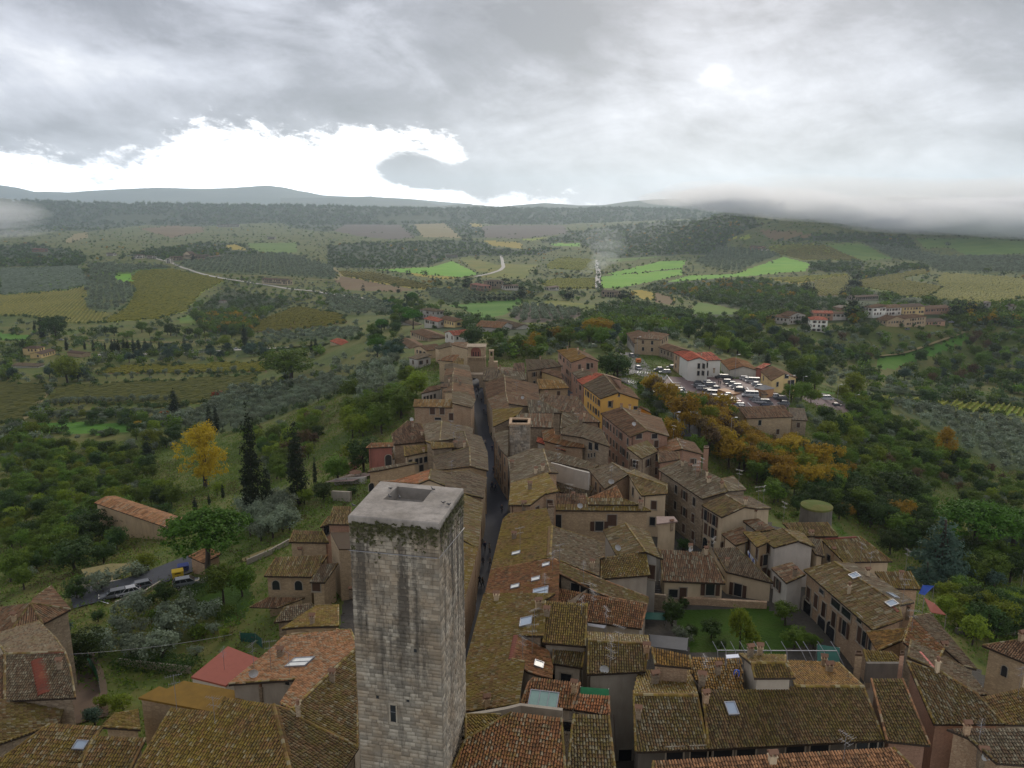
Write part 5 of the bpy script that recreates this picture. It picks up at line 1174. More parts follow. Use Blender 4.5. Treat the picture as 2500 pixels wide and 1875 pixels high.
# ------------------------------------------------------------ the town gate
def gate():
 YG_ = 276.0
 def X(cx, cy): return atY(*px('Q', cx, cy), YG_)
 a = X(888, 620); b = X(1052, 620); x0, x1 = a[0], b[0]; zt = X(970, 545)[2]; zs = X(970, 640)[2]; gz = -11.0
 cx = (X(965, 800))[0]
 root = empty('town_gate', (cx, YG_, gz), label='stone town gate with a great brick arch niche over a corbelled band and street archway', cat='town gate')
 st = WM['tan']
 def arch_wall(w0, w1, z0, z1, y0, y1, ax, aw, asp, n=10, base=None):
  """wall with an arched opening; ax centre, aw width, asp spring height"""
  base = z0 if base is None else base
  pts = [(w0, z0), (w0, z1), (w1, z1), (w1, z0)]
  arc = [(ax+aw/2*math.cos(math.pi*k/n), asp+aw/2*math.sin(math.pi*k/n)) for k in range(n+1)]
  outer = [(ax+aw/2, base)]+arc+[(ax-aw/2, base)]
  V = []; Fs = []
  for y in (y0, y1):
   V += [(x, y, z) for x, z in outer]; V += [(w1, y, base), (w1, y, z1), (w0, y, z1), (w0, y, base)]
  m = len(outer); N_ = m+4
  h_ = n//2
  f = []
  f.append([0]+list(range(1, 1+h_+1))+[m+1, m])             # right half
  f.append([1+h_]+list(range(2+h_, m))+[m+3, m+2])           # left half
  f.append([1+h_, m+2, m+1])
  for q in f: Fs.append(q[::-1]); Fs.append([N_+i for i in q])
  for i in range(m-1): Fs.append((i, i+1, N_+i+1, N_+i))
  for i, j in ((m, m+1), (m+1, m+2), (m+2, m+3)): Fs.append((i, j, N_+j, N_+i))
  return V, Fs
 off = lambda V: [(x-cx, y, z-gz) for x, y, z in V]
 w = x1-x0
 V, Fs = arch_wall(x0, x1, gz-2, zs, 0, 5, cx, 3.0, gz+3.3, base=gz-2)
 link('lower_wall', mesh('lower_wall', off(V), Fs, st), root)
 c2 = X(965, 600)[0]; aw = X(1010, 600)[0]-X(918, 600)[0]
 V, Fs = arch_wall(x0+.2, x1-.2, zs, zt, .4, 1.4, c2, aw, zs+1.9+.1, base=zs+.15)
 link('upper_wall', mesh('upper_wall', off(V), Fs, st), root)
 mb = MB(); mb.box(x0+.2-cx, x1-.2-cx, 1.4, 6, zs-gz, zt-gz); link('niche', mb.me('niche', WM['red']), root)
 mb = MB()
 for k in range(3): mb.box(c2-cx-aw*.3+k*aw*.25, c2-cx-aw*.3+k*aw*.25+.28, 1.25, 1.4, zs-gz+.3, zs-gz+1.9)
 link('niche_window', mb.me('niche_window', FM['pane_glass']), root)
 mb = MB(); mb.box(x0-.25-cx, x1+.25-cx, -.25, 6.2, zt-gz, zt-gz+.25); link('coping', mb.me('coping', WM['stone']), root)
 n = 8
 mb = MB(); mb.box(x0-.1-cx, x1+.1-cx, -.75, .4, zs-gz, zs-gz+.45); link('corbel_band', mb.me('corbel_band', st), root)
 for k in range(n):
  mb = MB(); x = x0-cx+.3+(w-.6)*k/(n-1); mb.box(x-.16, x+.16, -.7, .02, zs-gz-.7, zs-gz, ty=1); link('corbel', mb.me('corbel', st), root)
 # bell turret
 t0, t1 = X(1085, 640)[0], X(1125, 640)[0]; tz0, tz1 = X(1100, 690)[2], X(1100, 572)[2]
 mb = MB(); mb.box(t0-cx, t1-cx, 0, 1.6, tz0-2-gz, tz0+2.2-gz); mb.box(t0-cx, t0+.4-cx, 0, 1.6, tz0+2.2-gz, tz1-.5-gz); mb.box(t1-.4-cx, t1-cx, 0, 1.6, tz0+2.2-gz, tz1-.5-gz); mb.box(t0-cx-.1, t1+.1-cx, -.1, 1.7, tz1-.5-gz, tz1-gz, tx=1, ty=1)
 tr = link('bell_turret', mb.me('bell_turret', st), root)
 mb = MB(); mb.lathe([(.05, 0), (.32, -.05), (.26, -.3), (.22, -.5), (.06, -.6)][::-1], 0, 0, 8); bb = link('bell', mb.me('bell', FM['dark_metal']), tr, ((t0+t1)/2-cx, .8, tz1-.7-gz))
 mb = MB(); mb.box(t1-cx-1.9, t1+1.4-cx, .2, 3, -2, tz0-gz+.4); link('side_wall', mb.me('side_wall', st), root)
 # nearer archway lintel house over the street
 V, Fs = arch_wall(cx-3.6, cx+4.0, gz-2, gz+6.2, -9, -5.5, cx, 3.2, gz+3.4, base=gz-2)
 link('front_arch', mesh('front_arch', off(V), Fs, WM['stone']), root)
gate()

# ------------------------------------------------------------ windows
BV = []; BF = []; BID = []
for q, n, hid in WALLQ:
 b = len(BV); BV += [tuple(p) for p in q]; BF.append((b, b+1, b+2, b+3)); BID.append((hid, 'w', n))
for P, hid in ROOFP:
 b = len(BV); BV += [tuple(p) for p in P]; BF.append(tuple(range(b, b+len(P)))); BID.append((hid, 'r', None))
tw = len(BV); BV += [(*p, -3) for p in TOP]+[(*p, TOPZ) for p in TOP]
for i in range(4): BF.append((tw+i, tw+(i+1) % 4, tw+4+(i+1) % 4, tw+4+i)); BID.append((None, 'w', None))
BVH = BVHTree.FromPolygons(BV, BF)
CAMV = Vector((0, 0, CZ))
def cast(x, y):
 d = Vector(ray(x, y)).normalized(); loc, nrm, i, dist = BVH.ray_cast(CAMV+d*2, d)
 return None if loc is None else (loc, nrm, BID[i], dist)
def seen(P):
 d = Vector(P)-CAMV; L_ = d.length; d.normalize(); loc, nrm, i, dist = BVH.ray_cast(CAMV+d*2, d, L_-2.3)
 if loc is not None: return False
 x, y = topix(np.array(P)); return -30 < x < 2530 and -30 < y < 1900
WMESH = {}
def wmesh(kind, w, hh):
 k = (kind, round(w, 1), round(hh, 1))
 if k in WMESH: return WMESH[k]
 w, hh = k[1], k[2]; fr = MB()
 if kind == 'arch':
  n = 6; arc = [(w/2*math.cos(math.pi*i/n), hh/2-w/2+w/2*math.sin(math.pi*i/n)) for i in range(n+1)]
  o = [(w/2, -hh/2)]+arc+[(-w/2, -hh/2)]; oo = [(x*1.22, z*1.1) for x, z in o]
  V = [(x, 0, z) for x, z in oo]+[(x, -.07, z) for x, z in oo]+[(x, -.07, z) for x, z in o]+[(x, -.02, z) for x, z in o]; m = len(o)
  Fs = [(a*m+i, a*m+i+1, (a+1)*m+i+1, (a+1)*m+i)[::-1] for a in range(3) for i in range(m-1)]
  fr.add(V, Fs); pn = MB(); pn.add([(x, -.025, z) for x, z in o], [tuple(range(m))[::-1]])
 else:
  t = .13
  fr.box(-w/2-t, w/2+t, -.07, 0, -hh/2-t, -hh/2); fr.box(-w/2-t, w/2+t, -.07, 0, hh/2, hh/2+t)
  fr.box(-w/2-t, -w/2, -.07, 0, -hh/2, hh/2); fr.box(w/2, w/2+t, -.07, 0, -hh/2, hh/2)
  fr.box(-w/2-t*1.5, w/2+t*1.5, -.13, -.0, -hh/2-t-.06, -hh/2-t+.003)
  pn = MB(); pn.box(-w/2, w/2, -.02, 0, -hh/2, hh/2)
  if kind != 'hole': pn.box(-.03, .03, -.035, -.02, -hh/2, hh/2)
 sh = MB(); sh.box(-w/4+.01, w/4-.01, -.04, 0, -hh/2, hh/2)
 for j in range(5): sh.box(-w/4+.06, w/4-.06, -.055, -.04, -hh/2+.1+j*(hh-.2)/5, -hh/2+.1+(j+.7)*(hh-.2)/5)
 r = (fr.me('window', FM['window_surround']), pn.me('pane', FM['pane_glass']), sh.me('shutter', FM['shutter_wood']))
 WMESH[k] = r; return r
def put_window(hid, P, n, kind, w, hh):
 root = HOUSES[hid]['root']; M = root.matrix_world
 rz = math.atan2(n[1], n[0])+math.pi/2
 fr, pn, sh = wmesh('win' if kind in ('shut', 'open', 'win') else kind, w, hh)
 mw = Matrix.Translation(Vector(P)+Vector((n[0], n[1], 0))*.012) @ Matrix.Rotation(rz, 4, 'Z')
 base = Matrix.Translation(root.location) @ Matrix.Rotation(root.rotation_euler[2], 4, 'Z')
 lm = base.inverted() @ mw
 o = link('door' if kind == 'door' else 'window', fr, root); o.matrix_local = lm
 link('pane', pn, o)
 if kind == 'shut':
  for s in (-1, 1): link('shutter', sh, o, (s*w/4, -.03, 0))
 elif kind == 'open':
  for s in (-1, 1): link('shutter', sh, o, (s*(w*.78+.1), -.08, 0))
 return o
def win(C, x, y, w, hh, kind='shut'):
 r = cast(*px(C, x, y))
 if not r or r[2][1] != 'w' or r[2][0] is None: return
 put_window(r[2][0], r[0], r[2][2], kind, w, hh)
MANUAL = [
 ('C',350,1162,1.1,1.5,'arch'),('C',545,1165,1.1,1.5,'arch'),('C',698,1172,1.2,1.5,'shut'),
 ('E',1530,808,1.5,1.9,'shut'),('E',1402,868,1.3,1.6,'open'),
 ('L',910,680,1.3,1.7,'shut'),('L',1015,680,1.2,1.7,'shut'),('L',1112,740,1.1,1.8,'shut'),('L',970,762,1.6,.6,'hole'),('L',1040,450,1.2,1.3,'hole'),('L',1080,450,1.2,1.3,'hole'),
 ('H',690,502,.9,1.8,'open'),('H',785,560,.9,1.8,'open'),('H',692,655,.9,1.9,'shut'),('H',770,705,.9,1.8,'open'),('H',885,845,.8,1.2,'shut'),('H',685,828,1.4,2.2,'arch'),('H',765,830,.6,1.0,'hole'),
 ('H',1355,825,.8,1.6,'shut'),('H',1410,875,.8,1.6,'shut'),('H',1366,1010,.8,1.7,'open'),('H',1350,1150,.8,1.5,'shut'),('H',1410,1178,.8,1.5,'shut'),
 ('H',1185,850,1.0,2.0,'shut'),('H',1275,940,.8,1.6,'shut'),('H',1508,1287,.9,1.6,'open'),
 ('H',740,1338,1.2,2.0,'open'),('H',1055,1350,1.1,1.9,'open'),('H',430,1392,1.0,1.8,'shut'),('H',320,1390,1.2,1.2,'hole'),('H',725,1475,1.1,.8,'hole'),('H',75,1150,.9,2.0,'shut'),
 ('H',1860,1400,.9,1.9,'shut'),('H',1945,1478,.9,1.9,'shut'),('H',2035,1575,.9,1.9,'shut'),('H',1842,1565,2.2,3.4,'arch'),('H',2010,1370,1.1,.6,'hole'),
 ('I',1705,152,.9,2.0,'shut'),('I',1800,243,.9,2.0,'shut'),('I',1680,310,1.8,3.2,'arch'),('I',1765,382,1.9,3.4,'arch'),('I',1545,150,1.9,3.4,'arch'),
 ('K',45,150,.9,2.0,'shut'),('K',140,242,.9,2.0,'shut'),('K',240,325,.9,2.0,'open'),('K',385,385,.8,2.0,'shut'),('K',430,432,.8,2.0,'open'),('K',160,100,2.0,1.0,'hole'),('K',260,185,2.0,1.0,'hole'),('K',385,240,1.0,.9,'hole'),('K',485,495,1.0,1.8,'hole'),
 ('K',1765,735,.6,1.3,'arch'),('J',105,940,.7,1.0,'hole'),
 ('E',1160,1495,1.1,1.2,'hole'),('E',1258,1505,1.1,1.2,'hole'),('E',1480,1320,1.0,1.6,'hole'),('E',1932,1330,1.0,2.0,'shut'),('E',65,575,.7,.7,'hole'),('E',985,830,1.0,2.6,'hole'),
 ('G',1005,800,1.1,1.0,'win'),('G',890,800,.8,.9,'hole'),('G',1565,1545,1.3,1.5,'hole'),('G',1005,1260,1.1,1.0,'hole'),
 ('I',280,1535,1.4,1.5,'hole'),('I',510,1525,1.4,1.5,'hole'),('I',740,1510,1.6,1.0,'hole'),('I',960,1500,1.6,1.0,'hole'),('I',1430,1465,1.6,1.0,'hole'),('I',1660,1455,1.6,1.0,'hole'),('K',450,1440,1.8,1.0,'hole'),('K',540,1430,1.2,1.0,'win'),
 ('M',628,1058,1.2,1.6,'hole'),('M',693,1060,1.2,1.6,'hole'),('M',610,1160,.4,.9,'hole'),('M',640,1155,.4,.9,'hole'),('M',672,1150,.4,.9,'hole'),('M',1150,952,1.3,1.0,'hole'),('M',1318,950,1.2,1.0,'hole'),('M',930,502,.6,.9,'hole'),('M',1115,645,1.0,.8,'hole'),('M',1742,1222,1.0,1.0,'hole'),('M',600,195,1.1,2.0,'win'),
 ('B',1720,900,.5,.5,'hole'),('D',450,765,.5,.5,'hole'),('C',785,690,1.2,1.6,'hole'),('L',790,1295,1.0,1.4,'hole'),('L',250,1500,1.0,1.6,'arch'),('L',435,1215,1.3,2.6,'arch'),
 ('P',915,502,1.0,1.8,'win'),('P',965,503,1.5,1.8,'win'),('P',915,580,1.3,1.6,'hole'),('P',958,580,1.5,1.6,'hole'),('P',1005,492,.7,1.8,'win'),('P',1005,580,.7,1.8,'win'),('P',1860,615,1.3,1.2,'win'),('P',1922,695,1.2,2.6,'door')]
for m_ in MANUAL: win(*m_)
NW = 0
for q, n, e, hid, gap, wtop, mode in AUTOW:
 L_ = np.hypot(*(q[1]-q[0])[:2]); ztop = min(q[2][2], q[3][2]); zbot = max(q[0][2]+1.0, ground(*((q[0]+q[1])/2)[:2])+.9) if L_ else 0
 if L_ < 1.8: continue
 dist = np.linalg.norm((q[0]+q[1])/2)
 nx = max(1, int((L_-.8)/gap)); x0 = (L_-(nx-1)*gap)/2
 z = ztop-wtop; row = 0
 while z-1.0 > zbot-.6 and row < 4:
  for k in range(nx):
   if rng.random() < .12: continue
   p = q[0][:2]+e*(x0+k*gap+rng.normal(0, .12)); P = (p[0], p[1], z)
   if not seen((P[0]+n[0]*.1, P[1]+n[1]*.1, P[2]+.3)): continue
   r_ = rng.random(); kind = 'shut' if r_ < .45 else ('open' if r_ < .7 and gap > 2 else 'hole')
   if mode == 2: kind = 'hole'
   w_, h_ = (.8, 1.2) if mode == 2 else ((.9, 1.5) if dist < 400 else (1.2, 1.6))
   if HOUSES[hid]['name'] == 'castle' or dist > 900: w_, h_, kind = 1.8, 2.4, 'hole'
   put_window(hid, P, n, kind, w_, h_); NW += 1
  z -= 3.0; row += 1
for q, n, e, hid, gap, wtop, mode in AUTOW:     # rainwater pipes at the corners of the nearer walls
 if q[0][1] > 190 or np.hypot(*(q[1]-q[0])[:2]) < 3: continue
 p = q[0][:2]+e*.35+n[:2]*.09; zt = min(q[2][2], q[3][2])-.05
 if not seen((p[0], p[1], zt-1)): continue
 root = HOUSES[hid]['root']; O = root.location; mb = MB(); mb.tube((p[0]-O.x, p[1]-O.y, zt-O.z), (p[0]-O.x, p[1]-O.y, max(q[0][2]+1, zt-7)-O.z), .055, 6); link('downpipe', mb.me('downpipe', FM['pipe_copper']), root)
print('windows', NW+len(MANUAL))

# ------------------------------------------------------------ on the roofs
def roofpt(C, x, y):
 r = cast(*px(C, x, y))
 if not r or r[2][0] is None or HOUSES[r[2][0]]['roof'] is None: return None
 return r
def on_roof(name, me, r, rz=0.0, dz=0.0, align=False):
 hd = HOUSES[r[2][0]]; root = hd['root']; base = Matrix.Translation(root.location) @ Matrix.Rotation(root.rotation_euler[2], 4, 'Z')
 M = Matrix.Translation(r[0]+Vector((0, 0, dz)))
 if align:
  n = r[1] if r[1].z > 0 else -r[1]
  x = Vector((n.y, -n.x, 0)); x = x.normalized() if x.length > 1e-3 else Vector((1, 0, 0)); y = n.cross(x)
  M = M @ Matrix((x, y, n)).transposed().to_4x4() @ Matrix.Rotation(rz, 4, 'Z')
 else: M = M @ Matrix.Rotation(rz, 4, 'Z')
 o = link(name, me, hd['roof']); o.matrix_local = base.inverted() @ M; return o
def chim_mesh(k):
 mb = MB(); w, d, hh = [(.44,.38,.8), (.56,.44,.62), (.3,.3,1.1), (.6,.48,.9)][k % 4]
 mb.box(-w/2, w/2, -d/2, d/2, -.6, hh); mb.box(-w/2-.07, w/2+.07, -d/2-.07, d/2+.07, hh, hh+.1)
 m = 1
 if k % 4 == 2: mb.lathe([(.14, hh+.1), (.16, hh+.5), (.2, hh+.52), (.05, hh+.62)], 0, 0, 8, 1)
 else:
  for s in (-1, 1): mb.box(s*w/2-.08*s-.05, s*w/2-.08*s+.05, -d/2, d/2, hh+.1, hh+.38, 1)
  mb.add([(-w/2-.12, -d/2-.1, hh+.38), (w/2+.12, -d/2-.1, hh+.38), (w/2+.12, d/2+.1, hh+.38), (-w/2-.12, d/2+.1, hh+.38), (-w/2-.12, 0, hh+.62), (w/2+.12, 0, hh+.62)], [(0,1,5,4), (2,3,4,5), (1,2,5), (3,0,4), (3,2,1,0)], 1)
 return mb.me('chimney', [WM[['stone','tan','beige','brick'][k//4 % 4]], FM['terracotta']])
CH = [chim_mesh(k) for k in range(16)]
def aerial_mesh(k):
 mb = MB(); hh = [2.6, 3.4, 2.1][k % 3]; mb.tube((0, 0, -.2), (0, 0, hh), .02, 5)
 for z, L_, n in ((hh-.1, 1.3, 7), (hh-.8, .9, 4)):
  mb.tube((-L_*.5, 0, z), (L_*.5, 0, z), .014, 4)
  for j in range(n):
   x = -L_*.48+j*L_*.96/(n-1); w = .32-.02*j if k % 2 else .42-.04*j; mb.tube((x, -w, z), (x, w, z), .008, 4)
 return mb.me('aerial', FM['aerial_metal'])
AE = [aerial_mesh(k) for k in range(3)]
def dish_mesh():
 mb = MB(); prof = [(.02, 0), (.2, .03), (.36, .1), (.45, .17)]; n = 12; V = []
 for r, x in prof:
  for k in range(n): t = 2*math.pi*k/n; V.append((r*math.cos(t), -.12-x+.0, .75+r*math.sin(t)))
 Fs = [(j*n+k, j*n+(k+1) % n, (j+1)*n+(k+1) % n, (j+1)*n+k) for j in range(3) for k in range(n)]+[tuple(range(n))]
 mb.add(V, Fs); mb.tube((0, 0, -.1), (0, 0, .75), .03, 5); mb.tube((0, 0, .75), (0, -.14, .75), .03, 5); mb.tube((0, -.25, .32), (0, -.62, .7), .015, 4); mb.box(-.05, .05, -.66, -.58, .66, .76)
 return mb.me('satellite_dish', FM['metal_white'])
DI = dish_mesh()
def skylight_mesh(w, hh, glass, panes, name):
 fr = MB(); t = .08
 for a in ((-w/2-t, w/2+t, -hh/2-t, -hh/2), (-w/2-t, w/2+t, hh/2, hh/2+t), (-w/2-t, -w/2, -hh/2, hh/2), (w/2, w/2+t, -hh/2, hh/2)): fr.box(a[0], a[1], a[2], a[3], -.05, .26)
 for j in range(1, panes): x = -w/2+w*j/panes; fr.box(x-.03, x+.03, -hh/2, hh/2, .1, .25)
 g = MB(); g.box(-w/2, w/2, -hh/2, hh/2, 0, .2); return fr.me('skylight', FM['metal_grey']), g.me('skylight_glass', FM[glass])
def skylight(C, x, y, w, hh, glass, panes=1):
 r = roofpt(C, x, y)
 if not r: return
 a, g = skylight_mesh(w, hh, glass, panes, ''); hd = HOUSES[r[2][0]]; root = hd['root']
 o = on_roof('skylight', a, r, align=True); g_ = link('skylight_glass', g, o)
for s in (('D',560,602,1.5,2.3,'skylight_pale',2),('E',563,1152,.75,1.0,'skylight_pale',1),('E',865,1270,.7,.8,'skylight_pale',1),('E',762,1415,.8,.9,'skylight_pale',1),('E',553,1490,.8,.9,'skylight_pale',1),('E',812,1545,1.7,1.7,'skylight_glass',2),
    ('G',625,275,1.6,1.2,'skylight_glass',1),('G',790,1015,2.5,1.6,'skylight_green',3),('I',822,1102,.8,1.2,'skylight_glass',1),('G',740,682,.9,.8,'skylight_pale',1),('B',925,1300,1.0,.5,'skylight_pale',1),('B',700,1405,.9,.7,'skylight_glass',1),
    ('J',385,1140,1.0,1.0,'skylight_glass',1),('K',695,100,1.0,1.0,'skylight_glass',1),('K',700,25,1.2,.8,'skylight_glass',1),('M',1770,1130,.7,1.6,'skylight_pale',1)): skylight(*s)
CHL = [('C',560,895,5),('D',390,545,1),('D',838,760,0),('D',545,1065,2),('D',665,262,0),('B',125,330,4),('B',180,160,3),('B',520,740,0),('D',225,900,2),('D',2170,1000,4),('D',1000,1,1),
 ('E',760,340,8),('E',830,310,8),('E',700,500,3),('E',640,700,3),('E',1225,640,12),('E',1820,690,3),('E',1135,600,0),('E',540,1000,1),('E',360,1620,9),('E',1330,1300,8),('E',350,400,12),
 ('G',1080,940,4),('G',250,1080,4),('G',820,210,1),('G',1690,1190,0),('G',740,150,7),('G',1770,560,13),('I',1090,590,4),('I',1000,600,0),('I',575,1040,12),('I',1700,690,4),('I',1750,745,5),('I',690,770,0),('I',1210,1610,9),('I',540,870,3),('I',90,860,3),
 ('H',725,130,9),('H',700,85,10),('H',870,200,4),('H',1140,390,8),('H',600,40,3),('H',515,920,8),('H',720,900,10),('H',300,640,0),('H',1250,520,8),('H',1305,665,1),('H',1880,770,7),('H',930,1080,4),('H',1700,1190,0),('H',1830,580,3),('H',690,950,8),
 ('J',880,1170,0),('J',320,1330,10),('J',520,1140,8),('J',150,910,12),('K',950,100,7),('K',830,200,3),('K',1180,560,7),('K',1120,750,10),('K',460,850,0),('K',1400,1340,12),('K',1550,1600,3),('K',1920,450,4),
 ('L',815,1140,8),('L',690,985,0),('L',1160,1075,3),('L',1255,1070,8),('L',800,940,9),('L',1090,370,8),('L',1210,400,3),('L',1170,360,0),('L',1640,230,4),('L',1700,280,3),('L',1820,560,8),('L',1890,540,3),('L',1590,580,0),('L',1770,1290,3),('L',700,850,0),
 ('M',1620,1275,8),('M',1700,1330,3),('M',1780,1390,0),('M',1150,720,3),('M',1050,670,8),('M',960,660,0),('M',1000,470,4),('M',540,250,8),('M',500,70,3),('M',490,30,8),('M',640,300,4),('M',150,520,3),('M',420,550,0),('M',560,740,8),('M',440,680,8),('M',75,680,8),('M',520,820,3),('M',310,990,4),('M',860,620,0),('M',60,110,8),('M',180,230,0),
 ('P',1075,560,9),('P',940,390,8),('P',1410,1110,4),('P',370,150,0),('Q',1545,660,8),('Q',1150,760,3),('Q',1250,800,0),('Q',1790,570,8),('Q',1940,590,9),('Q',470,385,8),('Q',560,270,3)]
for C, x, y, k in CHL:
 r = roofpt(C, x, y)
 if r: on_roof('chimney', CH[k], r, rng.uniform(-.3, .3))
AEL = [('E',600,1120,1),('E',930,1330,0),('E',1000,1250,0),('E',1240,1500,1),('E',1100,590,0),('E',990,300,1),('E',850,1580,0),('G',700,430,1),('G',590,630,0),('G',680,580,1),('G',1260,180,0),('G',1500,600,1),('G',1430,640,0),('G',1380,420,1),('G',1250,60,2),('G',1150,200,2),('G',1420,760,0),
 ('I',180,530,1),('I',230,520,0),('I',560,840,0),('H',560,640,0),('H',1060,200,1),('H',1130,230,1),('H',1280,400,1),('H',1340,390,1),('H',1570,590,1),('H',640,60,1),('H',570,90,0),('H',770,1000,1),
 ('J',440,1010,1),('J',540,1130,1),('J',930,1090,1),('J',900,1440,1),('K',780,300,1),('K',880,360,0),('K',1500,1560,1),('K',1890,1000,1),('K',230,1600,0),('L',1175,960,0),('L',1110,950,1),('L',1190,1060,2),('L',1140,1080,1),('L',1200,1000,1),('L',1120,1370,0),('L',1820,500,1),('L',2060,680,0),('L',900,410,1),
 ('M',270,1230,1),('M',850,1420,0),('M',1110,1400,1),('M',1520,1000,1),('M',1820,1300,1),('M',1900,1320,0),('M',1790,1340,2),('M',1620,1180,1),('M',1480,960,1),('M',480,820,0),('M',1750,60,1),('B',1940,740,0),('B',1530,1100,1),('B',1860,1220,0),('D',165,700,1),('D',310,680,1),('D',470,720,0),('Q',1600,520,1),('Q',1620,640,0)]
for C, x, y, k in AEL:
 r = roofpt(C, x, y)
 if r: on_roof('aerial', AE[k], r, rng.uniform(0, 3))
for C, x, y in (('E',1525,455),('H',840,1040),('H',560,830),('H',500,930),('E',1600,1130),('G',1370,770),('M',850,1480),('M',1100,850),('D',160,735),('K',1560,1600),('I',1370,520),('E',1210,700),('L',1880,560),('L',690,800)):
 r = roofpt(C, x, y)
 if r: on_roof('satellite_dish', DI, r, rng.uniform(-.6, .6))
def strip_on(C, p0, p1, w, mat, name, hgt=.12, rnd=True):
 """ridge tiles or seam laid between two photo points of one roof"""
 a, b = roofpt(C, *p0), roofpt(C, *p1)
 if not a or not b: return
 hd = HOUSES[a[2][0]]; root = hd['root']; mb = MB(); d = (b[0]-a[0]); L_ = d.length; d.normalize(); s = d.cross(Vector((0, 0, 1))).normalized(); n = int(L_/.4)
 for k in range(max(1, n)):
  A_ = a[0]+d*(L_*k/n); B_ = a[0]+d*(L_*(k+1)/n-.02); V = []
  for q, ww in ((A_, w*.46), (B_, w*.52)):
   for t in (0, .6, 1.2, 1.94, 2.54, 3.1416): V.append(q+s*math.cos(t)*ww+Vector((0, 0, 1))*(math.sin(t)*hgt+.03)-root.location)
  mb.add(V, [(i, i+1, i+7, i+6) for i in range(5)]+[(0, 1, 2, 3, 4, 5), (11, 10, 9, 8, 7, 6)])
 link(name, mb.me(name, mat), hd['roof'])
for C, a, b, w, m in (('G',(530,400),(485,630),.7,TM['red']),('K',(890,225),(1185,505),.45,FM['red_gutter']),('K',(960,560),(1090,710),.4,FM['red_gutter']),('B',(335,655),(400,950),1.5,TM['red']),('E',(905,880),(895,1180),.7,TM['lichen']),('J',(60,735),(400,715),.6,TM['red']),
  ('H',(1930,765),(2200,765),.5,TM['red']),('B',(320,600),(560,592),.5,TM['red']),('E',(500,780),(860,690),.9,TM['lichen']),('E',(560,425),(850,335),.5,TM['lichen']),('G',(1455,1160),(1480,1590),.7,TM['red']),('G',(60,1385),(380,1175),.5,TM['lichen']),('K',(700,120),(760,180),.5,TM['red']),
  ('B',(2380,1080),(2490,1500),.6,TM['lichen']),('I',(-60,958),(490,972),.6,TM['lichen']),('D',(950,560),(510,990),.5,TM['olive']),('G',(1225,452),(1780,480),.5,TM['lichen']),('H',(740,945),(900,1230),.5,TM['brown']),('E',(1680,860),(1860,1110),.5,TM['lichen'])):
 strip_on(C, a, b, w, m, 'ridge_tiles')
# ------------------------------------------------------------ trees
def crown_mesh(name, blobs, n, leaf, mat, seed, flat=.0, up=.35):
 """blobs: (cx,cy,cz, rx,ry,rz). n leaf cards laid in clumps through each blob's outer volume"""
 r = np.random.default_rng(seed); B = np.array(blobs, float); wgt = (B[:, 3]*B[:, 4]+B[:, 3]*B[:, 5])*1.0; wgt /= wgt.sum()
 ncl = max(6, n//14); ids = r.choice(len(B), ncl, p=wgt)
 d = r.normal(0, 1, (ncl, 3)); d[:, 2] = d[:, 2]*.9+.25; d /= np.linalg.norm(d, axis=1)[:, None]
 rad = r.uniform(.62, 1.08, ncl)[:, None]
 cc = B[ids, :3]+d*B[ids, 3:]*rad; crn = r.random(ncl)
 m = n; ci = r.integers(0, ncl, m); cs = leaf*1.5
 P = cc[ci]+r.normal(0, 1, (m, 3))*cs*np.array([1, 1, .75]); nd = d[ci]+r.normal(0, .55, (m, 3)); nd[:, 2] += up; nd /= np.linalg.norm(nd, axis=1)[:, None]
 a = np.cross(nd, r.normal(0, 1, (m, 3))); a /= np.linalg.norm(a, axis=1)[:, None]; b = np.cross(nd, a)
 s = leaf*r.uniform(.55, 1.25, (m, 1)); asp = r.uniform(.5, 1, (m, 1))
 V = np.stack([P-a*s-b*s*asp*.4, P+a*s*.2-b*s*asp, P+a*s+b*s*asp*.3, P-a*s*.1+b*s*asp], 1).reshape(-1, 3)
 R = np.repeat(np.clip(.55*crn[ci]+.45*r.random(m), 0, 1), 4)
 return mesh(name, V, np.arange(m*4).reshape(-1, 4), mat, attr=R)
def trunk_mesh(h_, r0, limbs, seed, lean=.06):
 r = np.random.default_rng(seed); mb = MB(); p = Vector((0, 0, -.6)); pts = [p]; 
 for k in range(4):
  p = p+Vector((r.normal(0, lean)*h_/4, r.normal(0, lean)*h_/4, (h_+.6)/4)); pts.append(p)
 rr = [r0*1.25, r0, r0*.85, r0*.7, r0*.55]
 for k in range(4): mb.tube(pts[k], pts[k+1], rr[k], 7, rr[k+1], cap=k in (0, 3))
 for x, y, z, fr in limbs:
  a = pts[2].lerp(pts[4], fr); q = Vector((x, y, z)); mid = a.lerp(q, .5)+Vector((0, 0, -.12*(q-a).length+.1)); mb.tube(a, mid, r0*.42, 5, r0*.28); mb.tube(mid, q, r0*.28, 5, r0*.1)
 return mb.me('trunk', FM['bark'], True)
PROTO = {}
def make_kind(kind, mat, var, blobf, n, leaf, th, tr, flat=0):
 L_ = []
 for v in range(var):
  r = np.random.default_rng(hash(kind) % 1000 if False else sum(map(ord, kind))*7+v); bl = blobf(r)
  lim = [(b[0]*.8, b[1]*.8, b[2]-b[5]*.2, r.uniform(0, .9)) for b in bl[:7]]
  L_.append((crown_mesh('crown', bl, n, leaf, LM[mat], v+sum(map(ord, kind)), flat), trunk_mesh(th, tr, lim, v)))
 PROTO[kind] = L_
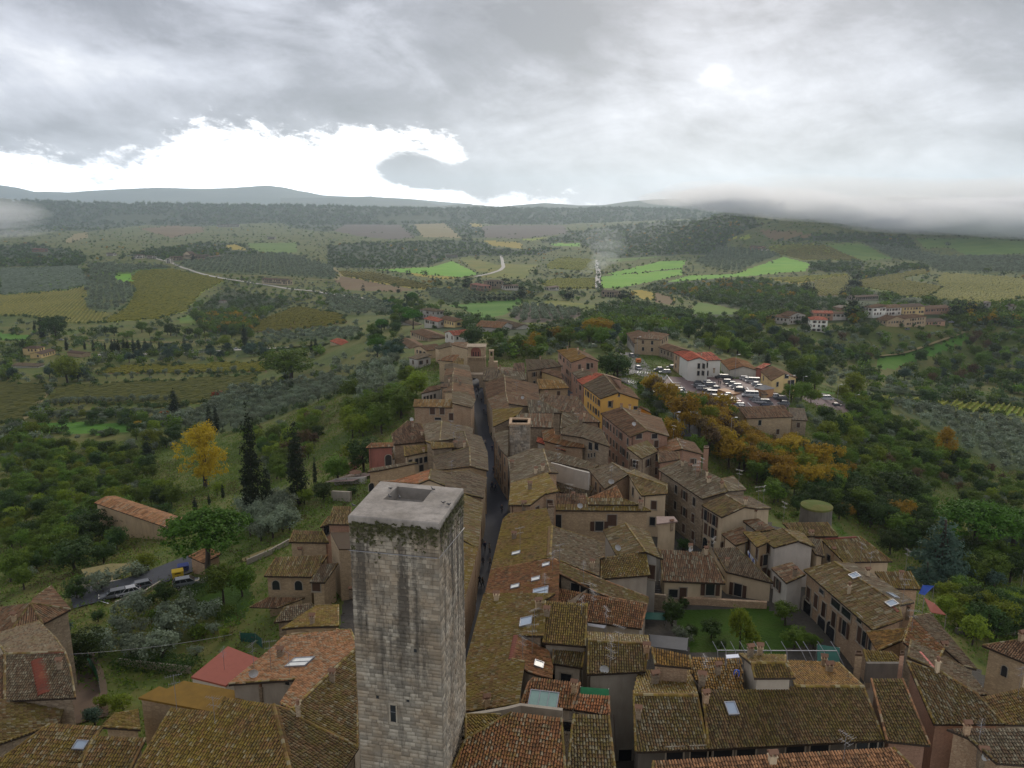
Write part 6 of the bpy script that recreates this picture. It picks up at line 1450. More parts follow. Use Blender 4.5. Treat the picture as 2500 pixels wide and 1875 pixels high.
def round_blobs(R, H0, H1, k):
 def f(r):
  out = [(0, 0, (H0+H1)/2, R*.68, R*.68, (H1-H0)*.42)]
  for i in range(k):
   a = r.uniform(0, 6.28); q = R*r.uniform(.35, .72); z = r.uniform(H0+.25*(H1-H0), H1-.22*(H1-H0)); s = R*r.uniform(.28, .45)
   out.append((math.cos(a)*q, math.sin(a)*q, z, s, s, s*.85))
  return out
 return f
def cyp(R, H_):
 def f(r):
  out = []
  for i in range(9):
   t = (i+.5)/9; w = R*(math.sin(math.pi*min(1, t*.9+.12))**.7)*(1-.55*t)*1.25; out.append((r.normal(0, .08*R), r.normal(0, .08*R), .4+t*(H_-.6), w*r.uniform(.85, 1.12), w*r.uniform(.85, 1.12), H_/9*.85))
  return out
 return f
def pine_blobs(r):
 out = []
 for i in range(26):
  a = i*2.4; q = 4.7*math.sqrt((i+.3)/26); out.append((math.cos(a)*q, math.sin(a)*q, 9.7-q*q*.10+r.normal(0, .3), 1.35, 1.35, 1.25))
 return out
def poplar_blobs(r):
 out = []
 for i in range(46):
  z = r.uniform(3.2, 14.8); w = 6.4*math.sin(math.pi*min(1, (z-1.2)/15.4)**.85)**.7; a = r.uniform(0, 6.28); q = w*r.uniform(.15, .95); s_ = r.uniform(1.3, 2.3); out.append((math.cos(a)*q, math.sin(a)*q, z, s_, s_, s_*.9))
 return out
def cedar_blobs(r):
 out = []
 for i in range(26):
  t = i/26; a = i*2.4; q = (1-t)*5.2+.4; out.append((math.cos(a)*q*.65, math.sin(a)*q*.65, 2.2+t*11.5, q*.52, q*.52, .55))
 return out
make_kind('olive', 'olive', 4, round_blobs(2.3, 1.0, 4.3, 9), 1100, .17, 1.8, .2)
make_kind('olive_far', 'olive', 2, round_blobs(2.4, .9, 4.2, 6), 170, .42, 1.5, .2)
make_kind('broad', 'green', 4, round_blobs(3.7, 1.4, 8.2, 17), 4200, .19, 4.2, .28)
make_kind('lime', 'lime', 3, round_blobs(3.3, 1.2, 8.0, 16), 3800, .18, 4.2, .22)
make_kind('darkb', 'dark', 3, round_blobs(3.9, 1.0, 8.0, 17), 4200, .19, 4, .3)
make_kind('blueg', 'bluegreen', 2, round_blobs(3.4, 1.6, 7.4, 12), 2200, .24, 4, .28)
make_kind('rustt', 'rust', 2, round_blobs(3.3, 2.4, 8.2, 12), 1500, .2, 4.4, .26)
make_kind('orange', 'orange', 3, round_blobs(4.3, 2.0, 8.8, 15), 3400, .22, 4.6, .26)
make_kind('yellow', 'yellow', 2, lambda r: poplar_blobs(r), 9000, .22, 8.5, .5)
make_kind('cypress', 'cypress', 3, cyp(1.15, 12.0), 4200, .13, 2.5, .22)
make_kind('cypress_far', 'cypress', 2, cyp(1.3, 12.0), 260, .5, 2, .2)
make_kind('pine', 'pine', 2, lambda r: pine_blobs(r), 8000, .19, 9.6, .36)
make_kind('cedar', 'bluegreen', 1, lambda r: cedar_blobs(r), 4200, .26, 13, .4)
make_kind('redbush', 'redleaf', 1, round_blobs(1.8, .5, 3.2, 6), 700, .2, 1.0, .12)
make_kind('shrub', 'green', 3, round_blobs(1.3, .1, 1.9, 7), 650, .15, .7, .08)
make_kind('shrub_dark', 'dark', 2, round_blobs(1.3, .1, 2.0, 7), 650, .15, .7, .08)
make_kind('wood_far', 'wood', 3, round_blobs(4.6, .8, 7.4, 7), 150, .95, 2, .3)
make_kind('green_far', 'green', 2, round_blobs(4.2, 1.0, 7.4, 7), 170, .85, 2, .3)
make_kind('orange_far', 'orange', 2, round_blobs(4.0, 1.2, 7.4, 7), 170, .8, 2, .3)
NAMES = dict(olive='olive_tree', olive_far='olive_tree', broad='broadleaf_tree', lime='broadleaf_tree', darkb='evergreen_tree', blueg='broadleaf_tree', rustt='broadleaf_tree', orange='autumn_tree', yellow='poplar_tree', cypress='cypress_tree', cypress_far='cypress_tree',
    pine='umbrella_pine', cedar='cedar_tree', redbush='bush', shrub='shrub', shrub_dark='shrub', wood_far='tree', green_far='tree', orange_far='autumn_tree')
BASE_H = dict(olive=4.6, olive_far=4.6, broad=8.6, lime=8.4, darkb=8.4, blueg=7.8, rustt=8.6, orange=9, yellow=16.6, cypress=12, cypress_far=12, pine=11.2, cedar=14, redbush=3.4, shrub=2, shrub_dark=2, wood_far=8, green_far=8, orange_far=8)
def tree(kind, P, s, label, group=None, sxy=None, cat=None):
 cr, tk = PROTO[kind][rng.integers(len(PROTO[kind]))]
 o = empty(NAMES[kind], tuple(P), rng.uniform(0, 6.28), label=label, cat=cat or ('bush' if 'shrub' in NAMES[kind] or NAMES[kind] == 'bush' else 'tree'), group=group)
 o.scale = ((sxy or s), (sxy or s), s)
 link('crown', cr, o); link('trunk', tk, o); return o
def tree_px(kind, C, xb, yb, ytop, label, group=None, wide=None, z=None):
 """a tree whose foot and top are read from the photo"""
 P = atg(*px(C, xb, yb)) if z is None else atz(*px(C, xb, yb), z); Y = P[1]
 ztop = atY(*px(C, xb, ytop), Y)[2]; s = (ztop-P[2])/BASE_H[kind]
 return tree(kind, P, s, label, group, None if wide is None else s*wide)
# trees one can point at
tree_px('yellow','S',1305,1145,738,'big bright yellow poplar alone on the left slope',wide=1.0)
tree_px('cypress','C',165,590,-420,'tall dark cypress in the pair left of the tower, taller of the two',wide=.85)
tree_px('cypress','C',285,560,120,'shorter dark cypress leaning on its taller neighbour left of the tower',wide=1.25)
tree_px('cypress','C',545,470,-330,'ragged black cypress behind the bright shrubs left of the tower',wide=1.0)
tree_px('cypress','C',690,300,30,'slim dark green cypress right of the ragged black one',wide=.7)
tree_px('pine','A',1815,1210,600,'round topped umbrella pine over the parked silver car',wide=1.15)
tree_px('cypress','S',945,1010,800,'dark conical conifer left of the yellow poplar',wide=1.7)
tree_px('cypress','S',1112,690,515,'bushy dark conifer among olives above the yellow poplar',wide=2.0)
tree_px('cypress','S',1335,790,612,'dark cypress with two tips right above the yellow poplar, left tip',wide=1.2)
tree_px('cypress','S',1378,790,620,'dark cypress with two tips right above the yellow poplar, right tip',wide=1.1)
tree_px('redbush','S',1375,582,530,'round red bush at the corner of the vineyard',wide=1.1)
tree_px('redbush','S',1045,705,655,'red bush at the foot of the bushy conifer',wide=1.1)
tree_px('orange','S',880,782,720,'small orange tree at the edge of the bright meadow')
tree_px('orange','S',105,820,780,'tiny orange tree at the left edge of the bright meadow')
tree_px('broad','S',1850,465,240,'very large round green tree below the pale road',wide=1.7)
tree_px('cypress','S',1173,272,188,'thick dark cypress beside the pale road',wide=1.7)
tree_px('cypress','S',1557,250,95,'tall thin cypress at the bend of the pale road',wide=1.3)
tree_px('lime','S',1440,265,165,'yellow tree left of the tall thin cypress',wide=1.2)
tree_px('lime','S',1305,205,160,'small yellow spreading tree by the upper lane',wide=1.6)
tree_px('darkb','S',355,205,40,'big dark pyramid tree above the cream farmhouse',wide=1.2)
tree_px('cypress','S',268,200,50,'cypress touching the big dark pyramid tree',wide=1.4)
tree_px('cypress','S',222,160,85,'smaller cypress far left of the dark pyramid tree',wide=1.4)
tree_px('lime','S',430,480,285,'bright green tree right of the cream farmhouse',wide=1.3)
tree_px('blueg','S',500,470,365,'grey green round tree with a pale shed under it',wide=1.3)
tree_px('yellow','R',1590,1530,1240,'golden yellow poplar alone on the right slope',wide=.75)
tree_px('lime','R',880,1030,790,'pale yellow green poplar group beside the white van',wide=.95)
tree_px('darkb','R',1475,1075,930,'single round dark tree standing on the right hand lane',wide=1.2)
tree_px('cypress','R',232,780,645,'dark conical tree behind the yellow hall',wide=1.9)
tree_px('pine','J',1650,1000,320,'broad bright green pine crown at the right edge, left one',wide=1.25)
tree_px('pine','J',2060,960,400,'broad bright green pine crown at the right edge, right one',wide=1.2)
tree_px('cedar','J',1290,1170,470,'drooping cedar with layered branches right of the town wall',wide=1.1)
tree_px('cedar','J',1150,1250,960,'lower cedar boughs above the blue tarpaulin',wide=1.3)
tree_px('darkb','J',760,900,600,'dark bushy tree with a palm like top behind the red ridge roof')
tree_px('blueg','J',1880,1290,1060,'dark blue green round bush in the allotments',wide=1.3)
tree_px('darkb','J',830,420,-20,'large dark holm oak on the right slope',wide=1.1)
tree_px('orange','J',860,640,310,'rusty brown maple below the holm oak',wide=1.1)
tree_px('darkb','Q',935,560,345,'huge dark evergreen oak behind the town gate, left crown',wide=1.15)
tree_px('darkb','Q',1190,500,345,'huge dark evergreen oak behind the town gate, right crown',wide=1.1)
tree_px('broad','Q',1120,580,440,'round bright green tree just right of the gate niche',wide=1.1)
tree_px('broad','Q',1130,650,520,'lower green tree beside the bell turret')
tree_px('lime','Q',1275,590,450,'yellow autumn tree in the park beyond the gate')
tree_px('broad','Q',1345,600,415,'green tree right of the yellow park tree',wide=1.1)
tree_px('orange','Q',1690,500,345,'orange tree in the wooded park beyond the gate',wide=1.2)
tree_px('lime','Q',650,190,105,'small yellow poplar above the hamlet')
tree_px('orange','P',390,830,560,'orange green linden nearest the crossing in the avenue')
tree_px('orange','P',580,990,650,'second olive brown linden in the avenue')
tree_px('rustt','P',460,880,600,'bare brown linden between the two leafy lindens')
for k, (x, y, yt, kd, lab) in enumerate(((730,1130,850,'orange','brightest orange linden in the avenue by the car park'),(930,1060,830,'orange','orange linden touching the parked cars'),(1090,1150,900,'rustt','leafless brown linden behind the orange ones'),(900,1290,1040,'rustt','brown bare linden left of the barn'),(1130,1440,1180,'orange','green orange linden above the pink chimney'),(1180,1240,1000,'rustt','purplish bare tree beside the barn roof'),
 (1350,1400,1150,'orange','orange bush like tree in front of the barn'),(1400,1640,1380,'orange','golden tree at the left of the golden clump'),(1560,1500,1290,'orange','brown golden tree below the barn wall'),(1560,1660,1440,'orange','golden tree in the middle of the golden clump'),(1720,1560,1330,'orange','round golden tree at the top of the golden clump'),(1870,1640,1430,'orange','golden tree at the right of the golden clump'),(2050,1700,1500,'orange','olive gold tree at the right end of the golden clump'),
 (1650,1700,1560,'orange','low golden tree nearest the town roofs'),(480,1110,1000,'darkb','dark shrubby tree on the bank beside the yellow house'),(1260,1330,1120,'rustt','bare brown tree by the barn gable'),(1500,1330,1180,'blueg','grey green tree leaning on the barn front'),(2030,1600,1340,'blueg','blue green tree under the ruined annex'),(1700,760,620,'rustt','bare autumn tree in front of the yellow hall'))):
 tree_px(kd,'P',x,y,yt-(y-yt)*.22,lab,wide=1.15 if kd == 'orange' else 1.05)
tree_px('broad','P',90,560,370,'green tree left of the main road',wide=1.1)
tree_px('darkb','P',30,650,330,'dark evergreen beside the golden lichen roof house',wide=1.1)
tree_px('darkb','M',800,300,50,'tall dark conifer group right of the golden lichen roof, left',wide=.9)
tree_px('darkb','M',880,310,90,'tall dark conifer group right of the golden lichen roof, right',wide=.9)
tree_px('broad','M',960,260,60,'bright green street tree left of the road junction')
tree_px('lime','I',900,520,80,'tall yellow green bamboo like tree in the walled garden',wide=.6)
tree_px('lime','I',1010,540,300,'lower yellow green shrub tree in the walled garden',wide=.9)
tree_px('darkb','I',630,420,250,'clipped round dark bush on the garden lawn',wide=1.25)
tree_px('darkb','I',440,410,280,'dark oval bush at the left of the garden lawn',wide=1.0)
tree_px('darkb','I',260,300,30,'dark climbing tree at the garden corner by the stairs',wide=.9)
tree_px('darkb','I',370,130,40,'small dark shrub tree at the foot of the beige house',wide=1.2)
tree_px('darkb','I',720,520,430,'dark low shrub in front of the lawn',wide=1.3)
tree_px('broad','I',1330,300,60,'ivy mass hanging at the right corner of the garden',wide=1.0)
tree_px('broad','I',1420,520,300,'reddish green shrubbery below the arched doorways',wide=1.3)
tree_px('broad','I',1600,520,380,'green shrub mass under the brick house',wide=1.2)
tree_px('olive','I',350,480,290,'silvery small tree beside the aerial masts',wide=1.0)
tree_px('darkb','H',430,900,770,'small evergreen in the gully between houses',wide=1.4)
tree_px('darkb','L',170,1340,950,'dark green tree over the terrace with the umbrella',wide=1.1)
tree_px('lime','L',60,1250,960,'bright green tree left of the brick red terrace house',wide=1.2)
for k, (C, x, y, yt, kd, lab, w) in enumerate((('C',600,470,310,'lime','bright yellow green shrub at the foot of the ragged cypress',1.1),('C',390,490,330,'lime','yellow green sapling between the cypresses',.9),('C',760,440,270,'darkb','dark round shrub by the pale garden wall',1.2),('C',1010,400,310,'darkb','small dark shrub under the terrace wall',1.1),
 ('C',400,110,-100,'lime','light green tree above the cypress pair',1.2),('C',880,280,20,'broad','deep green tree at the corner of the terrace',1.2),('A',1430,1400,1220,'darkb','dark round bush beside the access road',1.2),('A',1280,1150,960,'lime','light green tree above the road bend',1.2),('A',880,1330,1110,'olive','thin olive tree on the bare bank by the cars',1.2),
 ('A',1150,1230,1040,'olive','wide olive tree above the parked silver car',1.2),('A',1935,1420,1040,'broad','lollipop tree in the garden lawn, left',.8),('A',2095,1350,1040,'broad','lollipop tree in the garden lawn, right',.8),('A',790,880,590,'darkb','dark trees under the twisted cypress',1.3),('A',630,860,670,'cypress','thin cypress with a rusty bush beside it',1.1),
 ('A',650,1130,860,'darkb','black green thicket left of the road, upper',1.5),('A',900,1060,880,'darkb','black green thicket left of the road, right',1.3),('A',670,1400,1160,'darkb','clipped dark evergreen beside the gravel patch',.9),('A',1690,620,480,'cypress','small cypress by the long farm roof, left one',1.5),('A',1810,560,460,'cypress','small cypress by the long farm roof, middle one',1.4),('A',1930,500,370,'cypress','small cypress by the long farm roof, right one',1.3),
 ('A',1880,480,350,'lime','yellow green vine tree behind the small cypresses',1.2),('B',700,760,360,'darkb','dark leafy magnolia beside the curved lane',1.1),('B',1050,420,250,'olive','round olive in the gardens, upper left',1.1),('B',1450,440,300,'olive','round olive in the gardens, upper right',1.1),('B',1180,600,430,'olive','large olive in the gardens, middle',1.1),
 ('B',1330,580,420,'olive','olive next to the middle one in the gardens',1.1),('B',960,560,420,'olive','olive at the left of the gardens',1.1),('B',1700,650,530,'olive','pale olive in front of the red flat roof',1.1),('B',1530,520,400,'olive','olive in the gardens behind the cable',1.1),('B',1850,440,330,'olive','long silver olive hedge tree below the lawn',1.1),('B',1940,480,375,'lime','yellow leaved small tree left of the green netting',1.0),
 ('B',880,1090,950,'lime','yellow shrub at the foot of the lane fence',1.1),('B',1060,1110,950,'lime','bright green shrub in the vegetable plot',1.5),('B',820,1220,1060,'blueg','blue grey shrub at the end of the lane',1.2),('B',1180,160,60,'olive','grey olive thicket over the road edge',1.4),('B',1290,200,80,'darkb','dark laurel thicket over the road edge',1.3),('B',520,480,330,'blueg','soft grey shrub beside the hipped roof house',1.4),('B',850,330,230,'darkb','dark shrub by the white garden light',1.2))):
 tree_px(kd, C, x, y, yt, lab, wide=w)
for k, (x, y, yt) in enumerate(((150,260,195),(425,275,190),(540,270,205),(595,280,200),(650,275,215),(668,275,218),(715,290,195),(735,290,192),(755,290,195),(790,290,190),(815,290,192),(850,290,190),(885,290,195),(925,285,190),(965,290,205),(1015,280,210),(1030,280,225),(1980,290,205),(2010,300,185))):
 tree_px('cypress','S',x,y,yt,'dark cypress in the long screen beside the pale road','cypresses screening the pale road',wide=1.35)
for C, lab, L_ in (('U','cypress standing round the villa on the middle hill',((875,790,715),(905,780,712),(965,785,720),(1127,790,708),(1148,795,712),(1160,800,735),(890,785,720),(1228,850,755),(1245,850,765))),
    ('U','thin cypress in the row below the villa',tuple((905+i*31, 868, 812) for i in range(10))),
    ('U','cypress beside the fields of the middle valley',((225,808,760),(450,820,765),(498,855,800),(350,695,668),(383,697,665),(505,706,668),(522,706,670),(668,742,705),(1490,835,770),(1520,865,775),(1538,860,760),(1585,812,780),(1650,805,778),(1860,860,790),(1875,860,785),(1890,865,790),(1905,868,795),(1925,870,810),(1940,890,830),(1965,900,850),(2085,870,845))),
    ('V','dark cypress in the village on the right hill',((680,965,890),(700,970,895),(752,890,820),(485,980,895),(530,950,905),(588,930,890),(845,960,890),(1165,935,790),(1185,930,785),(1240,920,835),(1780,935,830),(1800,940,825),(1825,920,800),(1860,920,840),(1885,910,805),(1905,915,830),(1925,920,835),(1950,915,840),(1975,900,840),(2115,880,820),(205,900,835),(290,810,765))),
    ('V','cypress grove on the ridge above the village',((1175,735,650),(1195,738,655),(1210,740,640),(910,775,690),(895,770,700),(1115,785,735),(1140,780,725),(1160,782,730),(950,785,725),(830,730,705))),
    ('T','cypress by the convent or its road',((1225,615,560),(1310,605,570),(910,590,540),(1535,742,705),(1665,570,550),(2015,640,615),(2025,615,590),(845,610,570),(560,700,690),(465,500,475),(1190,470,455),(1050,485,465),(960,470,450)))):
 for x, y, yt in L_: tree_px('cypress_far', C, x, y, yt, lab, lab+' group', wide=1.5)
RS = 4; rx = np.arange(-200, 2700, RS); ry = np.arange(500, 1500, RS); RXX, RYY = np.meshgrid(rx, ry); RAST = np.full(RXX.shape, -1)
for k, (nm, gm, c, poly, cover) in enumerate(FIELDS): RAST[inpoly(RXX, RYY, [px(c, *p) for p in poly])] = k
for q, n, hid in WALLQ:
 if hid is None or q[0][1] < 255: continue
 X_, Y_ = topix(np.array([q[0]+[0, 0, 2.5], q[1]+[0, 0, 2.5], q[2]+[0, 0, 2], q[3]+[0, 0, 2]])); RAST[inpoly(RXX, RYY, list(zip(X_, Y_)))] = 99
def clear_of_fields(P, h_):
 x, y = topix(P+np.array([0, 0, h_])); x0, y0 = topix(P); i, j = int((y-500)/RS), int((x+200)/RS); i0, j0 = int((y0-500)/RS), int((x0+200)/RS)
 if not (0 <= i < RAST.shape[0] and 0 <= j < RAST.shape[1]): return True
 im = (i+i0)//2
 if 0 <= im < RAST.shape[0] and RAST[im, j] >= 0 and rng.random() < .9: return False
 return RAST[i, j] < 0 or rng.random() < .08
# masses: sample ground cells by world area inside photo outlines
AREA = (UG[1]-UG[0])*(LG[1]-LG[0])*YC*YC
OCC = np.zeros(XC.shape, bool)
def sample(mask, n, mind=0.0, seen_only=True, tries=3):
 I = np.flatnonzero(mask.ravel()); 
 if not len(I): return []
 w = AREA.ravel()[I]; w = w/w.sum(); pick = rng.choice(I, n*tries, p=w); out = []
 for i in pick:
  if len(out) >= n: break
  r_, c_ = divmod(i, NU-1); Y = math.exp(LC[r_]+(rng.random()-.5)*(LG[1]-LG[0])); X = (UC[c_]+(rng.random()-.5)*(UG[1]-UG[0]))*Y
  if mind and any((X-a)**2+(Y-b)**2 < mind*mind for a, b in PLACED[-400:]): continue
  P = np.array([X, Y, ground(X, Y)])
  if seen_only:
   pz = P+[0, 0, 4.0]
   if not seen(pz): 
    x, y = topix(pz)
    if not (-60 < x < 2560 and -30 < y < 1930): pass
    continue
  out.append(P); PLACED.append((X, Y))
 return out
PLACED = []; LATE = {}
ADJ = dict(olive='silver olive', broad='green leafy', lime='yellow green', darkb='dark evergreen', blueg='blue green', rustt='thin brown', pine='bright pine', orange='orange', shrub='low green', shrub_dark='low dark')
def region(C, poly): return inpoly(PX, PY, [px(C, *p) for p in poly])
FREE = (FID == -1)
def scatter(C, poly, n, kinds, label, group, smin=.7, smax=1.25, mind=3.0, extra=None):
 m = region(C, poly) & (FREE if extra is None else extra)
 S_ = sample(m, n, mind); S_.sort(key=lambda P: P[1]); nt_ = int(len(S_)*.42)
 for i, P in enumerate(S_):
  k = kinds[rng.integers(len(kinds))]; s = rng.uniform(smin, smax)
  if P[1] > 255 and not clear_of_fields(P, BASE_H[k]*s): continue
  if i < nt_: tree(k, P, s, ADJ[k]+' '+label, ADJ[k]+' '+group)
  else: LATE.setdefault(k, []).append((P, s))
scatter('A',[(0,0),(900,60),(1250,200),(1450,420),(1500,640),(1400,800),(1000,980),(600,1060),(560,1200),(350,1200),(0,1400)],280,['broad','lime','broad','darkb','olive','broad'],'tree in the thicket covering the left hand slope','thicket trees of the left slope',.4,.9,2.4)
scatter('A',[(0,-300),(900,-330),(1500,-300),(1700,-60),(1400,150),(900,60),(0,0)],150,['olive','olive','olive','broad','lime','darkb'],'tree on the upper left slope below the bright meadow','trees of the upper left slope',.6,1.1,2.8)
scatter('A',[(1900,-300),(2500,-500),(2800,-200),(2750,120),(2350,420),(2250,100),(1950,0)],110,['broad','broad','lime','olive','darkb','rustt'],'tree on the wooded bank left of the town','bank trees left of the town',.5,1.0,2.6)
scatter('A',[(2130,640),(2500,560),(2560,800),(2300,900),(2150,860)],26,['olive'],'tree in the hedge behind the garden villa','olives behind the garden villa',.9,1.3,2.2)
scatter('B',[(900,250),(1900,260),(1850,480),(1650,640),(1300,700),(850,700)],14,['olive','shrub','olive'],'shrub filling the lower gardens','lower garden olives',.8,1.2,2.4)
scatter('L',[(0,560),(340,570),(520,420),(660,240),(1050,110),(1060,200),(980,390),(780,500),(690,700),(460,860),(330,1000),(0,1000)],80,['broad','broad','lime'],'tree on the wooded bank under the town gate houses','bank trees below the gate houses',.7,1.2,3.6)
scatter('L',[(300,100),(700,40),(960,110),(640,230),(420,150)],26,['olive','blueg','darkb'],'tree on the slope under the hamlet','slope trees under the hamlet',.8,1.2,3)
scatter('P',[(560,0),(2212,-50),(2212,1250),(2050,1150),(1950,700),(1700,480),(1200,420),(700,200)],110,['broad','darkb','darkb','blueg','broad','lime'],'tree in the dark woods behind the car park','woods behind the car park',.8,1.35,4)
scatter('R',[(0,480),(520,520),(1500,500),(2212,560),(2250,950),(1500,950),(900,780),(480,760),(100,600)],100,['broad','darkb','broad','olive','rustt','blueg'],'tree on the valley side under the white villas','valley side trees below the villas',.8,1.4,4.5)
scatter('R',[(380,1020),(900,1060),(1500,1250),(1750,1580),(650,1580),(560,1200)],200,['broad','lime','darkb','olive','olive','broad'],'tree on the right slope below the car park','right slope trees',.55,1.0,3)
scatter('P',[(640,1040),(1000,1020),(1250,1150),(1400,1330),(2100,1480),(2250,1780),(1650,1760),(1250,1660),(1000,1480),(820,1280)],60,['orange','orange','broad','rustt','lime'],'tree in the autumn belt between the town and the car park','autumn belt below the car park',.62,1.0,3.4)
scatter('H',[(1180,190),(1250,0),(1500,-80),(2300,-60),(2350,560),(2200,620),(1900,560),(1500,555),(1450,300)],70,['darkb','broad','darkb','orange','shrub'],'tree between the town wall and the round bastion','trees round the bastion',.45,.85,2.4)
scatter('E',[(1990,0),(2400,0),(2400,300),(2200,250)],6,['broad','orange'],'tree at the end of the grey row','trees at the end of the grey row',.6,.9,2.5)
scatter('J',[(0,0),(2212,0),(2212,520),(1500,420),(1400,250),(700,60),(400,200)],80,['broad','darkb','lime','olive','rustt'],'tree on the brown right hand slope','brown slope trees at the right',.4,.8,2.6)
scatter('J',[(150,300),(700,100),(1200,480),(1000,900),(700,700),(500,600)],60,['darkb','darkb','broad'],'tree crowding the town wall at the right','trees along the right town wall',.7,1.0,3)
scatter('J',[(1250,900),(2300,760),(2300,1250),(1250,1300)],36,['darkb','broad','blueg'],'tree under the bright pines at the right edge','trees under the bright pines',.6,.9,3)
scatter('K',[(1150,120),(1952,150),(2200,600),(1560,460),(1480,560),(1180,250)],46,['broad','darkb','shrub','lime'],'shrub in the allotments beside the right town wall','allotment shrubs',.5,.8,2)
scatter('P',[(250,700),(400,760),(680,1100),(800,1300),(520,1150),(400,980),(260,830)],46,['shrub','shrub_dark','olive'],'shrub on the green bank between houses and avenue','avenue bank shrubs',.6,1.1,1.8)
scatter('Q',[(1060,400),(2212,330),(2212,560),(1700,560),(1400,640),(1230,640),(1080,520)],70,['broad','darkb','broad','orange','blueg'],'tree in the park beyond the town gate','park trees beyond the gate',.8,1.25,4)
scatter('Q',[(0,120),(500,150),(450,330),(420,440),(260,460),(100,700),(0,640)],70,['broad','darkb','blueg','pine'],'tree in the woods left of the hamlet','woods left of the hamlet',.7,1.2,5)
scatter('S',[(430,100),(900,80),(1270,60),(1600,60),(1600,200),(1270,200),(600,200)],46,['darkb','broad','darkb'],'tree in the belt above the pale road','tree belt above the pale road',1.0,1.6,7)
scatter('S',[(0,385),(350,385),(620,420),(500,470),(0,470)],20,['olive','blueg'],'tree around the cream farmhouse','olives round the cream farmhouse',1.0,1.4,5)
scatter('S',[(600,300),(1680,270),(1690,340),(600,370)],30,['olive','blueg'],'tree in the strip under the pale road','olives under the pale road',.9,1.4,5)
for x0, y0, x1, y1, n in ((300,625,1050,600,16),(190,710,1250,690,22),(480,465,1500,415,12)):
 for k in range(n):
  t = (k+rng.uniform(-.2, .2))/(n-1); P = atg(*px('S', x0+(x1-x0)*t, y0+(y1-y0)*t)); tree('olive', P, rng.uniform(.85, 1.2), 'olive tree in one of the thin rows across the vineyard', 'olive rows across the vineyard')
# counted cover: groves and vineyards; GN instances for what nobody could count
def gn_stuff(name, pts, scales, srcs, label=None, cat=None):
 pts = np.asarray(pts, float)
 if not len(pts): return
 me = bpy.data.meshes.new(name); me.from_pydata(pts.tolist(), [], []); a = me.attributes.new('sc', 'FLOAT', 'POINT'); a.data.foreach_set('value', np.asarray(scales, np.float32))
 o = link(name, me); tag(o, label, cat, kind='stuff')
 ng = bpy.data.node_groups.new(name, 'GeometryNodeTree'); ng.interface.new_socket('Geometry', in_out='INPUT', socket_type='NodeSocketGeometry'); ng.interface.new_socket('Geometry', in_out='OUTPUT', socket_type='NodeSocketGeometry')
 nd = ng.nodes; L = ng.links.new; gi, go = nd.new('NodeGroupInput'), nd.new('NodeGroupOutput')
 inst = nd.new('GeometryNodeInstanceOnPoints'); g2i = nd.new('GeometryNodeGeometryToInstance')
 for s in srcs:
  oi = nd.new('GeometryNodeObjectInfo'); oi.inputs['Object'].default_value = s; oi.inputs['As Instance'].default_value = True; oi.transform_space = 'ORIGINAL'; L(oi.outputs['Geometry'], g2i.inputs[0])
 inst.inputs['Pick Instance'].default_value = True
 at = nd.new('GeometryNodeInputNamedAttribute'); at.data_type = 'FLOAT'; at.inputs['Name'].default_value = 'sc'
 rv = nd.new('FunctionNodeRandomValue'); rv.data_type = 'FLOAT_VECTOR'; rv.inputs[1].default_value = (0, 0, 6.283)
 L(gi.outputs[0], inst.inputs['Points']); L(g2i.outputs[0], inst.inputs['Instance']); L(at.outputs[0], inst.inputs['Scale']); L(rv.outputs[0], inst.inputs['Rotation']); L(inst.outputs[0], go.inputs[0])
 mod = o.modifiers.new('scatter', 'NODES'); mod.node_group = ng; return o
def lone(kind, C, x, y, label):
 P = atg(*px(C, x, y)); o = tree(kind, P, 1.3, label); return o.children[0]
SRC = dict(olive=[lone('olive_far','U',420,905,'lone olive tree beside the grove left of the hamlet'), lone('olive_far','V',700,600,'lone olive tree at the tip of the bright green field')],
     wood=[lone('wood_far','U',240,478,'dark round tree on the brow of the far ploughed slope'), lone('wood_far','U',610,715,'round dark tree in the bright green meadow'), lone('wood_far','V',1750,490,'single dark tree in the misty green field')],
     green=[lone('green_far','U',955,610,'round tree between two mid valley fields'), lone('green_far','V',1990,655,'yellow green tree above the right hand vineyards')],
     orange=[lone('orange_far','U',80,520,'orange tree at the edge of the dark mid valley wood'), lone('orange_far','U',560,560,'golden tree in the mid valley wood')])
vine_src = None
og = [[], []]; NOL = 0
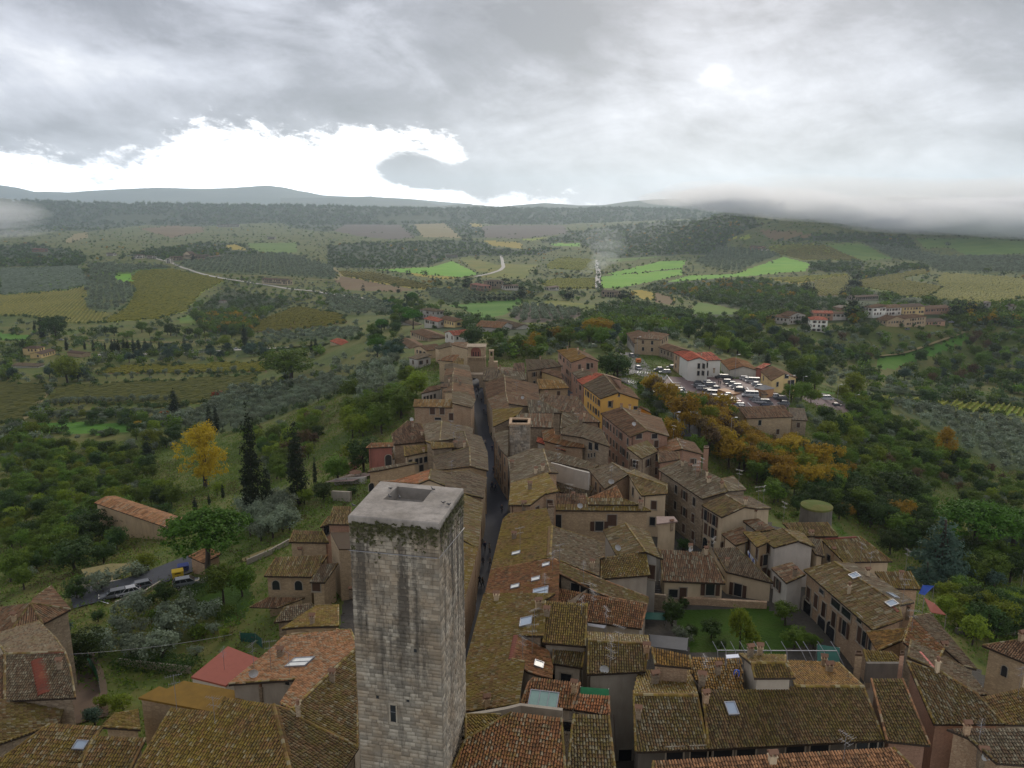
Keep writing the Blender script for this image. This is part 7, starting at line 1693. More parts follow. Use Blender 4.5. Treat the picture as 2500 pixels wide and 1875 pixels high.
for k, (nm, gm, c, poly, cover) in enumerate(FIELDS):
 m = FID == k
 if not m.any() or not cover: continue
 Xs, Ys = XC[m], YC[m]; cx, cy = Xs.mean(), Ys.mean(); dist = math.hypot(cx, cy)
 # main direction of the plot
 M_ = np.cov(np.stack([Xs-cx, Ys-cy])); ev, evec = np.linalg.eigh(M_); d = evec[:, 1]
 if cover.startswith('olive'):
  sp = 5.6 if dist < 500 else (7 if dist < 1200 else 9); nrm = np.array([-d[1], d[0]])
  R_ = np.hypot(Xs-cx, Ys-cy).max(); n = int(R_/sp)+1
  jj, ii = np.meshgrid(np.arange(-n, n+1), np.arange(-n, n+1)); q = np.stack([cx+(ii*d[0]+jj*nrm[0]*1.05)*sp, cy+(ii*d[1]+jj*nrm[1]*1.05)*sp], -1).reshape(-1, 2)+rng.normal(0, sp*.10, ((2*n+1)**2, 2))
  u = (q[:, 0]/np.maximum(q[:, 1], 1)-UG[0])/(UG[1]-UG[0]); l = (np.log(np.maximum(q[:, 1], 19))-LG[0])/(LG[1]-LG[0])
  ok = (u > 0) & (u < NU-1) & (l > 0) & (l < NL-1); q = q[ok]; ui = u[ok].astype(int); li = l[ok].astype(int); ins = m[li, ui]; q = q[ins]
  ks = rng.random(len(q)) > .06; q = q[ks]
  for x, y in q:
   P = np.array([x, y, ground(x, y)])
   if dist < 560 and NOL < 110:
    if seen(P+[0, 0, 2.5]): tree('olive', P, rng.uniform(.75, 1.2), 'silver green olive tree in a planted grove near the town', 'olive groves near the town'); NOL += 1; continue
   og[0].append(P); og[1].append(rng.uniform(.8, 1.3)*(1 if dist < 1300 else 1.3))
 else:
  sp = 2.8 if dist < 700 else (4.5 if dist < 1300 else 7.5); ph = rng.uniform(-.5, .5); a0 = math.atan2(cy, cx) + (0.35+ph if cover != 'rows_dark' else math.pi/2+.05)
  d = np.array([math.cos(a0), math.sin(a0)]); nrm = np.array([-d[1], d[0]])
  R_ = np.hypot(Xs-cx, Ys-cy).max(); n = int(R_/sp)+1; st = max(2.2, sp*.9); ms = int(R_/st)+1
  V = []; Fs = []; RR = []
  tt = np.arange(-ms, ms+1)*st
  for j in range(-n, n+1):
   x = cx+d[0]*tt+nrm[0]*j*sp; y = cy+d[1]*tt+nrm[1]*j*sp
   u = (x/np.maximum(y, 1)-UG[0])/(UG[1]-UG[0]); l = (np.log(np.maximum(y, 19))-LG[0])/(LG[1]-LG[0]); ok = (u > 0) & (u < NU-1) & (l > 0) & (l < NL-1)
   ins = np.zeros(len(x), bool); ins[ok] = m[l[ok].astype(int), u[ok].astype(int)]
   for i in np.flatnonzero(ins[:-1] & ins[1:]):
    if len(Fs) > 60000: break
    if rng.random() < .05: continue
    w = sp*.17*rng.uniform(.7, 1.3); hh = min(1.7, sp*.5)*rng.uniform(.75, 1.15); p = (x[i], y[i], ground(x[i], y[i])); q = (x[i+1], y[i+1], ground(x[i+1], y[i+1])); b = len(V)
    for pp in (p, q): V += [(pp[0]-nrm[0]*w, pp[1]-nrm[1]*w, pp[2]), (pp[0]-nrm[0]*w*.7, pp[1]-nrm[1]*w*.7, pp[2]+hh), (pp[0]+nrm[0]*w*.7, pp[1]+nrm[1]*w*.7, pp[2]+hh), (pp[0]+nrm[0]*w, pp[1]+nrm[1]*w, pp[2])]
    Fs += [(b, b+1, b+5, b+4), (b+1, b+2, b+6, b+5), (b+2, b+3, b+7, b+6)]; RR += [rng.random()]*8
  if V:
   lm = {'rows_pale': 'olive', 'rows_yellow': 'vine', 'rows_dark': 'vine2'}[cover]
   if 'vine' not in LM: LM['vine'] = leaf_mat('leaves_vine_yellow', (.120,.130,.015), (.310,.275,.028)); LM['vine2'] = leaf_mat('leaves_vine_dull', (.075,.085,.024), (.170,.150,.035))
   o = link('vines', mesh('vines', V, np.array(Fs), LM[lm], attr=RR)); tag(o, kind='stuff')

gn_stuff('olive_orchard', og[0], og[1], SRC['olive'])
for k_, L_ in LATE.items():
 src = [o for o in bpy.data.objects if o.name.startswith('crown') and o.data in [a for a, b in PROTO[k_]]]
 u_ = {}
 for o in src: u_.setdefault(o.data.name, o)
 gn_stuff(dict(olive='olive_thicket', broad='green_thicket', lime='light_thicket', darkb='dark_thicket', blueg='grey_thicket', rustt='bare_thicket', pine='pine_thicket', shrub='shrubs', shrub_dark='dark_shrubs').get(k_, 'thicket'), [p for p, s in L_], [s for p, s in L_], list(u_.values()))
# woodland beyond the near fields; density follows how large the trees look
def gn_sample(mask, dens, s0, kind, name, jit=.35, hk=6.5):
 """dens: trees per photo pixel area of 1000"""
 Fpx = np.abs((PX[:, 1:2]-PX[:, :1])); 
 dy = np.abs(np.gradient(PY, axis=0)); dx = 4.7; pa = dy*dx
 n = int((pa*mask).sum()/1000*dens)
 if n < 1: return
 I = np.flatnonzero(mask.ravel()); w = (pa.ravel()[I])+1e-6; w = w/w.sum(); pick = rng.choice(I, n, p=w); P = []; S_ = []
 for i in pick:
  r_, c_ = divmod(i, NU-1); Y = math.exp(LC[r_]+(rng.random()-.5)*(LG[1]-LG[0])); X = (UC[c_]+(rng.random()-.5)*(UG[1]-UG[0]))*Y
  q = np.array([X, Y, ground(X, Y)]); s_ = rng.uniform(1-jit, 1+jit)*s0*max(1.0, (Y/2200)**.8)
  if not clear_of_fields(q, hk*s_): continue
  P.append(tuple(q)); S_.append(s_)
 gn_stuff(name, P, S_, SRC[kind])
# clumpy masks so that woods break up into groves, hedges and clearings
def fbm(x, y, s, seed): return .55*vnoise(x/s+50, y/s, seed)+.3*vnoise(x/s*2.3+9, y/s*2.3, seed+1)+.15*vnoise(x/s*5.1, y/s*5.1, seed+2)
NZ = fbm(XC, YC, 260, 11); NZ2 = fbm(XC, YC, 600, 21)
inview = (PX > -160) & (PX < 2660) & (PY < 1950)
wd = (FID == -4) & inview
gn_sample(wd & (YC > 1300), 48, .75, 'wood', 'woodland'); gn_sample(wd & (YC <= 1300), 15, .65, 'wood', 'near_woodland')
gn_sample(wd & (YC < 5000) & (NZ > .40), 18, .8, 'green', 'woodland_light')
gn_sample(wd & (YC < 1500) & (NZ2 < .55), 20, .8, 'olive', 'woodland_olives', hk=4.5)
gn_sample(wd & (NZ > .50) & (NZ < .58) & (YC < 4500), 10, .7, 'orange', 'autumn_woodland')
far3 = (FID == -3) & inview & vis
gn_sample(far3, 22, .8, 'olive', 'olive_slopes', hk=4.5)
gn_sample(far3 & (NZ > .52), 9, .7, 'wood', 'hillside_trees')
gn_sample(far3 & (NZ < .42), 8, .6, 'green', 'hillside_thickets')
gn_sample(far3 & (NZ > .54) & (NZ < .60), 6, .6, 'orange', 'autumn_trees')
mid = (FID == -1) & inview & (YC > 330)
gn_sample(mid & (NZ > .54) & vis, 1.1, .7, 'wood', 'hedgerow_trees')
gn_sample(mid & (NZ > .42) & vis, 1.6, .7, 'green', 'green_thickets')
gn_sample(mid & vis, 3.4, .85, 'olive', 'scattered_olives', hk=4.5)
edge = np.zeros(FID.shape, bool); edge[:-1] |= (FID[:-1] != FID[1:]); edge[:, :-1] |= (FID[:, :-1] != FID[:, 1:]); edge &= ~(FID == -2) & (YC > 300) & inview & vis
def hedge_pts(n, smin, smax, nm):
 I = np.flatnonzero((edge & (NZ > .33)).ravel()); pick = rng.choice(I, n, p=None); P = []; S_ = []
 for i in pick:
  r_, c_ = divmod(i, NU-1); Y = math.exp(LC[r_]+(rng.random()-.5)*(LG[1]-LG[0])); X = (UC[c_]+(rng.random()-.5)*(UG[1]-UG[0]))*Y
  P.append((X, Y, ground(X, Y))); S_.append(rng.uniform(smin, smax)*max(1, (Y/1500)**.7))
 gn_stuff(nm, P, S_, SRC['wood'])
hedge_pts(3800, .18, .42, 'field_hedges')
# undergrowth on the near banks: low leafy cover
def undergrowth(mask, n, mat, name, smin, smax):
 P = sample(mask, n, 0, False, 1); V = []; R_ = []
 P = np.array(P); m = len(P)*16; ci = np.repeat(np.arange(len(P)), 16); r = rng; s = rng.uniform(smin, smax, m)[:, None]
 Q = P[ci]+r.normal(0, 1, (m, 3))*np.array([.8, .8, .0])+np.abs(r.normal(0, 1, (m, 1)))*np.array([[0, 0, .45]])
 a = r.normal(0, 1, (m, 3)); a /= np.linalg.norm(a, axis=1)[:, None]; b = np.cross(a, r.normal(0, 1, (m, 3))); b /= np.linalg.norm(b, axis=1)[:, None]
 V = np.stack([Q-a*s, Q+b*s*.7, Q+a*s], 1).reshape(-1, 3)
 tag(link(name, mesh(name, V, np.arange(m*3).reshape(-1, 3), LM[mat], attr=np.repeat(r.random(m), 3))), kind='stuff')
nearm = (FID == -1) & (YC < 330) & inview
undergrowth(nearm & (NZ > .0), 13000, 'green', 'undergrowth', .18, .38)
undergrowth(nearm & (fbm(XC, YC, 22, 5) > .5), 5000, 'lime', 'light_undergrowth', .12, .26)
undergrowth(nearm & (fbm(XC, YC, 30, 8) > .52), 5000, 'rust', 'dry_undergrowth', .12, .26)
# ------------------------------------------------------------ roads, car park, hills
def ribbon(name, C, pts, w, mat, dz=.07, z=None, wide=None, step=None, world=False):
 P = [np.array(p, float) for p in pts] if world else [(atg(*px(C, *p)) if z is None else atz(*px(C, *p), z)) for p in pts]
 Q = []
 for a, b in zip(P[:-1], P[1:]):
  n = max(1, int(np.hypot(*(b-a)[:2])/(step or max(2.0, np.hypot(*a[:2])*.012))))
  for i in range(n): Q.append(a[:2]+(b-a)[:2]*i/n)
 Q.append(P[-1][:2]); Q = np.array(Q)
 for _ in range(3):
  if len(Q) > 4: Q[1:-1] = .5*Q[1:-1]+.25*(Q[:-2]+Q[2:])
 V = []; Fs = []
 for i, q in enumerate(Q):
  d = Q[min(i+1, len(Q)-1)]-Q[max(i-1, 0)]; d = d/(np.hypot(*d)+1e-9); n = np.array([-d[1], d[0]])*w/2
  zc = max(ground(*(q-n)), ground(*q), ground(*(q+n)))+dz
  for s in (-1, 1): p = q+n*s; V.append((p[0], p[1], zc))
 for i in range(len(Q)-1): Fs.append((2*i, 2*i+1, 2*i+3, 2*i+2))
 return tag(link(name, mesh(name, V, Fs, mat)), kind='structure')
ribbon('pale_road','S',[(620,305),(870,305),(1190,292),(1500,272),(1690,262),(1900,250),(2080,238)],6,FM['road_pale'],.35)
ribbon('dirt_track','S',[(60,748),(150,718),(250,600),(345,500),(440,490)],3.2,GM['tan'],.25)
ribbon('upper_lane','S',[(420,205),(700,215),(1000,225),(1400,215)],4,GM['tan'],.3)
ribbon('country_road','T',[(980,600),(1060,620),(1240,690),(1420,730),(1700,770),(2000,810),(2212,850)],7,FM['road_pale'],.5)
ribbon('country_road','U',[(0,830),(120,843),(290,868)],7,FM['road_pale'],.5)
ribbon('farm_road','U',[(940,718),(1030,700),(1090,680),(1118,655),(1110,620),(1103,585)],8,FM['road_pale'],.6)
ribbon('farm_road','U',[(1722,790),(1712,740),(1722,700),(1710,650),(1703,612)],9,FM['road_pale'],.6)
ribbon('farm_road','T',[(1425,712),(1560,708),(1800,722),(1990,735),(2130,742),(2150,700),(2120,660)],6,GM['tan'],.6)
ribbon('farm_track','U',[(40,680),(80,700),(60,740)],7,GM['tan'],.5)
ribbon('main_road','P',[(150,360),(230,470),(300,560),(420,640),(560,640)],8,FM['asphalt'],.12)
ribbon('avenue','P',[(60,640),(200,680),(330,760),(450,850),(560,980),(660,1090),(820,1270)],5.5,FM['asphalt'],.12)
ribbon('pavement','P',[(40,610),(170,590),(215,560),(160,540)],3,FM['pavement'],.2)
ribbon('lane','R',[(1020,960),(1200,975),(1500,1000),(1900,1040),(2250,1060)],5,GM['silver'],.3)
ribbon('terrace_path','R',[(900,1120),(780,1040),(700,990),(560,1000)],2.5,FM['pavement'],.2)
ribbon('valley_path','R',[(1080,700),(1200,692),(1400,640),(1590,575),(1760,510)],3,GM['tan'],.3)
ribbon('access_road','A',[(620,1416),(800,1370),(960,1330),(1250,1250),(1450,1180),(1660,1090),(1800,1040)],7,FM['asphalt'],.25)
ribbon('gravel_patch','A',[(750,1230),(900,1190),(1050,1180)],9,GM['tan'],.15)
ribbon('garden_path','C',[(60,960),(250,880),(470,800)],1.5,GM['tan'],.15)
SZ = lambda Y: town_z(Y)
ribbon('street',None,[(-6.2,55,0),(-5.8,75,0),(-5.6,92,0),(-4.9,106,0),(-3.4,125,0),(-3.1,150,0),(-4.6,178,0),(-6.8,203,0),(-9.4,232,0),(-11.6,262,0),(-12.9,300,0)],4.8,FM['street_paving'],.1,world=True,step=3)
ribbon('second_street','M',[(870,1250),(860,1160),(760,900),(600,700),(440,480),(400,430)],5,FM['street_paving'],.15)
ribbon('curved_lane','B',[(740,1200),(735,1080),(745,900),(700,760),(640,650)],5,FM['soil'],.15)
# painted lines: zebra crossings and bays
def mark(C, a, b, w=.15, dz=.19): return ribbon('road_marking', C, [a, b], w, FM['paint_white'], dz, step=50)
for k in range(7):
 mark('P', (232+k*26, 560+k*2), (225+k*26, 580+k*2), .5); mark('P', (105+k*24, 660+k*3), (112+k*24, 684+k*3), .5)
for a, b in (((830,710),(870,700)),((760,650),(800,660)),((1340,690),(1370,720)),((1430,740),(1450,765)),((1330,850),(1350,880)),((1440,905),(1500,960)),((1500,960),(1520,990)),((820,780),(850,800)),((640,690),(720,690)),((650,720),(730,722)),((660,775),(770,778)),((670,800),(780,806)),((700,830),(800,830)),((1700,930),(1740,935)),((1370,905),(1400,930)),((560,600),(640,700))): mark('P', a, b, .35)
for a, b in (((1250,1250),(1310,1240)),((1320,1240),(1400,1180)),((1400,1180),(1650,1085)),((805,1410-25),(940,1425)),((1225,1320),(1290,1290))): mark('A', a, b, .18, .32)
# kerb of the avenue
ribbon('kerb','P',[(330,770),(450,870),(560,1000),(660,1110)],.4,FM['pavement'],.24)
def ridge_hills(name, C, sil, D, base, depth, mat, seed, rough=22):
 pts = np.array([px(C, *p) for p in sil]); xs = np.arange(pts[0, 0], pts[-1, 0], 6.0); ys = np.interp(xs, pts[:, 0], pts[:, 1])
 V = []; nj = 9; n = len(xs)
 for j in range(nj):
  t = j/(nj-1)
  for x, y in zip(xs, ys):
   u, v = uv(x, y); zc = CZ-v*D
   prof = math.sin(min(t*1.25, 1)*math.pi/2)**1.3 if t <= .8 else 1-(t-.8)*2.2
   Y = D-depth*(1-t/.8) if t <= .8 else D+depth*(t-.8)
   X = u*Y; z = base+(zc-base)*prof
   if j < 6: z += rough*(vnoise(np.array(X/900), np.array(Y/700), seed)-.5)*(.3+prof)
   V.append((X, Y, z))
 Fs = [(j*n+i, j*n+i+1, (j+1)*n+i+1, (j+1)*n+i) for j in range(nj-1) for i in range(n-1)]
 return tag(link(name, mesh(name, V, Fs, mat, smooth=True)), kind='structure')
HM = ground_mat('ground_hills', [(.060,.080,.060), (.085,.105,.075), (.130,.140,.095)], .0012, .006)
ridge_hills('mountain_range','T',[(-2200,150),(-1500,120),(-900,160),(-300,110),(0,136),(110,152),(220,178),(320,178),(450,182),(560,172),(800,160),(1000,152),(1300,160),(1500,152),(1690,138),(1800,150),(1900,172),(2050,200),(2212,208),(2400,212),(2600,222),(2800,240),(3000,255)],19000,-60,5200,HM,3,60)
ridge_hills('far_hills','U',[(-300,215),(0,214),(150,212),(270,205),(330,215),(500,222),(620,240),(720,262),(800,266),(900,285)],14500,-60,3200,HM,5,40)
ridge_hills('middle_hills','U',[(640,285),(720,268),(830,256),(950,260),(1090,272),(1250,258),(1380,248),(1480,254),(1600,264),(1750,262),(1900,240),(2050,228),(2200,224),(2400,222),(2700,240),(3000,230),(3600,210),(4600,240)],10500,-60,2600,HM,7,40)
DR = ridge_hills('dark_ridge','T',[(-2000,220),(-1000,240),(-300,232),(200,240),(500,250),(900,256),(1300,262),(1700,268),(2100,272),(2300,282),(2500,285),(2800,290),(3200,285),(3500,292),(3900,286),(4300,290),(5200,300),(6500,310)],7000,-75,1300,GM['wood'],9,16)
vv = [v.co for v in DR.data.vertices]; nx_ = len(vv)//9; P_ = []
for _ in range(6800):
 j, i = rng.integers(0, 7), rng.integers(0, nx_-1); a, b_ = rng.random(2); q = (vv[j*nx_+i]*(1-a)+vv[j*nx_+i+1]*a)*(1-b_)+(vv[(j+1)*nx_+i]*(1-a)+vv[(j+1)*nx_+i+1]*a)*b_
 if -200 < topix(np.array(q))[0] < 2700 and vnoise(np.array(q.x/700+50), np.array(q.y/500), 4) > .3: P_.append(tuple(q))
gn_stuff('ridge_woodland', P_, rng.uniform(1.6, 3.6, len(P_)), SRC['wood'])

# ------------------------------------------------------------ cars
CARW = {}
def wheel_mesh():
 mb = MB(); V = []; n = 14
 for x in (-.1, .1):
  for r in (.32, .2):
   for k in range(n): t = 2*math.pi*k/n; V.append((r*math.cos(t), x, .32+r*math.sin(t)))
 Fs = []
 for k in range(n):
  j = (k+1) % n; Fs += [(k, j, 2*n+j, 2*n+k), (k, n+k, n+j, j), (2*n+k, 2*n+j, 3*n+j, 3*n+k)]
 mb.add(V, Fs); mb.add(V, [tuple(n+k for k in range(n)), tuple(3*n+k for k in range(n))[::-1]], 1); return mb.me('wheel', [FM['rubber'], FM['metal_grey']])
WH = wheel_mesh()
def car_meshes(kind):
 if kind in CARW: return CARW[kind]
 # side profile: bonnet, windscreen, roof, tail; widths taper towards the roof
 L_, W_, belt = {'hatch': (4.0, 1.74, .88), 'estate': (4.6, 1.78, .90), 'suv': (4.5, 1.85, 1.0), 'van': (5.2, 1.95, 1.15), 'mpv': (4.4, 1.8, 1.0)}[kind]
 low = [(-.5, .32), (-.5, .62), (-.485, .74), (-.27, belt-.04), (0, belt), (.35, belt+.02), (.485, belt-.02), (.5, .6), (.49, .32)]
 if kind == 'van': low = [(-.5, .34), (-.5, .75), (-.47, .95), (-.36, belt), (0, belt+.02), (.35, belt+.02), (.495, belt), (.5, .6), (.5, .34)]
 H_ = {'hatch': 1.46, 'estate': 1.46, 'suv': 1.66, 'van': 1.95, 'mpv': 1.6}[kind]
 gr = {'hatch': (-.25, -.10, .27, .44), 'estate': (-.25, -.09, .40, .485), 'suv': (-.26, -.12, .38, .48), 'van': (-.37, -.26, .46, .495), 'mpv': (-.32, -.14, .38, .47)}[kind]
 body = MB(); n = len(low); V = []
 for s, k in ((-1, .93), (-1, 1.0), (1, 1.0), (1, .93)):
  for x, z in low:
   zz = z if abs(k-1) < .01 else z+(0 if z > .4 else 0); V.append((x*L_*(1 if k == 1 else .985), s*W_/2*k, .5+(z-.5)*(1 if k != 1 else .55) if k == 1 else z))
 Fs = [(a*n+i, a*n+i+1, (a+1)*n+i+1, (a+1)*n+i) for a in range(3) for i in range(n-1)]+[(a*n+n-1, a*n, (a+1)*n, (a+1)*n+n-1) for a in range(3)]
 body.add(V, Fs); body.add(V, [tuple(range(n)), tuple(range(3*n, 4*n))[::-1]])
 x0, x1, x2, x3 = [v*L_ for v in gr]; wb, wt = W_*.455, W_*.37
 body.add([(x1, -wt, H_), (x2, -wt, H_), (x2, wt, H_), (x1, wt, H_), (x1+.04, -wt-.02, H_-.07), (x2-.02, -wt-.02, H_-.07), (x2-.02, wt+.02, H_-.07), (x1+.04, wt+.02, H_-.07)], [(0,1,2,3), (4,5,1,0), (5,6,2,1), (6,7,3,2), (7,4,0,3)])
 for f in (0, .36, .68, 1):   # pillars
  for s in (-1, 1):
   xb = x0+(x3-x0)*f; xt = x1+(x2-x1)*f; body.tube((xb, s*wb, belt-.03), (xt, s*wt, H_-.02), .045, 4)
 gl = MB(); b = belt-.06
 gl.add([(x0, -wb+.02, b), (x3, -wb+.02, b), (x3, wb-.02, b), (x0, wb-.02, b), (x1, -wt+.01, H_-.05), (x2, -wt+.01, H_-.05), (x2, wt-.01, H_-.05), (x1, wt-.01, H_-.05)], [(0,1,5,4), (1,2,6,5), (2,3,7,6), (3,0,4,7), (4,5,6,7)])
 hl = MB(); hl.box(-L_/2-.005, -L_/2+.12, -.16, .16, .60, .74); tl = MB(); tl.box(L_/2-.08, L_/2+.008, -.1, .1, .62, .86)
 CARW[kind] = (body.me('body', CARPAINT), gl.me('windows', FM['pane_glass']), hl.me('headlight', FM['lamp_glass']), tl.me('tail_light', FM['coat_red']), L_, W_); return CARW[kind]
SLOPE = .0
def car(kind, col, P, rz, label, group=None, small=False):
 b, g, hl, tl, L_, W_ = car_meshes(kind)
 o = empty('van' if kind == 'van' else 'car', (P[0], P[1], P[2]), rz, label=label, cat='van' if kind == 'van' else 'car', group=group)
 bo = link('body', b, o); bo.color = (*col, 1); link('windows', g, o)
 for sx in (-.31, .31):
  for sy in (-1, 1): link('wheel', WH, o, (sx*L_, sy*(W_/2-.11), 0))
 if not small:
  for sy in (-1, 1): link('headlight', hl, o, (0, sy*W_*.36, 0)); link('tail_light', tl, o, (0, sy*W_*.41, 0))
 return o
WHT, SIL, GRY, BLK, NAV, RED = (.40,.40,.40), (.17,.18,.19), (.13,.135,.14), (.022,.022,.025), (.03,.045,.09), (.3,.03,.03)
CARS = [('hatch',SIL,970,658,'silver car at the top of the middle cluster'),('hatch',BLK,915,693,'black car behind the silver people carrier of the middle cluster'),('mpv',SIL,1040,715,'silver people carrier in the middle cluster'),('estate',WHT,1025,688,'white car just behind the silver people carrier'),('estate',GRY,925,725,'dark grey car left of the silver people carrier'),('mpv',WHT,955,750,'white people carrier at the left of the middle cluster'),
 ('estate',BLK,1012,777,'black car below the white people carrier'),('hatch',SIL,1085,750,'pale silver hatchback right of the black car'),('van',WHT,1047,810,'white van beside the wooden hoarding'),('hatch',WHT,1215,825,'white car in front of the wooden hoarding'),('estate',NAV,1212,848,'navy blue car below the white one at the hoarding'),('hatch',SIL,1070,843,'silver car just below the white van at the hoarding'),
 ('estate',SIL,1118,873,'silver estate in the lower cluster, left end'),('hatch',SIL,1232,878,'silver car third from the hoarding'),('mpv',WHT,1275,892,'white car in the lower cluster, upper of four'),('estate',RED,1300,912,'red car in the lower cluster, second of four'),('estate',WHT,1330,935,'white estate in the lower cluster, third of four'),('hatch',WHT,1355,960,'white car in the lower cluster, lowest of four'),
 ('hatch',SIL,1228,958,'silver car with dark roof at the lower left corner'),('hatch',WHT,1465,1010,'white car alone above the barn roof'),('hatch',SIL,865,880,'grey car parked by the orange tree'),('estate',GRY,1240,677,'dark grey estate in the right row'),('hatch',SIL,1262,702,'grey hatchback below the dark grey estate'),('mpv',WHT,1310,728,'white people carrier in the right row'),('hatch',NAV,1345,755,'navy hatchback in the right row'),
 ('suv',BLK,1368,773,'black off roader ending the upper right row'),('suv',BLK,1150,627,'black car close to the white side block'),('suv',BLK,1212,630,'second black car beside the workshop'),('hatch',BLK,940,625,'black car in front of the white building'),('estate',WHT,1420,640,'white car under the graffiti wall, upper'),('hatch',WHT,1445,655,'white car under the graffiti wall, lower'),('van',WHT,1490,672,'white camper van in the far right row'),
 ('hatch',WHT,1540,706,'white hatchback below the camper van'),('hatch',SIL,1575,736,'silver hatchback at the end of the far right row'),('van',WHT,1465,824,'long white van alone in the middle of the car park'),('hatch',SIL,1520,870,'silver hatchback heading the lower right row'),('estate',WHT,1560,893,'white car second in the lower right row'),('van',GRY,1620,912,'grey van in the lower right row'),
 ('suv',NAV,1650,962,'black off roader in the lower right row'),('estate',SIL,1708,998,'silver estate nearest the barn'),('hatch',WHT,1748,836,'white hatchback beside the kiosk'),('suv',BLK,1790,864,'black off roader beside the kiosk'),('hatch',GRY,1822,912,'dark car at the right edge of the car park'),
 ('hatch',WHT,692,745,'white small car at the left side of the lot, top'),('hatch',SIL,705,768,'silver small car at the left side of the lot'),('hatch',WHT,722,792,'white small car at the left side of the lot, bottom'),('hatch',WHT,258,530,'white car driving down the main road'),('estate',WHT,545,572,'white estate by the brick lean-to'),('hatch',SIL,615,518,'silver car near the brown shed'),('hatch',SIL,425,812,'silver car half hidden by the bare linden'),('hatch',GRY,190,395,'dark car far up the main road'),('hatch',GRY,480,545,'grey car by the street sign')]
for kd, col, x, y, lab in CARS:
 P = atg(*px('P', x, y+12)); P[2] += .12 if (x < 600) else 0.03
 rz = math.radians(-4+rng.normal(0, 3)) + (math.radians(100) if x < 300 else 0)
 if x > 640: rz = math.radians(176 if rng.random() < .6 else -4)+math.radians(-6)
 car(kd, col, P, rz, lab, small=True)
for kd, col, C, x, y, rz, lab in (('mpv',SIL,'A',1612,1268,205,'silver people carrier parked on the access road'),('estate',GRY,'A',1195,1300,30,'grey estate with open boot beside the white pickup'),('hatch',WHT,'A',1115,1345,30,'white pickup on the access road'),('estate',GRY,'A',985,1370,28,'dark blue grey car at the end of the access road'),
  ('van',WHT,'R',685,1035,176,'white van alone on the upper terrace'),('hatch',BLK,'R',765,1085,176,'dark car below the lone white van'),('hatch',WHT,'S',390,212,170,'white car in front of the dark pyramid tree'),('hatch',WHT,'S',1497,268,5,'white car on the pale road'),('hatch',WHT,'T',1385,716,0,'white car on the diagonal country road'),('hatch',WHT,'M',825,1095,80,'white car parked in the second street'),
  ('van',WHT,'L',1355,318,80,'white delivery van under the gate arch'),('hatch',WHT,'R',540,512,170,'white car beside the tall white apartment house'),('hatch',WHT,'R',1650,437,0,'white car at the cypress car park, left'),('hatch',WHT,'R',1700,435,0,'white car at the cypress car park, middle'),('hatch',WHT,'R',1800,432,0,'white car at the cypress car park, right'),('hatch',GRY,'R',1310,492,20,'car in front of the tan village houses'),('hatch',WHT,'Q',95,535,0,'white car among the trees left of the veranda house'),('hatch',WHT,'Q',2020,545,5,'white car behind the golden lichen roof house')):
 P = atg(*px(C, x, y)); P[2] += .28 if C == 'A' else .15
 if C == 'L': P = atz(*px(C, x, y), town_z(272)+.2)
 car(kd, col, P, math.radians(rz), lab, small=(C != 'A'))

# ------------------------------------------------------------ car park furniture
def lamp_post(label, C, x, y, hh, double=False, group=None):
 P = atg(*px(C, x, y)); o = empty('street_lamp', tuple(P), label=label, cat='street lamp', group=group)
 mb = MB(); mb.tube((0, 0, -.3), (0, 0, hh), .09, 8, .05); mb.box(-.16, .16, -.16, .16, 0, .3)
 link('post', mb.me('post', FM['metal_grey']), o)
 for s in ((-1, 1) if double else (1,)):
  mb = MB(); mb.tube((0, 0, hh-.05), (s*1.1, 0, hh+.15), .04, 6); link('arm', mb.me('arm', FM['metal_grey']), o)
  mb = MB(); mb.box(s*1.1-.35, s*1.1+.35, -.16, .16, hh+.1, hh+.22, tx=.9); link('lamp_head', mb.me('lamp_head', FM['metal_white']), o)
lamp_post('double headed lamp post at the right corner of the car park','P',1885,900,9,True)
lamp_post('lamp post at the end of the upper terrace','R',770,1045,7)
lamp_post('lamp post below the upper terrace','R',905,1105,6)
lamp_post('lamp post near the yellow hall','R',500,975,6)
lamp_post('lamp post in front of the graffiti wall','P',1300,640,9)
lamp_post('tall lamp post beside the main road','P',242,420,9)
lamp_post('lamp post among the orange lindens','P',1245,1440,9)
lamp_post('lamp post by the pines at the right edge','J',2180,1250,8)
lamp_post('lamp post above the second street avenue','M',1520,1000,7)
def hoarding(label, C, x0, x1, yb, hh, dep, mat, name='hoarding', roofed=False):
 A_, B_ = atg(*px(C, x0, yb)), atg(*px(C, x1, yb)); d = (B_-A_)[:2]; L_ = np.hypot(*d); o = empty(name, tuple(A_), math.atan2(d[1], d[0]), label=label, cat=name.replace('_', ' '))
 n = max(3, int(L_/1.25))
 for k in range(n):
  for y0 in ((0, dep) if dep else (0,)):
   mb = MB(); mb.box(k*L_/n+.02, (k+1)*L_/n-.02, y0-.04, y0+.04, -.2, hh); link('panel', mb.me('panel', mat), o)
 for s in (0, L_):
  mb = MB(); mb.box(s-.04, s+.04, 0, dep, -.2, hh-.02); link('end_panel', mb.me('end_panel', mat), o)
 mb = MB()
 if roofed: mb.add([(-.4, -.4, hh), (L_+.4, -.4, hh), (L_+.4, dep+.4, hh), (-.4, dep+.4, hh), (L_/2, dep/2, hh+1.1)], [(0,1,4), (1,2,4), (2,3,4), (3,0,4), (3,2,1,0)]); link('roof', mb.me('roof', FM['pavement']), o)
 else: mb.box(-.05, L_+.05, -.06, dep+.06, hh, hh+.1); link('top_boards', mb.me('top_boards', mat), o)
hoarding('ochre wooden hoarding box in the middle of the car park','P',1110,1275,828,2.3,3,FM['wood_panel'])
hoarding('small brown ticket kiosk with a grey pyramid roof','P',1600,1715,842,2.5,3.4,FM['wood_panel'],'kiosk',True)
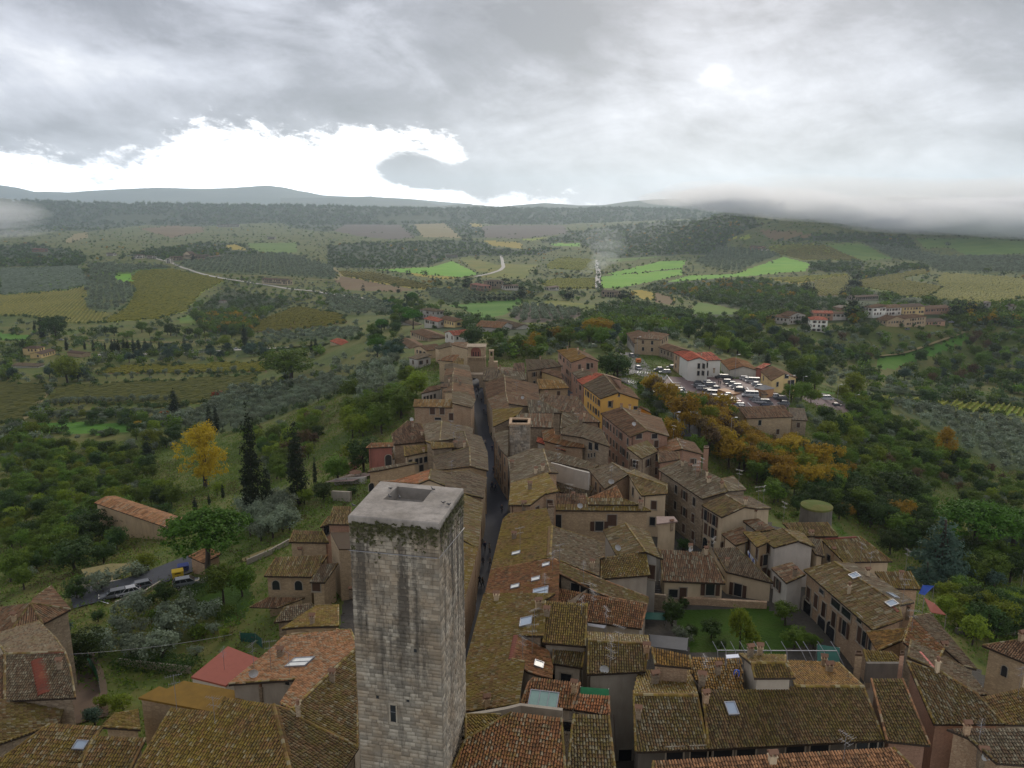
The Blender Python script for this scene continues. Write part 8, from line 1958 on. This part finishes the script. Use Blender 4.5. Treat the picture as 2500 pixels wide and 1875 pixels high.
def bin_(label, C, x, y, mat, rz):
 P = atg(*px(C, x, y)); o = empty('recycling_bin', (P[0], P[1], P[2]+.2), rz, label=label, cat='recycling bin')
 mb = MB(); mb.box(-.9, .9, -.6, .6, .1, 1.35, tx=1.08, ty=1.08); link('body', mb.me('body', mat), o)
 mb = MB(); mb.add([(-1, -.68, 1.36), (1, -.68, 1.36), (1, .68, 1.36), (-1, .68, 1.36), (-.9, .1, 1.75), (.9, .1, 1.75)], [(0,1,5,4), (2,3,4,5), (1,2,5), (3,0,4), (3,2,1,0)]); link('lid', mb.me('lid', mat), o)
 mb = MB(); mb.box(-.5, .5, -.70, -.66, 1.0, 1.15); link('slot', mb.me('slot', FM['pane_glass']), o)
 for sx in (-.75, .75):
  mb = MB(); mb.tube((sx, -.5, .08), (sx, -.42, .08), .09, 8); link('wheel', mb.me('wheel', FM['rubber']), o)
bin_('yellow recycling bin beside the road under the pine','A',1540,1195,FM['bin_yellow'],.45)
bin_('dark blue recycling bin behind the yellow one','A',1588,1145,FM['bin_blue'],.45)
bin_('orange container beside the main road','P',258,470,FM['plastic_orange'],.2)
# small orange hut with a white door under the pine
b = box_house('tiny orange hut with a white door beside the umbrella pine','A',(1668,1150),(1775,1165),3.2,3,'clay','brick','shed',wins=False,name='hut',cat='hut')
b = box_house('long low farm building with narrow brown roof behind the umbrella pine','A',(1440,860),(1590,800),3.2,26,'clay','ochre','gabley',wins=False,name='farm_building',cat='building',rise=.25)
b = box_house('low tiled carport at the foot of the small conifers','P',(1600,870),(1640,880),2,2,'brown','tan','shed',wins=False,name='shed',cat='shed')

# ------------------------------------------------------------ walls, hedges, fences
gw = free_wall
gw('low stone wall along the top of the access road','A',[(600,1290),(900,1260),(1100,1230),(1450,1150),(1640,1075)],None,.8,.4,WM['greyp'],'garden_wall','wall')
gw('low pale wall between the silver car and the lawn','A',[(1540,1300),(1690,1250),(1800,1215)],None,.8,.35,WM['greyp'],'garden_wall','wall')
gw('garden wall edging the road by the clipped evergreen','A',[(1000,1420),(1240,1330),(1390,1240)],None,.6,.35,WM['greyp'],'garden_wall','wall')
gw('thin stone garden wall under the olives','B',[(1030,700),(1300,735),(1650,772)],None,1.0,.3,WM['greyp'],'garden_wall','wall')
gw('brick wall descending past the brick red terrace house','L',[(0,1370),(150,1250)],None,2.5,.5,WM['red'],'garden_wall','wall')
gw('pale retaining wall of the terrace with the umbrella','C',[(862,295),(1130,280)],None,1.5,.5,WM['white'],'garden_wall','wall')
gw('grey retaining wall below the terrace','C',[(840,430),(1000,440)],None,2.2,.5,WM['greyp'],'garden_wall','wall')
gw('stone wall between the garden lawn and the beige house','H',[(420,1510),(700,1520),(1100,1545),(1380,1560)],None,1.0,.5,WM['brick'],'garden_wall','wall')
gw('dark wall at the left end of the walled garden','I',[(0,140),(190,160)],None,2.4,.4,WM['stone'],'garden_wall','wall')
gw('allotment terrace wall beside the town, upper right','K',[(1130,110),(1400,120),(1700,150),(1960,180)],None,1.0,.5,WM['dark'],'garden_wall','wall')
gw('allotment terrace wall further down the right side','K',[(1300,380),(1600,385),(1960,400)],None,1.0,.5,WM['dark'],'garden_wall','wall')
gw('garden wall behind the small fence of the villa','C',[(100,985),(300,900),(470,805)],None,1.0,.3,WM['greyp'],'garden_wall','wall')
def hedge(label, C, pts, hh, w, mat='dark'):
 P = [atg(*px(C, *p)) for p in pts]; O = P[0]; n = 0; V = []; R_ = []
 for a, b_ in zip(P[:-1], P[1:]):
  L_ = np.hypot(*(b_-a)[:2]); m = int(L_*110*hh); t = rng.random(m)[:, None]; Q = a+(b_-a)*t; d = (b_-a)[:2]/L_; nn = np.array([-d[1], d[0], 0])
  face = rng.integers(0, 3, m)[:, None]; side = np.where(face == 0, -1, np.where(face == 1, 1, rng.uniform(-1, 1, (m, 1)))); hz = np.where(face == 2, hh, rng.uniform(0, hh, (m, 1)))
  Q = Q+nn*side*w/2+np.array([[0, 0, 1]])*hz+rng.normal(0, .06, (m, 3)); A_ = rng.normal(0, 1, (m, 3)); A_ /= np.linalg.norm(A_, axis=1)[:, None]; B2 = np.cross(A_, rng.normal(0, 1, (m, 3))); B2 /= np.linalg.norm(B2, axis=1)[:, None]
  s = rng.uniform(.08, .2, (m, 1)); V.append(np.stack([Q-A_*s, Q+B2*s, Q+A_*s], 1).reshape(-1, 3)-O); R_.append(np.repeat(rng.random(m), 3))
 V = np.concatenate(V); o = link('hedge', mesh('hedge', V, np.arange(len(V)).reshape(-1, 3), LM[mat], attr=np.concatenate(R_)), None, tuple(O)); tag(o, label, 'hedge')
hedge('thick dark box hedge between the lawn and the parked silver car','A',[(1560,1370),(1700,1350),(1830,1260)],1.8,2.2)
hedge('long green hedge along the upper side of the gardens','B',[(1500,190),(1700,250),(2000,300)],1.6,2.0,'green')
hedge('dark hedge running across the lower gardens','B',[(1000,720),(1300,745),(1650,790)],1.4,1.6)
hedge('second hedge above the thin garden wall','B',[(1150,680),(1400,700),(1700,745)],1.5,1.8,'dark')
hedge('hedge strip along the edge of the road terrace','R',[(1020,960),(1300,985),(1430,1000),(1700,1015),(2200,1060)],2.0,3.0,'olive')
hedge('green hedge on the bank between yellow house and avenue','P',[(330,800),(430,920),(540,1060),(650,1180)],1.6,4,'green')
def fence(label, C, pts, hh, mat, n=10):
 P = [atg(*px(C, *p)) for p in pts]; o = empty('fence', tuple(P[0]), label=label, cat='fence'); O = P[0]
 mb = MB()
 for a, b_ in zip(P[:-1], P[1:]): mb.add([tuple(a-O), tuple(b_-O), tuple(b_-O+[0, 0, hh]), tuple(a-O+[0, 0, hh])], [(0, 1, 2, 3)]); 
 for a, b_ in zip(P[:-1], P[1:]): mb.add([tuple(a-O+[.03,.03,0]), tuple(b_-O+[.03,.03,0]), tuple(b_-O+[.03, .03, hh]), tuple(a-O+[.03, .03, hh])], [(3, 2, 1, 0)])
 link('netting', mb.me('netting', mat), o)
 for p in P:
  mb = MB(); mb.tube(tuple(p-O), tuple(p-O+[0, 0, hh+.15]), .04, 5); link('post', mb.me('post', FM['metal_grey']), o)
fence('green mesh fence curving beside the lane','B',[(750,660),(800,760),(850,860),(868,960)],1.8,FM['awning_green'])
fence('dark green netting hung at the corner of the gardens','B',[(2080,500),(2212,510),(2270,560)],1.4,FM['netting_green'])
# clothes line, sheets of the terrace, pergola pipes
def canopy(label, C, quad, z, mat, name='canopy', th=.06, posts=False, p=None, ridge=None):
 P = [atz(*px(C, *q), z+(dz if p else 0)) for q, dz in zip(quad, p or [0]*4)]; c = sum(P)/4
 o = empty(name, (c[0], c[1], c[2]), label=label, cat=name.replace('_', ' '))
 V = [tuple(q-c) for q in P]+[tuple(q-c-[0, 0, th]) for q in P]; n = len(P)
 link('sheet', mesh('sheet', V, [tuple(range(n)), tuple(range(n, 2*n))[::-1]]+[(i, n+i, n+(i+1) % n, (i+1) % n) for i in range(n)], mat), o)
 for q in P:
  mb = MB(); mb.tube(tuple(q-c), tuple(q-c-[0, 0, 2.2]), .04, 5); link('post', mb.me('post', FM['metal_grey']), o)
canopy('bright green corrugated canopy in the middle of the roofs','G',[(1138,960),(1415,978),(1410,905),(1142,885)],7.9,FM['awning_green'],p=[0,0,.5,.5])
canopy('dark green sun awning over the garden terrace','I',[(-80,235),(200,250),(190,180),(-80,170)],-1.5,FM['netting_green'],'awning',p=[0,0,.4,.4])
canopy('salmon pink awning sticking out behind the brick chimney','K',[(1065,175),(1210,200),(1100,90),(1000,35)],2.5,FM['red_membrane'],'awning',p=[0,0,.5,.5])
canopy('blue tarpaulin draped among the trees at the right','J',[(1075,1320),(1140,1340),(1240,1240),(1120,1230)],-8,FM['tarp_blue'],'tarpaulin',p=[-.8,-.6,.6,.3])
canopy('white striped awning under the rust ribbed roof','G',[(1210,300),(1370,325),(1385,300),(1210,278)],6.3,FM['cloth_white'],'awning',p=[0,0,.3,.3])
canopy('flat blue black tarpaulin roof beside the walled garden','I',[(60,500),(400,540),(410,420),(40,385)],-.5,FM['asphalt'],'shelter_roof')
canopy('dark green glass shelter with pink edge at the garden end','I',[(1640,640),(1854,660),(1854,510),(1640,480)],6,FM['netting_green'],'shelter_roof',p=[-.2,-.2,.6,.6])
canopy('pale tin covered box on the terrace roof','I',[(775,612),(900,602),(885,572),(770,580)],10.8,FM['cloth_white'],'cover')
canopy('white sheet cover on the far terrace above the olives','S',[(1425,848),(1460,850),(1490,835),(1455,828)],-44,FM['cloth_white'],'cover')
def umbrella(label, C, x, y):
 P = atg(*px(C, x, y)); o = empty('parasol', tuple(P), label=label, cat='parasol')
 mb = MB(); mb.tube((0, 0, 0), (0, 0, 2.6), .04, 6); link('pole', mb.me('pole', FM['metal_grey']), o)
 mb = MB(); n = 8; V = [(0, 0, 2.75)]+[(1.5*math.cos(i*math.pi/4), 1.5*math.sin(i*math.pi/4), 2.15) for i in range(n)]; mb.add(V, [(0, 1+i, 1+(i+1) % n) for i in range(n)]); mb.add([(x_, y_, z_-.02) for x_, y_, z_ in V], [(0, 1+(i+1) % n, 1+i) for i in range(n)]); link('canopy', mb.me('canopy', FM['terracotta']), o)
umbrella('closed looking red parasol on the tiled terrace','C',1040,262)
umbrella('white parasol at the far villa car park','S',570,250)
tag(ribbon('terrace_floor','C',[(880,270),(1130,255)],8,FM['terrace_floor'],.3), kind='structure')
# pipe frame over the garden edge
def pipes():
 z = 8.4; P = lambda x, y, zz=z: Vector(atz(*px('I', x, y), zz))
 O = P(690, 540); o = empty('pipe_frame', tuple(O), label='grey scaffold pipe frame standing along the garden edge of the roofs', cat='frame')
 xs = (690, 770, 860, 950, 1085, 1200, 1350, 1490, 1560, 1700, 1825)
 mb = MB(); 
 for a, b_ in zip(xs[:-1], xs[1:]): mb.tube(P(a, 538+(a-690)*.004)-O, P(b_, 538+(b_-690)*.004)-O, .05, 6)
 link('top_rail', mb.me('top_rail', FM['metal_grey']), o)
 for k, x in enumerate(xs):
  a = P(x, 540); mb = MB(); mb.tube(a-O, a-O+Vector((.9 if k > 6 else 0, -.8, -2.0)), .045, 6); link('post', mb.me('post', FM['metal_grey']), o)
  mb = MB(); mb.tube(a-O, a-O+Vector((-.3, .9, .5)), .03, 5); link('bracket', mb.me('bracket', FM['metal_grey']), o)
pipes()
def laundry():
 r = cast(*px('H', 1215, 980)); 
 if not r: return
 a = Vector(atY(*px('H', 1168, 905), r[0].y-.6)); b_ = Vector(atY(*px('H', 1250, 1030), r[0].y-2.2)); O = a
 o = empty('clothes_line', tuple(O), label='laundry line with white and blue washing on the ochre wall', cat='clothes line')
 mb = MB(); mb.tube((0, 0, .1), b_-O+Vector((0, 0, .1)), .02, 4); link('line', mb.me('line', FM['metal_white']), o)
 d = (b_-O); n = 6; cols = ['cloth_white', 'cloth_blue', 'cloth_white', 'cloth_white', 'cloth_blue', 'cloth_white']
 for k in range(n):
  p = d*((k+.1)/n); q = d*((k+.85)/n); hh = [.6, .8, .7, 1.4, 1.5, 1.5][k]; mb = MB()
  V = [p+Vector((0, 0, .1)), q+Vector((0, 0, .1)), q+Vector((0, .05, .1-hh)), p+Vector((0, .05, .1-hh))]; V += [v+Vector((.03, .03, 0)) for v in V]
  mb.add(V, [(0, 1, 2, 3), (7, 6, 5, 4), (0, 3, 7, 4), (1, 5, 6, 2), (3, 2, 6, 7), (0, 4, 5, 1)]); link('washing', mb.me('washing', FM[cols[k]]), o)
laundry()
def cable(label, C, pts, z, r=.025, H=None, mat='cable'):
 P = [Vector(atz(*px(C, *p), zz)) for p, zz in zip(pts, z)]; O = P[0]; mb = MB()
 for a, b_ in zip(P[:-1], P[1:]):
  n = 8
  for k in range(n):
   t0, t1 = k/n, (k+1)/n; s0, s1 = -4*t0*(1-t0)*(b_-a).length*.02, -4*t1*(1-t1)*(b_-a).length*.02
   mb.tube(a.lerp(b_, t0)+Vector((0, 0, s0))-O, a.lerp(b_, t1)+Vector((0, 0, s1))-O, r, 4)
 o = link('cable', mb.me('cable', FM[mat]), None, tuple(O)); tag(o, label, 'cable')
cable('overhead cable sagging across the gardens','B',[(600,610),(2000,440)],[2,-2],.022,mat='metal_grey')
def steps():
 A_ = atz(*px('H', 60, 1415), -3.2); o = empty('stairs', tuple(A_), label='short flight of pale stone steps beside the white house', cat='stairs')
 for k in range(7):
  mb = MB(); mb.box(0, 1.7, k*.32, k*.32+.34, 0, .19*(k+1)); link('step', mb.me('step', FM['pavement']), o)
steps()
# round bastion roof terrace right of the second street end
def bastion():
 P = atz(*px('H', 1950, 400), -3.2); o = empty('round_bastion', tuple(P), label='round stone bastion with a bare earthen top at the town wall', cat='bastion')
 mb = MB(); mb.lathe([(3.1, -9), (2.8, -.1), (2.75, .0)], 0, 0, 28); link('wall', mb.me('wall', WM['dark']), o)
 mb = MB(); mb.lathe([(2.9, -.15), (2.9, .2), (2.5, .25), (1.6, .35), (.3, .45)], 0, 0, 28); link('top', mb.me('top', GM['rough']), o)
bastion()
for lab, C, x, y, mat in (('yellow plastic tub among the allotment plants','J',1425,1410,'bin_yellow'),('red orange basin in the allotments','J',1715,1415,'plastic_orange')):
 P = atg(*px(C, x, y)); mb = MB(); mb.lathe([(.5, 0), (.75, .5), (.8, .52), (.7, .5), (.45, .1), (.05, .08)], 0, 0, 12); tag(link('tub', mb.me('tub', FM[mat]), None, (P[0], P[1], P[2]+.3)), lab, 'tub')

# ------------------------------------------------------------ people
def person_mesh(pose):
 J = {'stand': dict(hip=.92, lean=0, leg=(.10, .04), arm=.06), 'walk': dict(hip=.90, lean=.06, leg=(.26, -.22), arm=.2), 'bend': dict(hip=.80, lean=1.15, leg=(.12, .02), arm=.1)}[pose]
 hip = Vector((0, 0, J['hip'])); l = J['lean']; up = Vector((0, -math.sin(l), math.cos(l))); ch = hip+up*.48; neck = hip+up*.60; head = neck+Vector((0, -math.sin(min(l*1.2, 1.4)), math.cos(min(l*1.2, 1.4))))*.13
 V = [hip, hip+up*.22, ch, neck, head, head+(head-neck).normalized()*.10]; E = [(0,1),(1,2),(2,3),(3,4),(4,5)]; R = [(.15,.12),(.135,.10),(.17,.11),(.06,.06),(.095,.105),(.06,.07)]
 for s, st in ((-1, J['leg'][0]), (1, J['leg'][1])):
  b = len(V); k = Vector((s*.11, -st*.45-.03, .50)); f = Vector((s*.12, -st, .07)); V += [hip+Vector((s*.10, 0, -.06)), k, f, f+Vector((0, -.16, -.03))]; E += [(0, b), (b, b+1), (b+1, b+2), (b+2, b+3)]; R += [(.10,.10),(.065,.065),(.045,.045),(.045,.035)]
  b = len(V); sh = ch+Vector((s*.19, 0, .0)); a = J['arm']*(1 if s > 0 else -1)
  if pose == 'bend': el, hd = sh+Vector((s*.05, -.12, -.25)), sh+Vector((s*.0, -.28, -.46))
  else: el, hd = sh+Vector((s*.06, a*.4, -.28)), sh+Vector((s*.06, -.05+a, -.53))
  V += [sh, el, hd, hd+Vector((0, -.02, -.08))]; E += [(2, b), (b, b+1), (b+1, b+2), (b+2, b+3)]; R += [(.065,.065),(.048,.048),(.035,.035),(.038,.025)]
 me = bpy.data.meshes.new('person'); me.from_pydata([tuple(v) for v in V], E, []); o = bpy.data.objects.new('tmp', me); COL.objects.link(o)
 m = o.modifiers.new('s', 'SKIN'); sub = o.modifiers.new('u', 'SUBSURF'); sub.levels = 1; sub.render_levels = 1
 for sv, r in zip(me.skin_vertices[0].data, R): sv.radius = r
 me.skin_vertices[0].data[0].use_root = True
 dg = bpy.context.evaluated_depsgraph_get(); ev = o.evaluated_get(dg); out = bpy.data.meshes.new_from_object(ev); out.name = 'person'; bpy.data.objects.remove(o)
 for mname in (OBJCLOTH, FM['trousers'], FM['skin'], FM['hair_dark']): out.materials.append(mname)
 for p in out.polygons:
  c = p.center; t = (Vector(c)-hip).dot(up); mi = 0
  if t < -.02 and c.z < J['hip']+.02: mi = 1
  if (Vector(c)-head).length < .15: mi = 2 if (Vector(c)-head).dot(Vector((0, -1, -.25))) > .02 else 3
  hands = [V[i] for i in (9+0, 13+0, 17, 21) if i < len(V)]
  if any((Vector(c)-V[i]).length < .09 for i in (12, 13, 20, 21) if i < len(V)) and c.z > .35: mi = 2
  p.material_index = mi; p.use_smooth = True
 return out
PPL = {k: person_mesh(k) for k in ('stand', 'walk', 'bend')}
def person(pose, P, rz, col, label, group=None, s=1.0):
 o = link('person', PPL[pose], None, tuple(P), rz); o.scale = (s, s, s); o.color = (*col, 1); return tag(o, label, 'person', group)
coats = [(.03,.03,.04), (.05,.05,.07), (.02,.03,.08), (.25,.03,.03), (.12,.10,.08), (.03,.05,.03), (.3,.28,.25), (.02,.02,.02)]; cn = ['black', 'dark grey', 'navy', 'red', 'brown', 'dark green', 'pale grey', 'black']
for C, L_ in (('E',((245,1130),(290,1150),(220,1100),(180,1180),(225,1290),(180,1290),(190,1490),(225,1500),(150,1500),(110,1600),(130,1560),(320,500),(350,515),(330,345),(415,745),(300,1290))),('L',((1400,400),(1385,500),(1410,500),(1420,470),(1395,560),(1465,720),(1490,740),(1440,600),(1550,980),(1480,1060),(1555,1120),(1550,1540),(1575,1360),(1590,1550)))):
 for x, y in L_:
  r = cast(*px(C, x, y)); 
  u, v = uv(*px(C, x, y)); Y = (CZ+(-1.26))/(v-.042) if v > .06 else 270; X = u*Y
  if Y > 265: Y = 262; X = u*Y
  k = rng.integers(len(coats)); tall = rng.uniform(.94, 1.05)
  person('walk' if rng.random() < .7 else 'stand', (X, Y, ground(X, Y)+.12), rng.uniform(0, 6.28), coats[k], 'person in a %s coat walking in the narrow street' % cn[k], 'people in a %s coat in the narrow street' % cn[k], tall)
r = cast(*px('I', 880, 800))
if r: person('bend', (r[0].x, r[0].y, r[0].z), -.5, (.03,.10,.45), 'worker in a blue jacket bending over the tiles of the terrace roof')
for x, y, c_ in ((1130,715,0),(1145,712,1),(1120,708,7)): P = atg(*px('P', x, y)); person('stand', P+[0, 0, .05], rng.uniform(0, 6), coats[c_], 'person in dark clothes standing among the parked cars', 'people among the parked cars')

FOGS = []
for k in range(36):
 x_ = 1640+k*36+rng.uniform(-20, 20); ye = np.interp(x_, [1650, 1750, 1850, 2000, 2200, 2500, 2900], [503, 512, 532, 552, 572, 584, 594])+rng.uniform(-9, 7); Y_ = 2450-k*15+rng.uniform(-150, 150); u_, v_ = uv(x_, ye)
 r_ = rng.uniform(20, 34)+k*.9; FOGS.append((x_, Y_, CZ-v_*Y_+r_, rng.uniform(90, 210), rng.uniform(260, 420), r_, (.0017+.00005*k)*rng.uniform(.6, 1.3)))
for k in range(9): FOGS.append((1880+k*130+rng.uniform(-30, 30), 2800-k*50, 88+rng.uniform(-10, 20), rng.uniform(260, 380), 420, 62, .0006))
MISTS = [((-1500-60*k+rng.uniform(-60, 60), 2300+60*k, -25+9*k+rng.uniform(-6, 6)), (120+26*k, 110+20*k, 13+3.4*k), .0009-.00003*k) for k in range(10)]
# ------------------------------------------------------------ air: haze, the low cloud on the right hills, mist, smoke
def ellip(name, c, r, dens, label, col=(1, 1, 1), rot=0, seg=(24, 12), aniso=0):
 n, m = seg; V = []
 for j in range(m+1):
  t = math.pi*j/m
  for i in range(n): a = 2*math.pi*i/n; V.append((math.cos(a)*math.sin(t)*r[0], math.sin(a)*math.sin(t)*r[1], math.cos(t)*r[2]))
 Fs = [(j*n+i, (j+1)*n+i, (j+1)*n+(i+1) % n, j*n+(i+1) % n) for j in range(m) for i in range(n)]
 o = link(name, mesh(name, V, Fs, vol_mat(name, dens, col, aniso), smooth=True), None, c, rot); return tag(o, label, None, kind='stuff')
HX, HY = 16000, 25500
mb = MB(); mb.box(-HX, HX, -60, HY, -97, 900); tag(link('haze', mb.me('haze', vol_mat('haze', 5.2e-5, (.74, .88, 1.0), .5))), kind='stuff')
def cl(px_, Y, zc, rx, ry, rz, dens):
 u = (px_-1250)/F/CT; ellip('fog_bank', (u*Y, Y, zc), (rx, ry, rz), dens, None, (.915, .925, .945), aniso=.4)
for q in FOGS: cl(*q)
for q in MISTS: ellip('mist', *q, None)
for dx, dz, r, d in ((0, 3, 4, .018), (7, 9, 7, .014), (16, 18, 12, .016), (24, 30, 17, .009), (27, 48, 22, .005), (22, 66, 26, .003)):
 P = atg(*px('U', 1612, 706)); ellip('smoke', (P[0]+dx*1.8, P[1], P[2]+dz), (r*1.7, r, r*.8), d, None, seg=(16, 8))
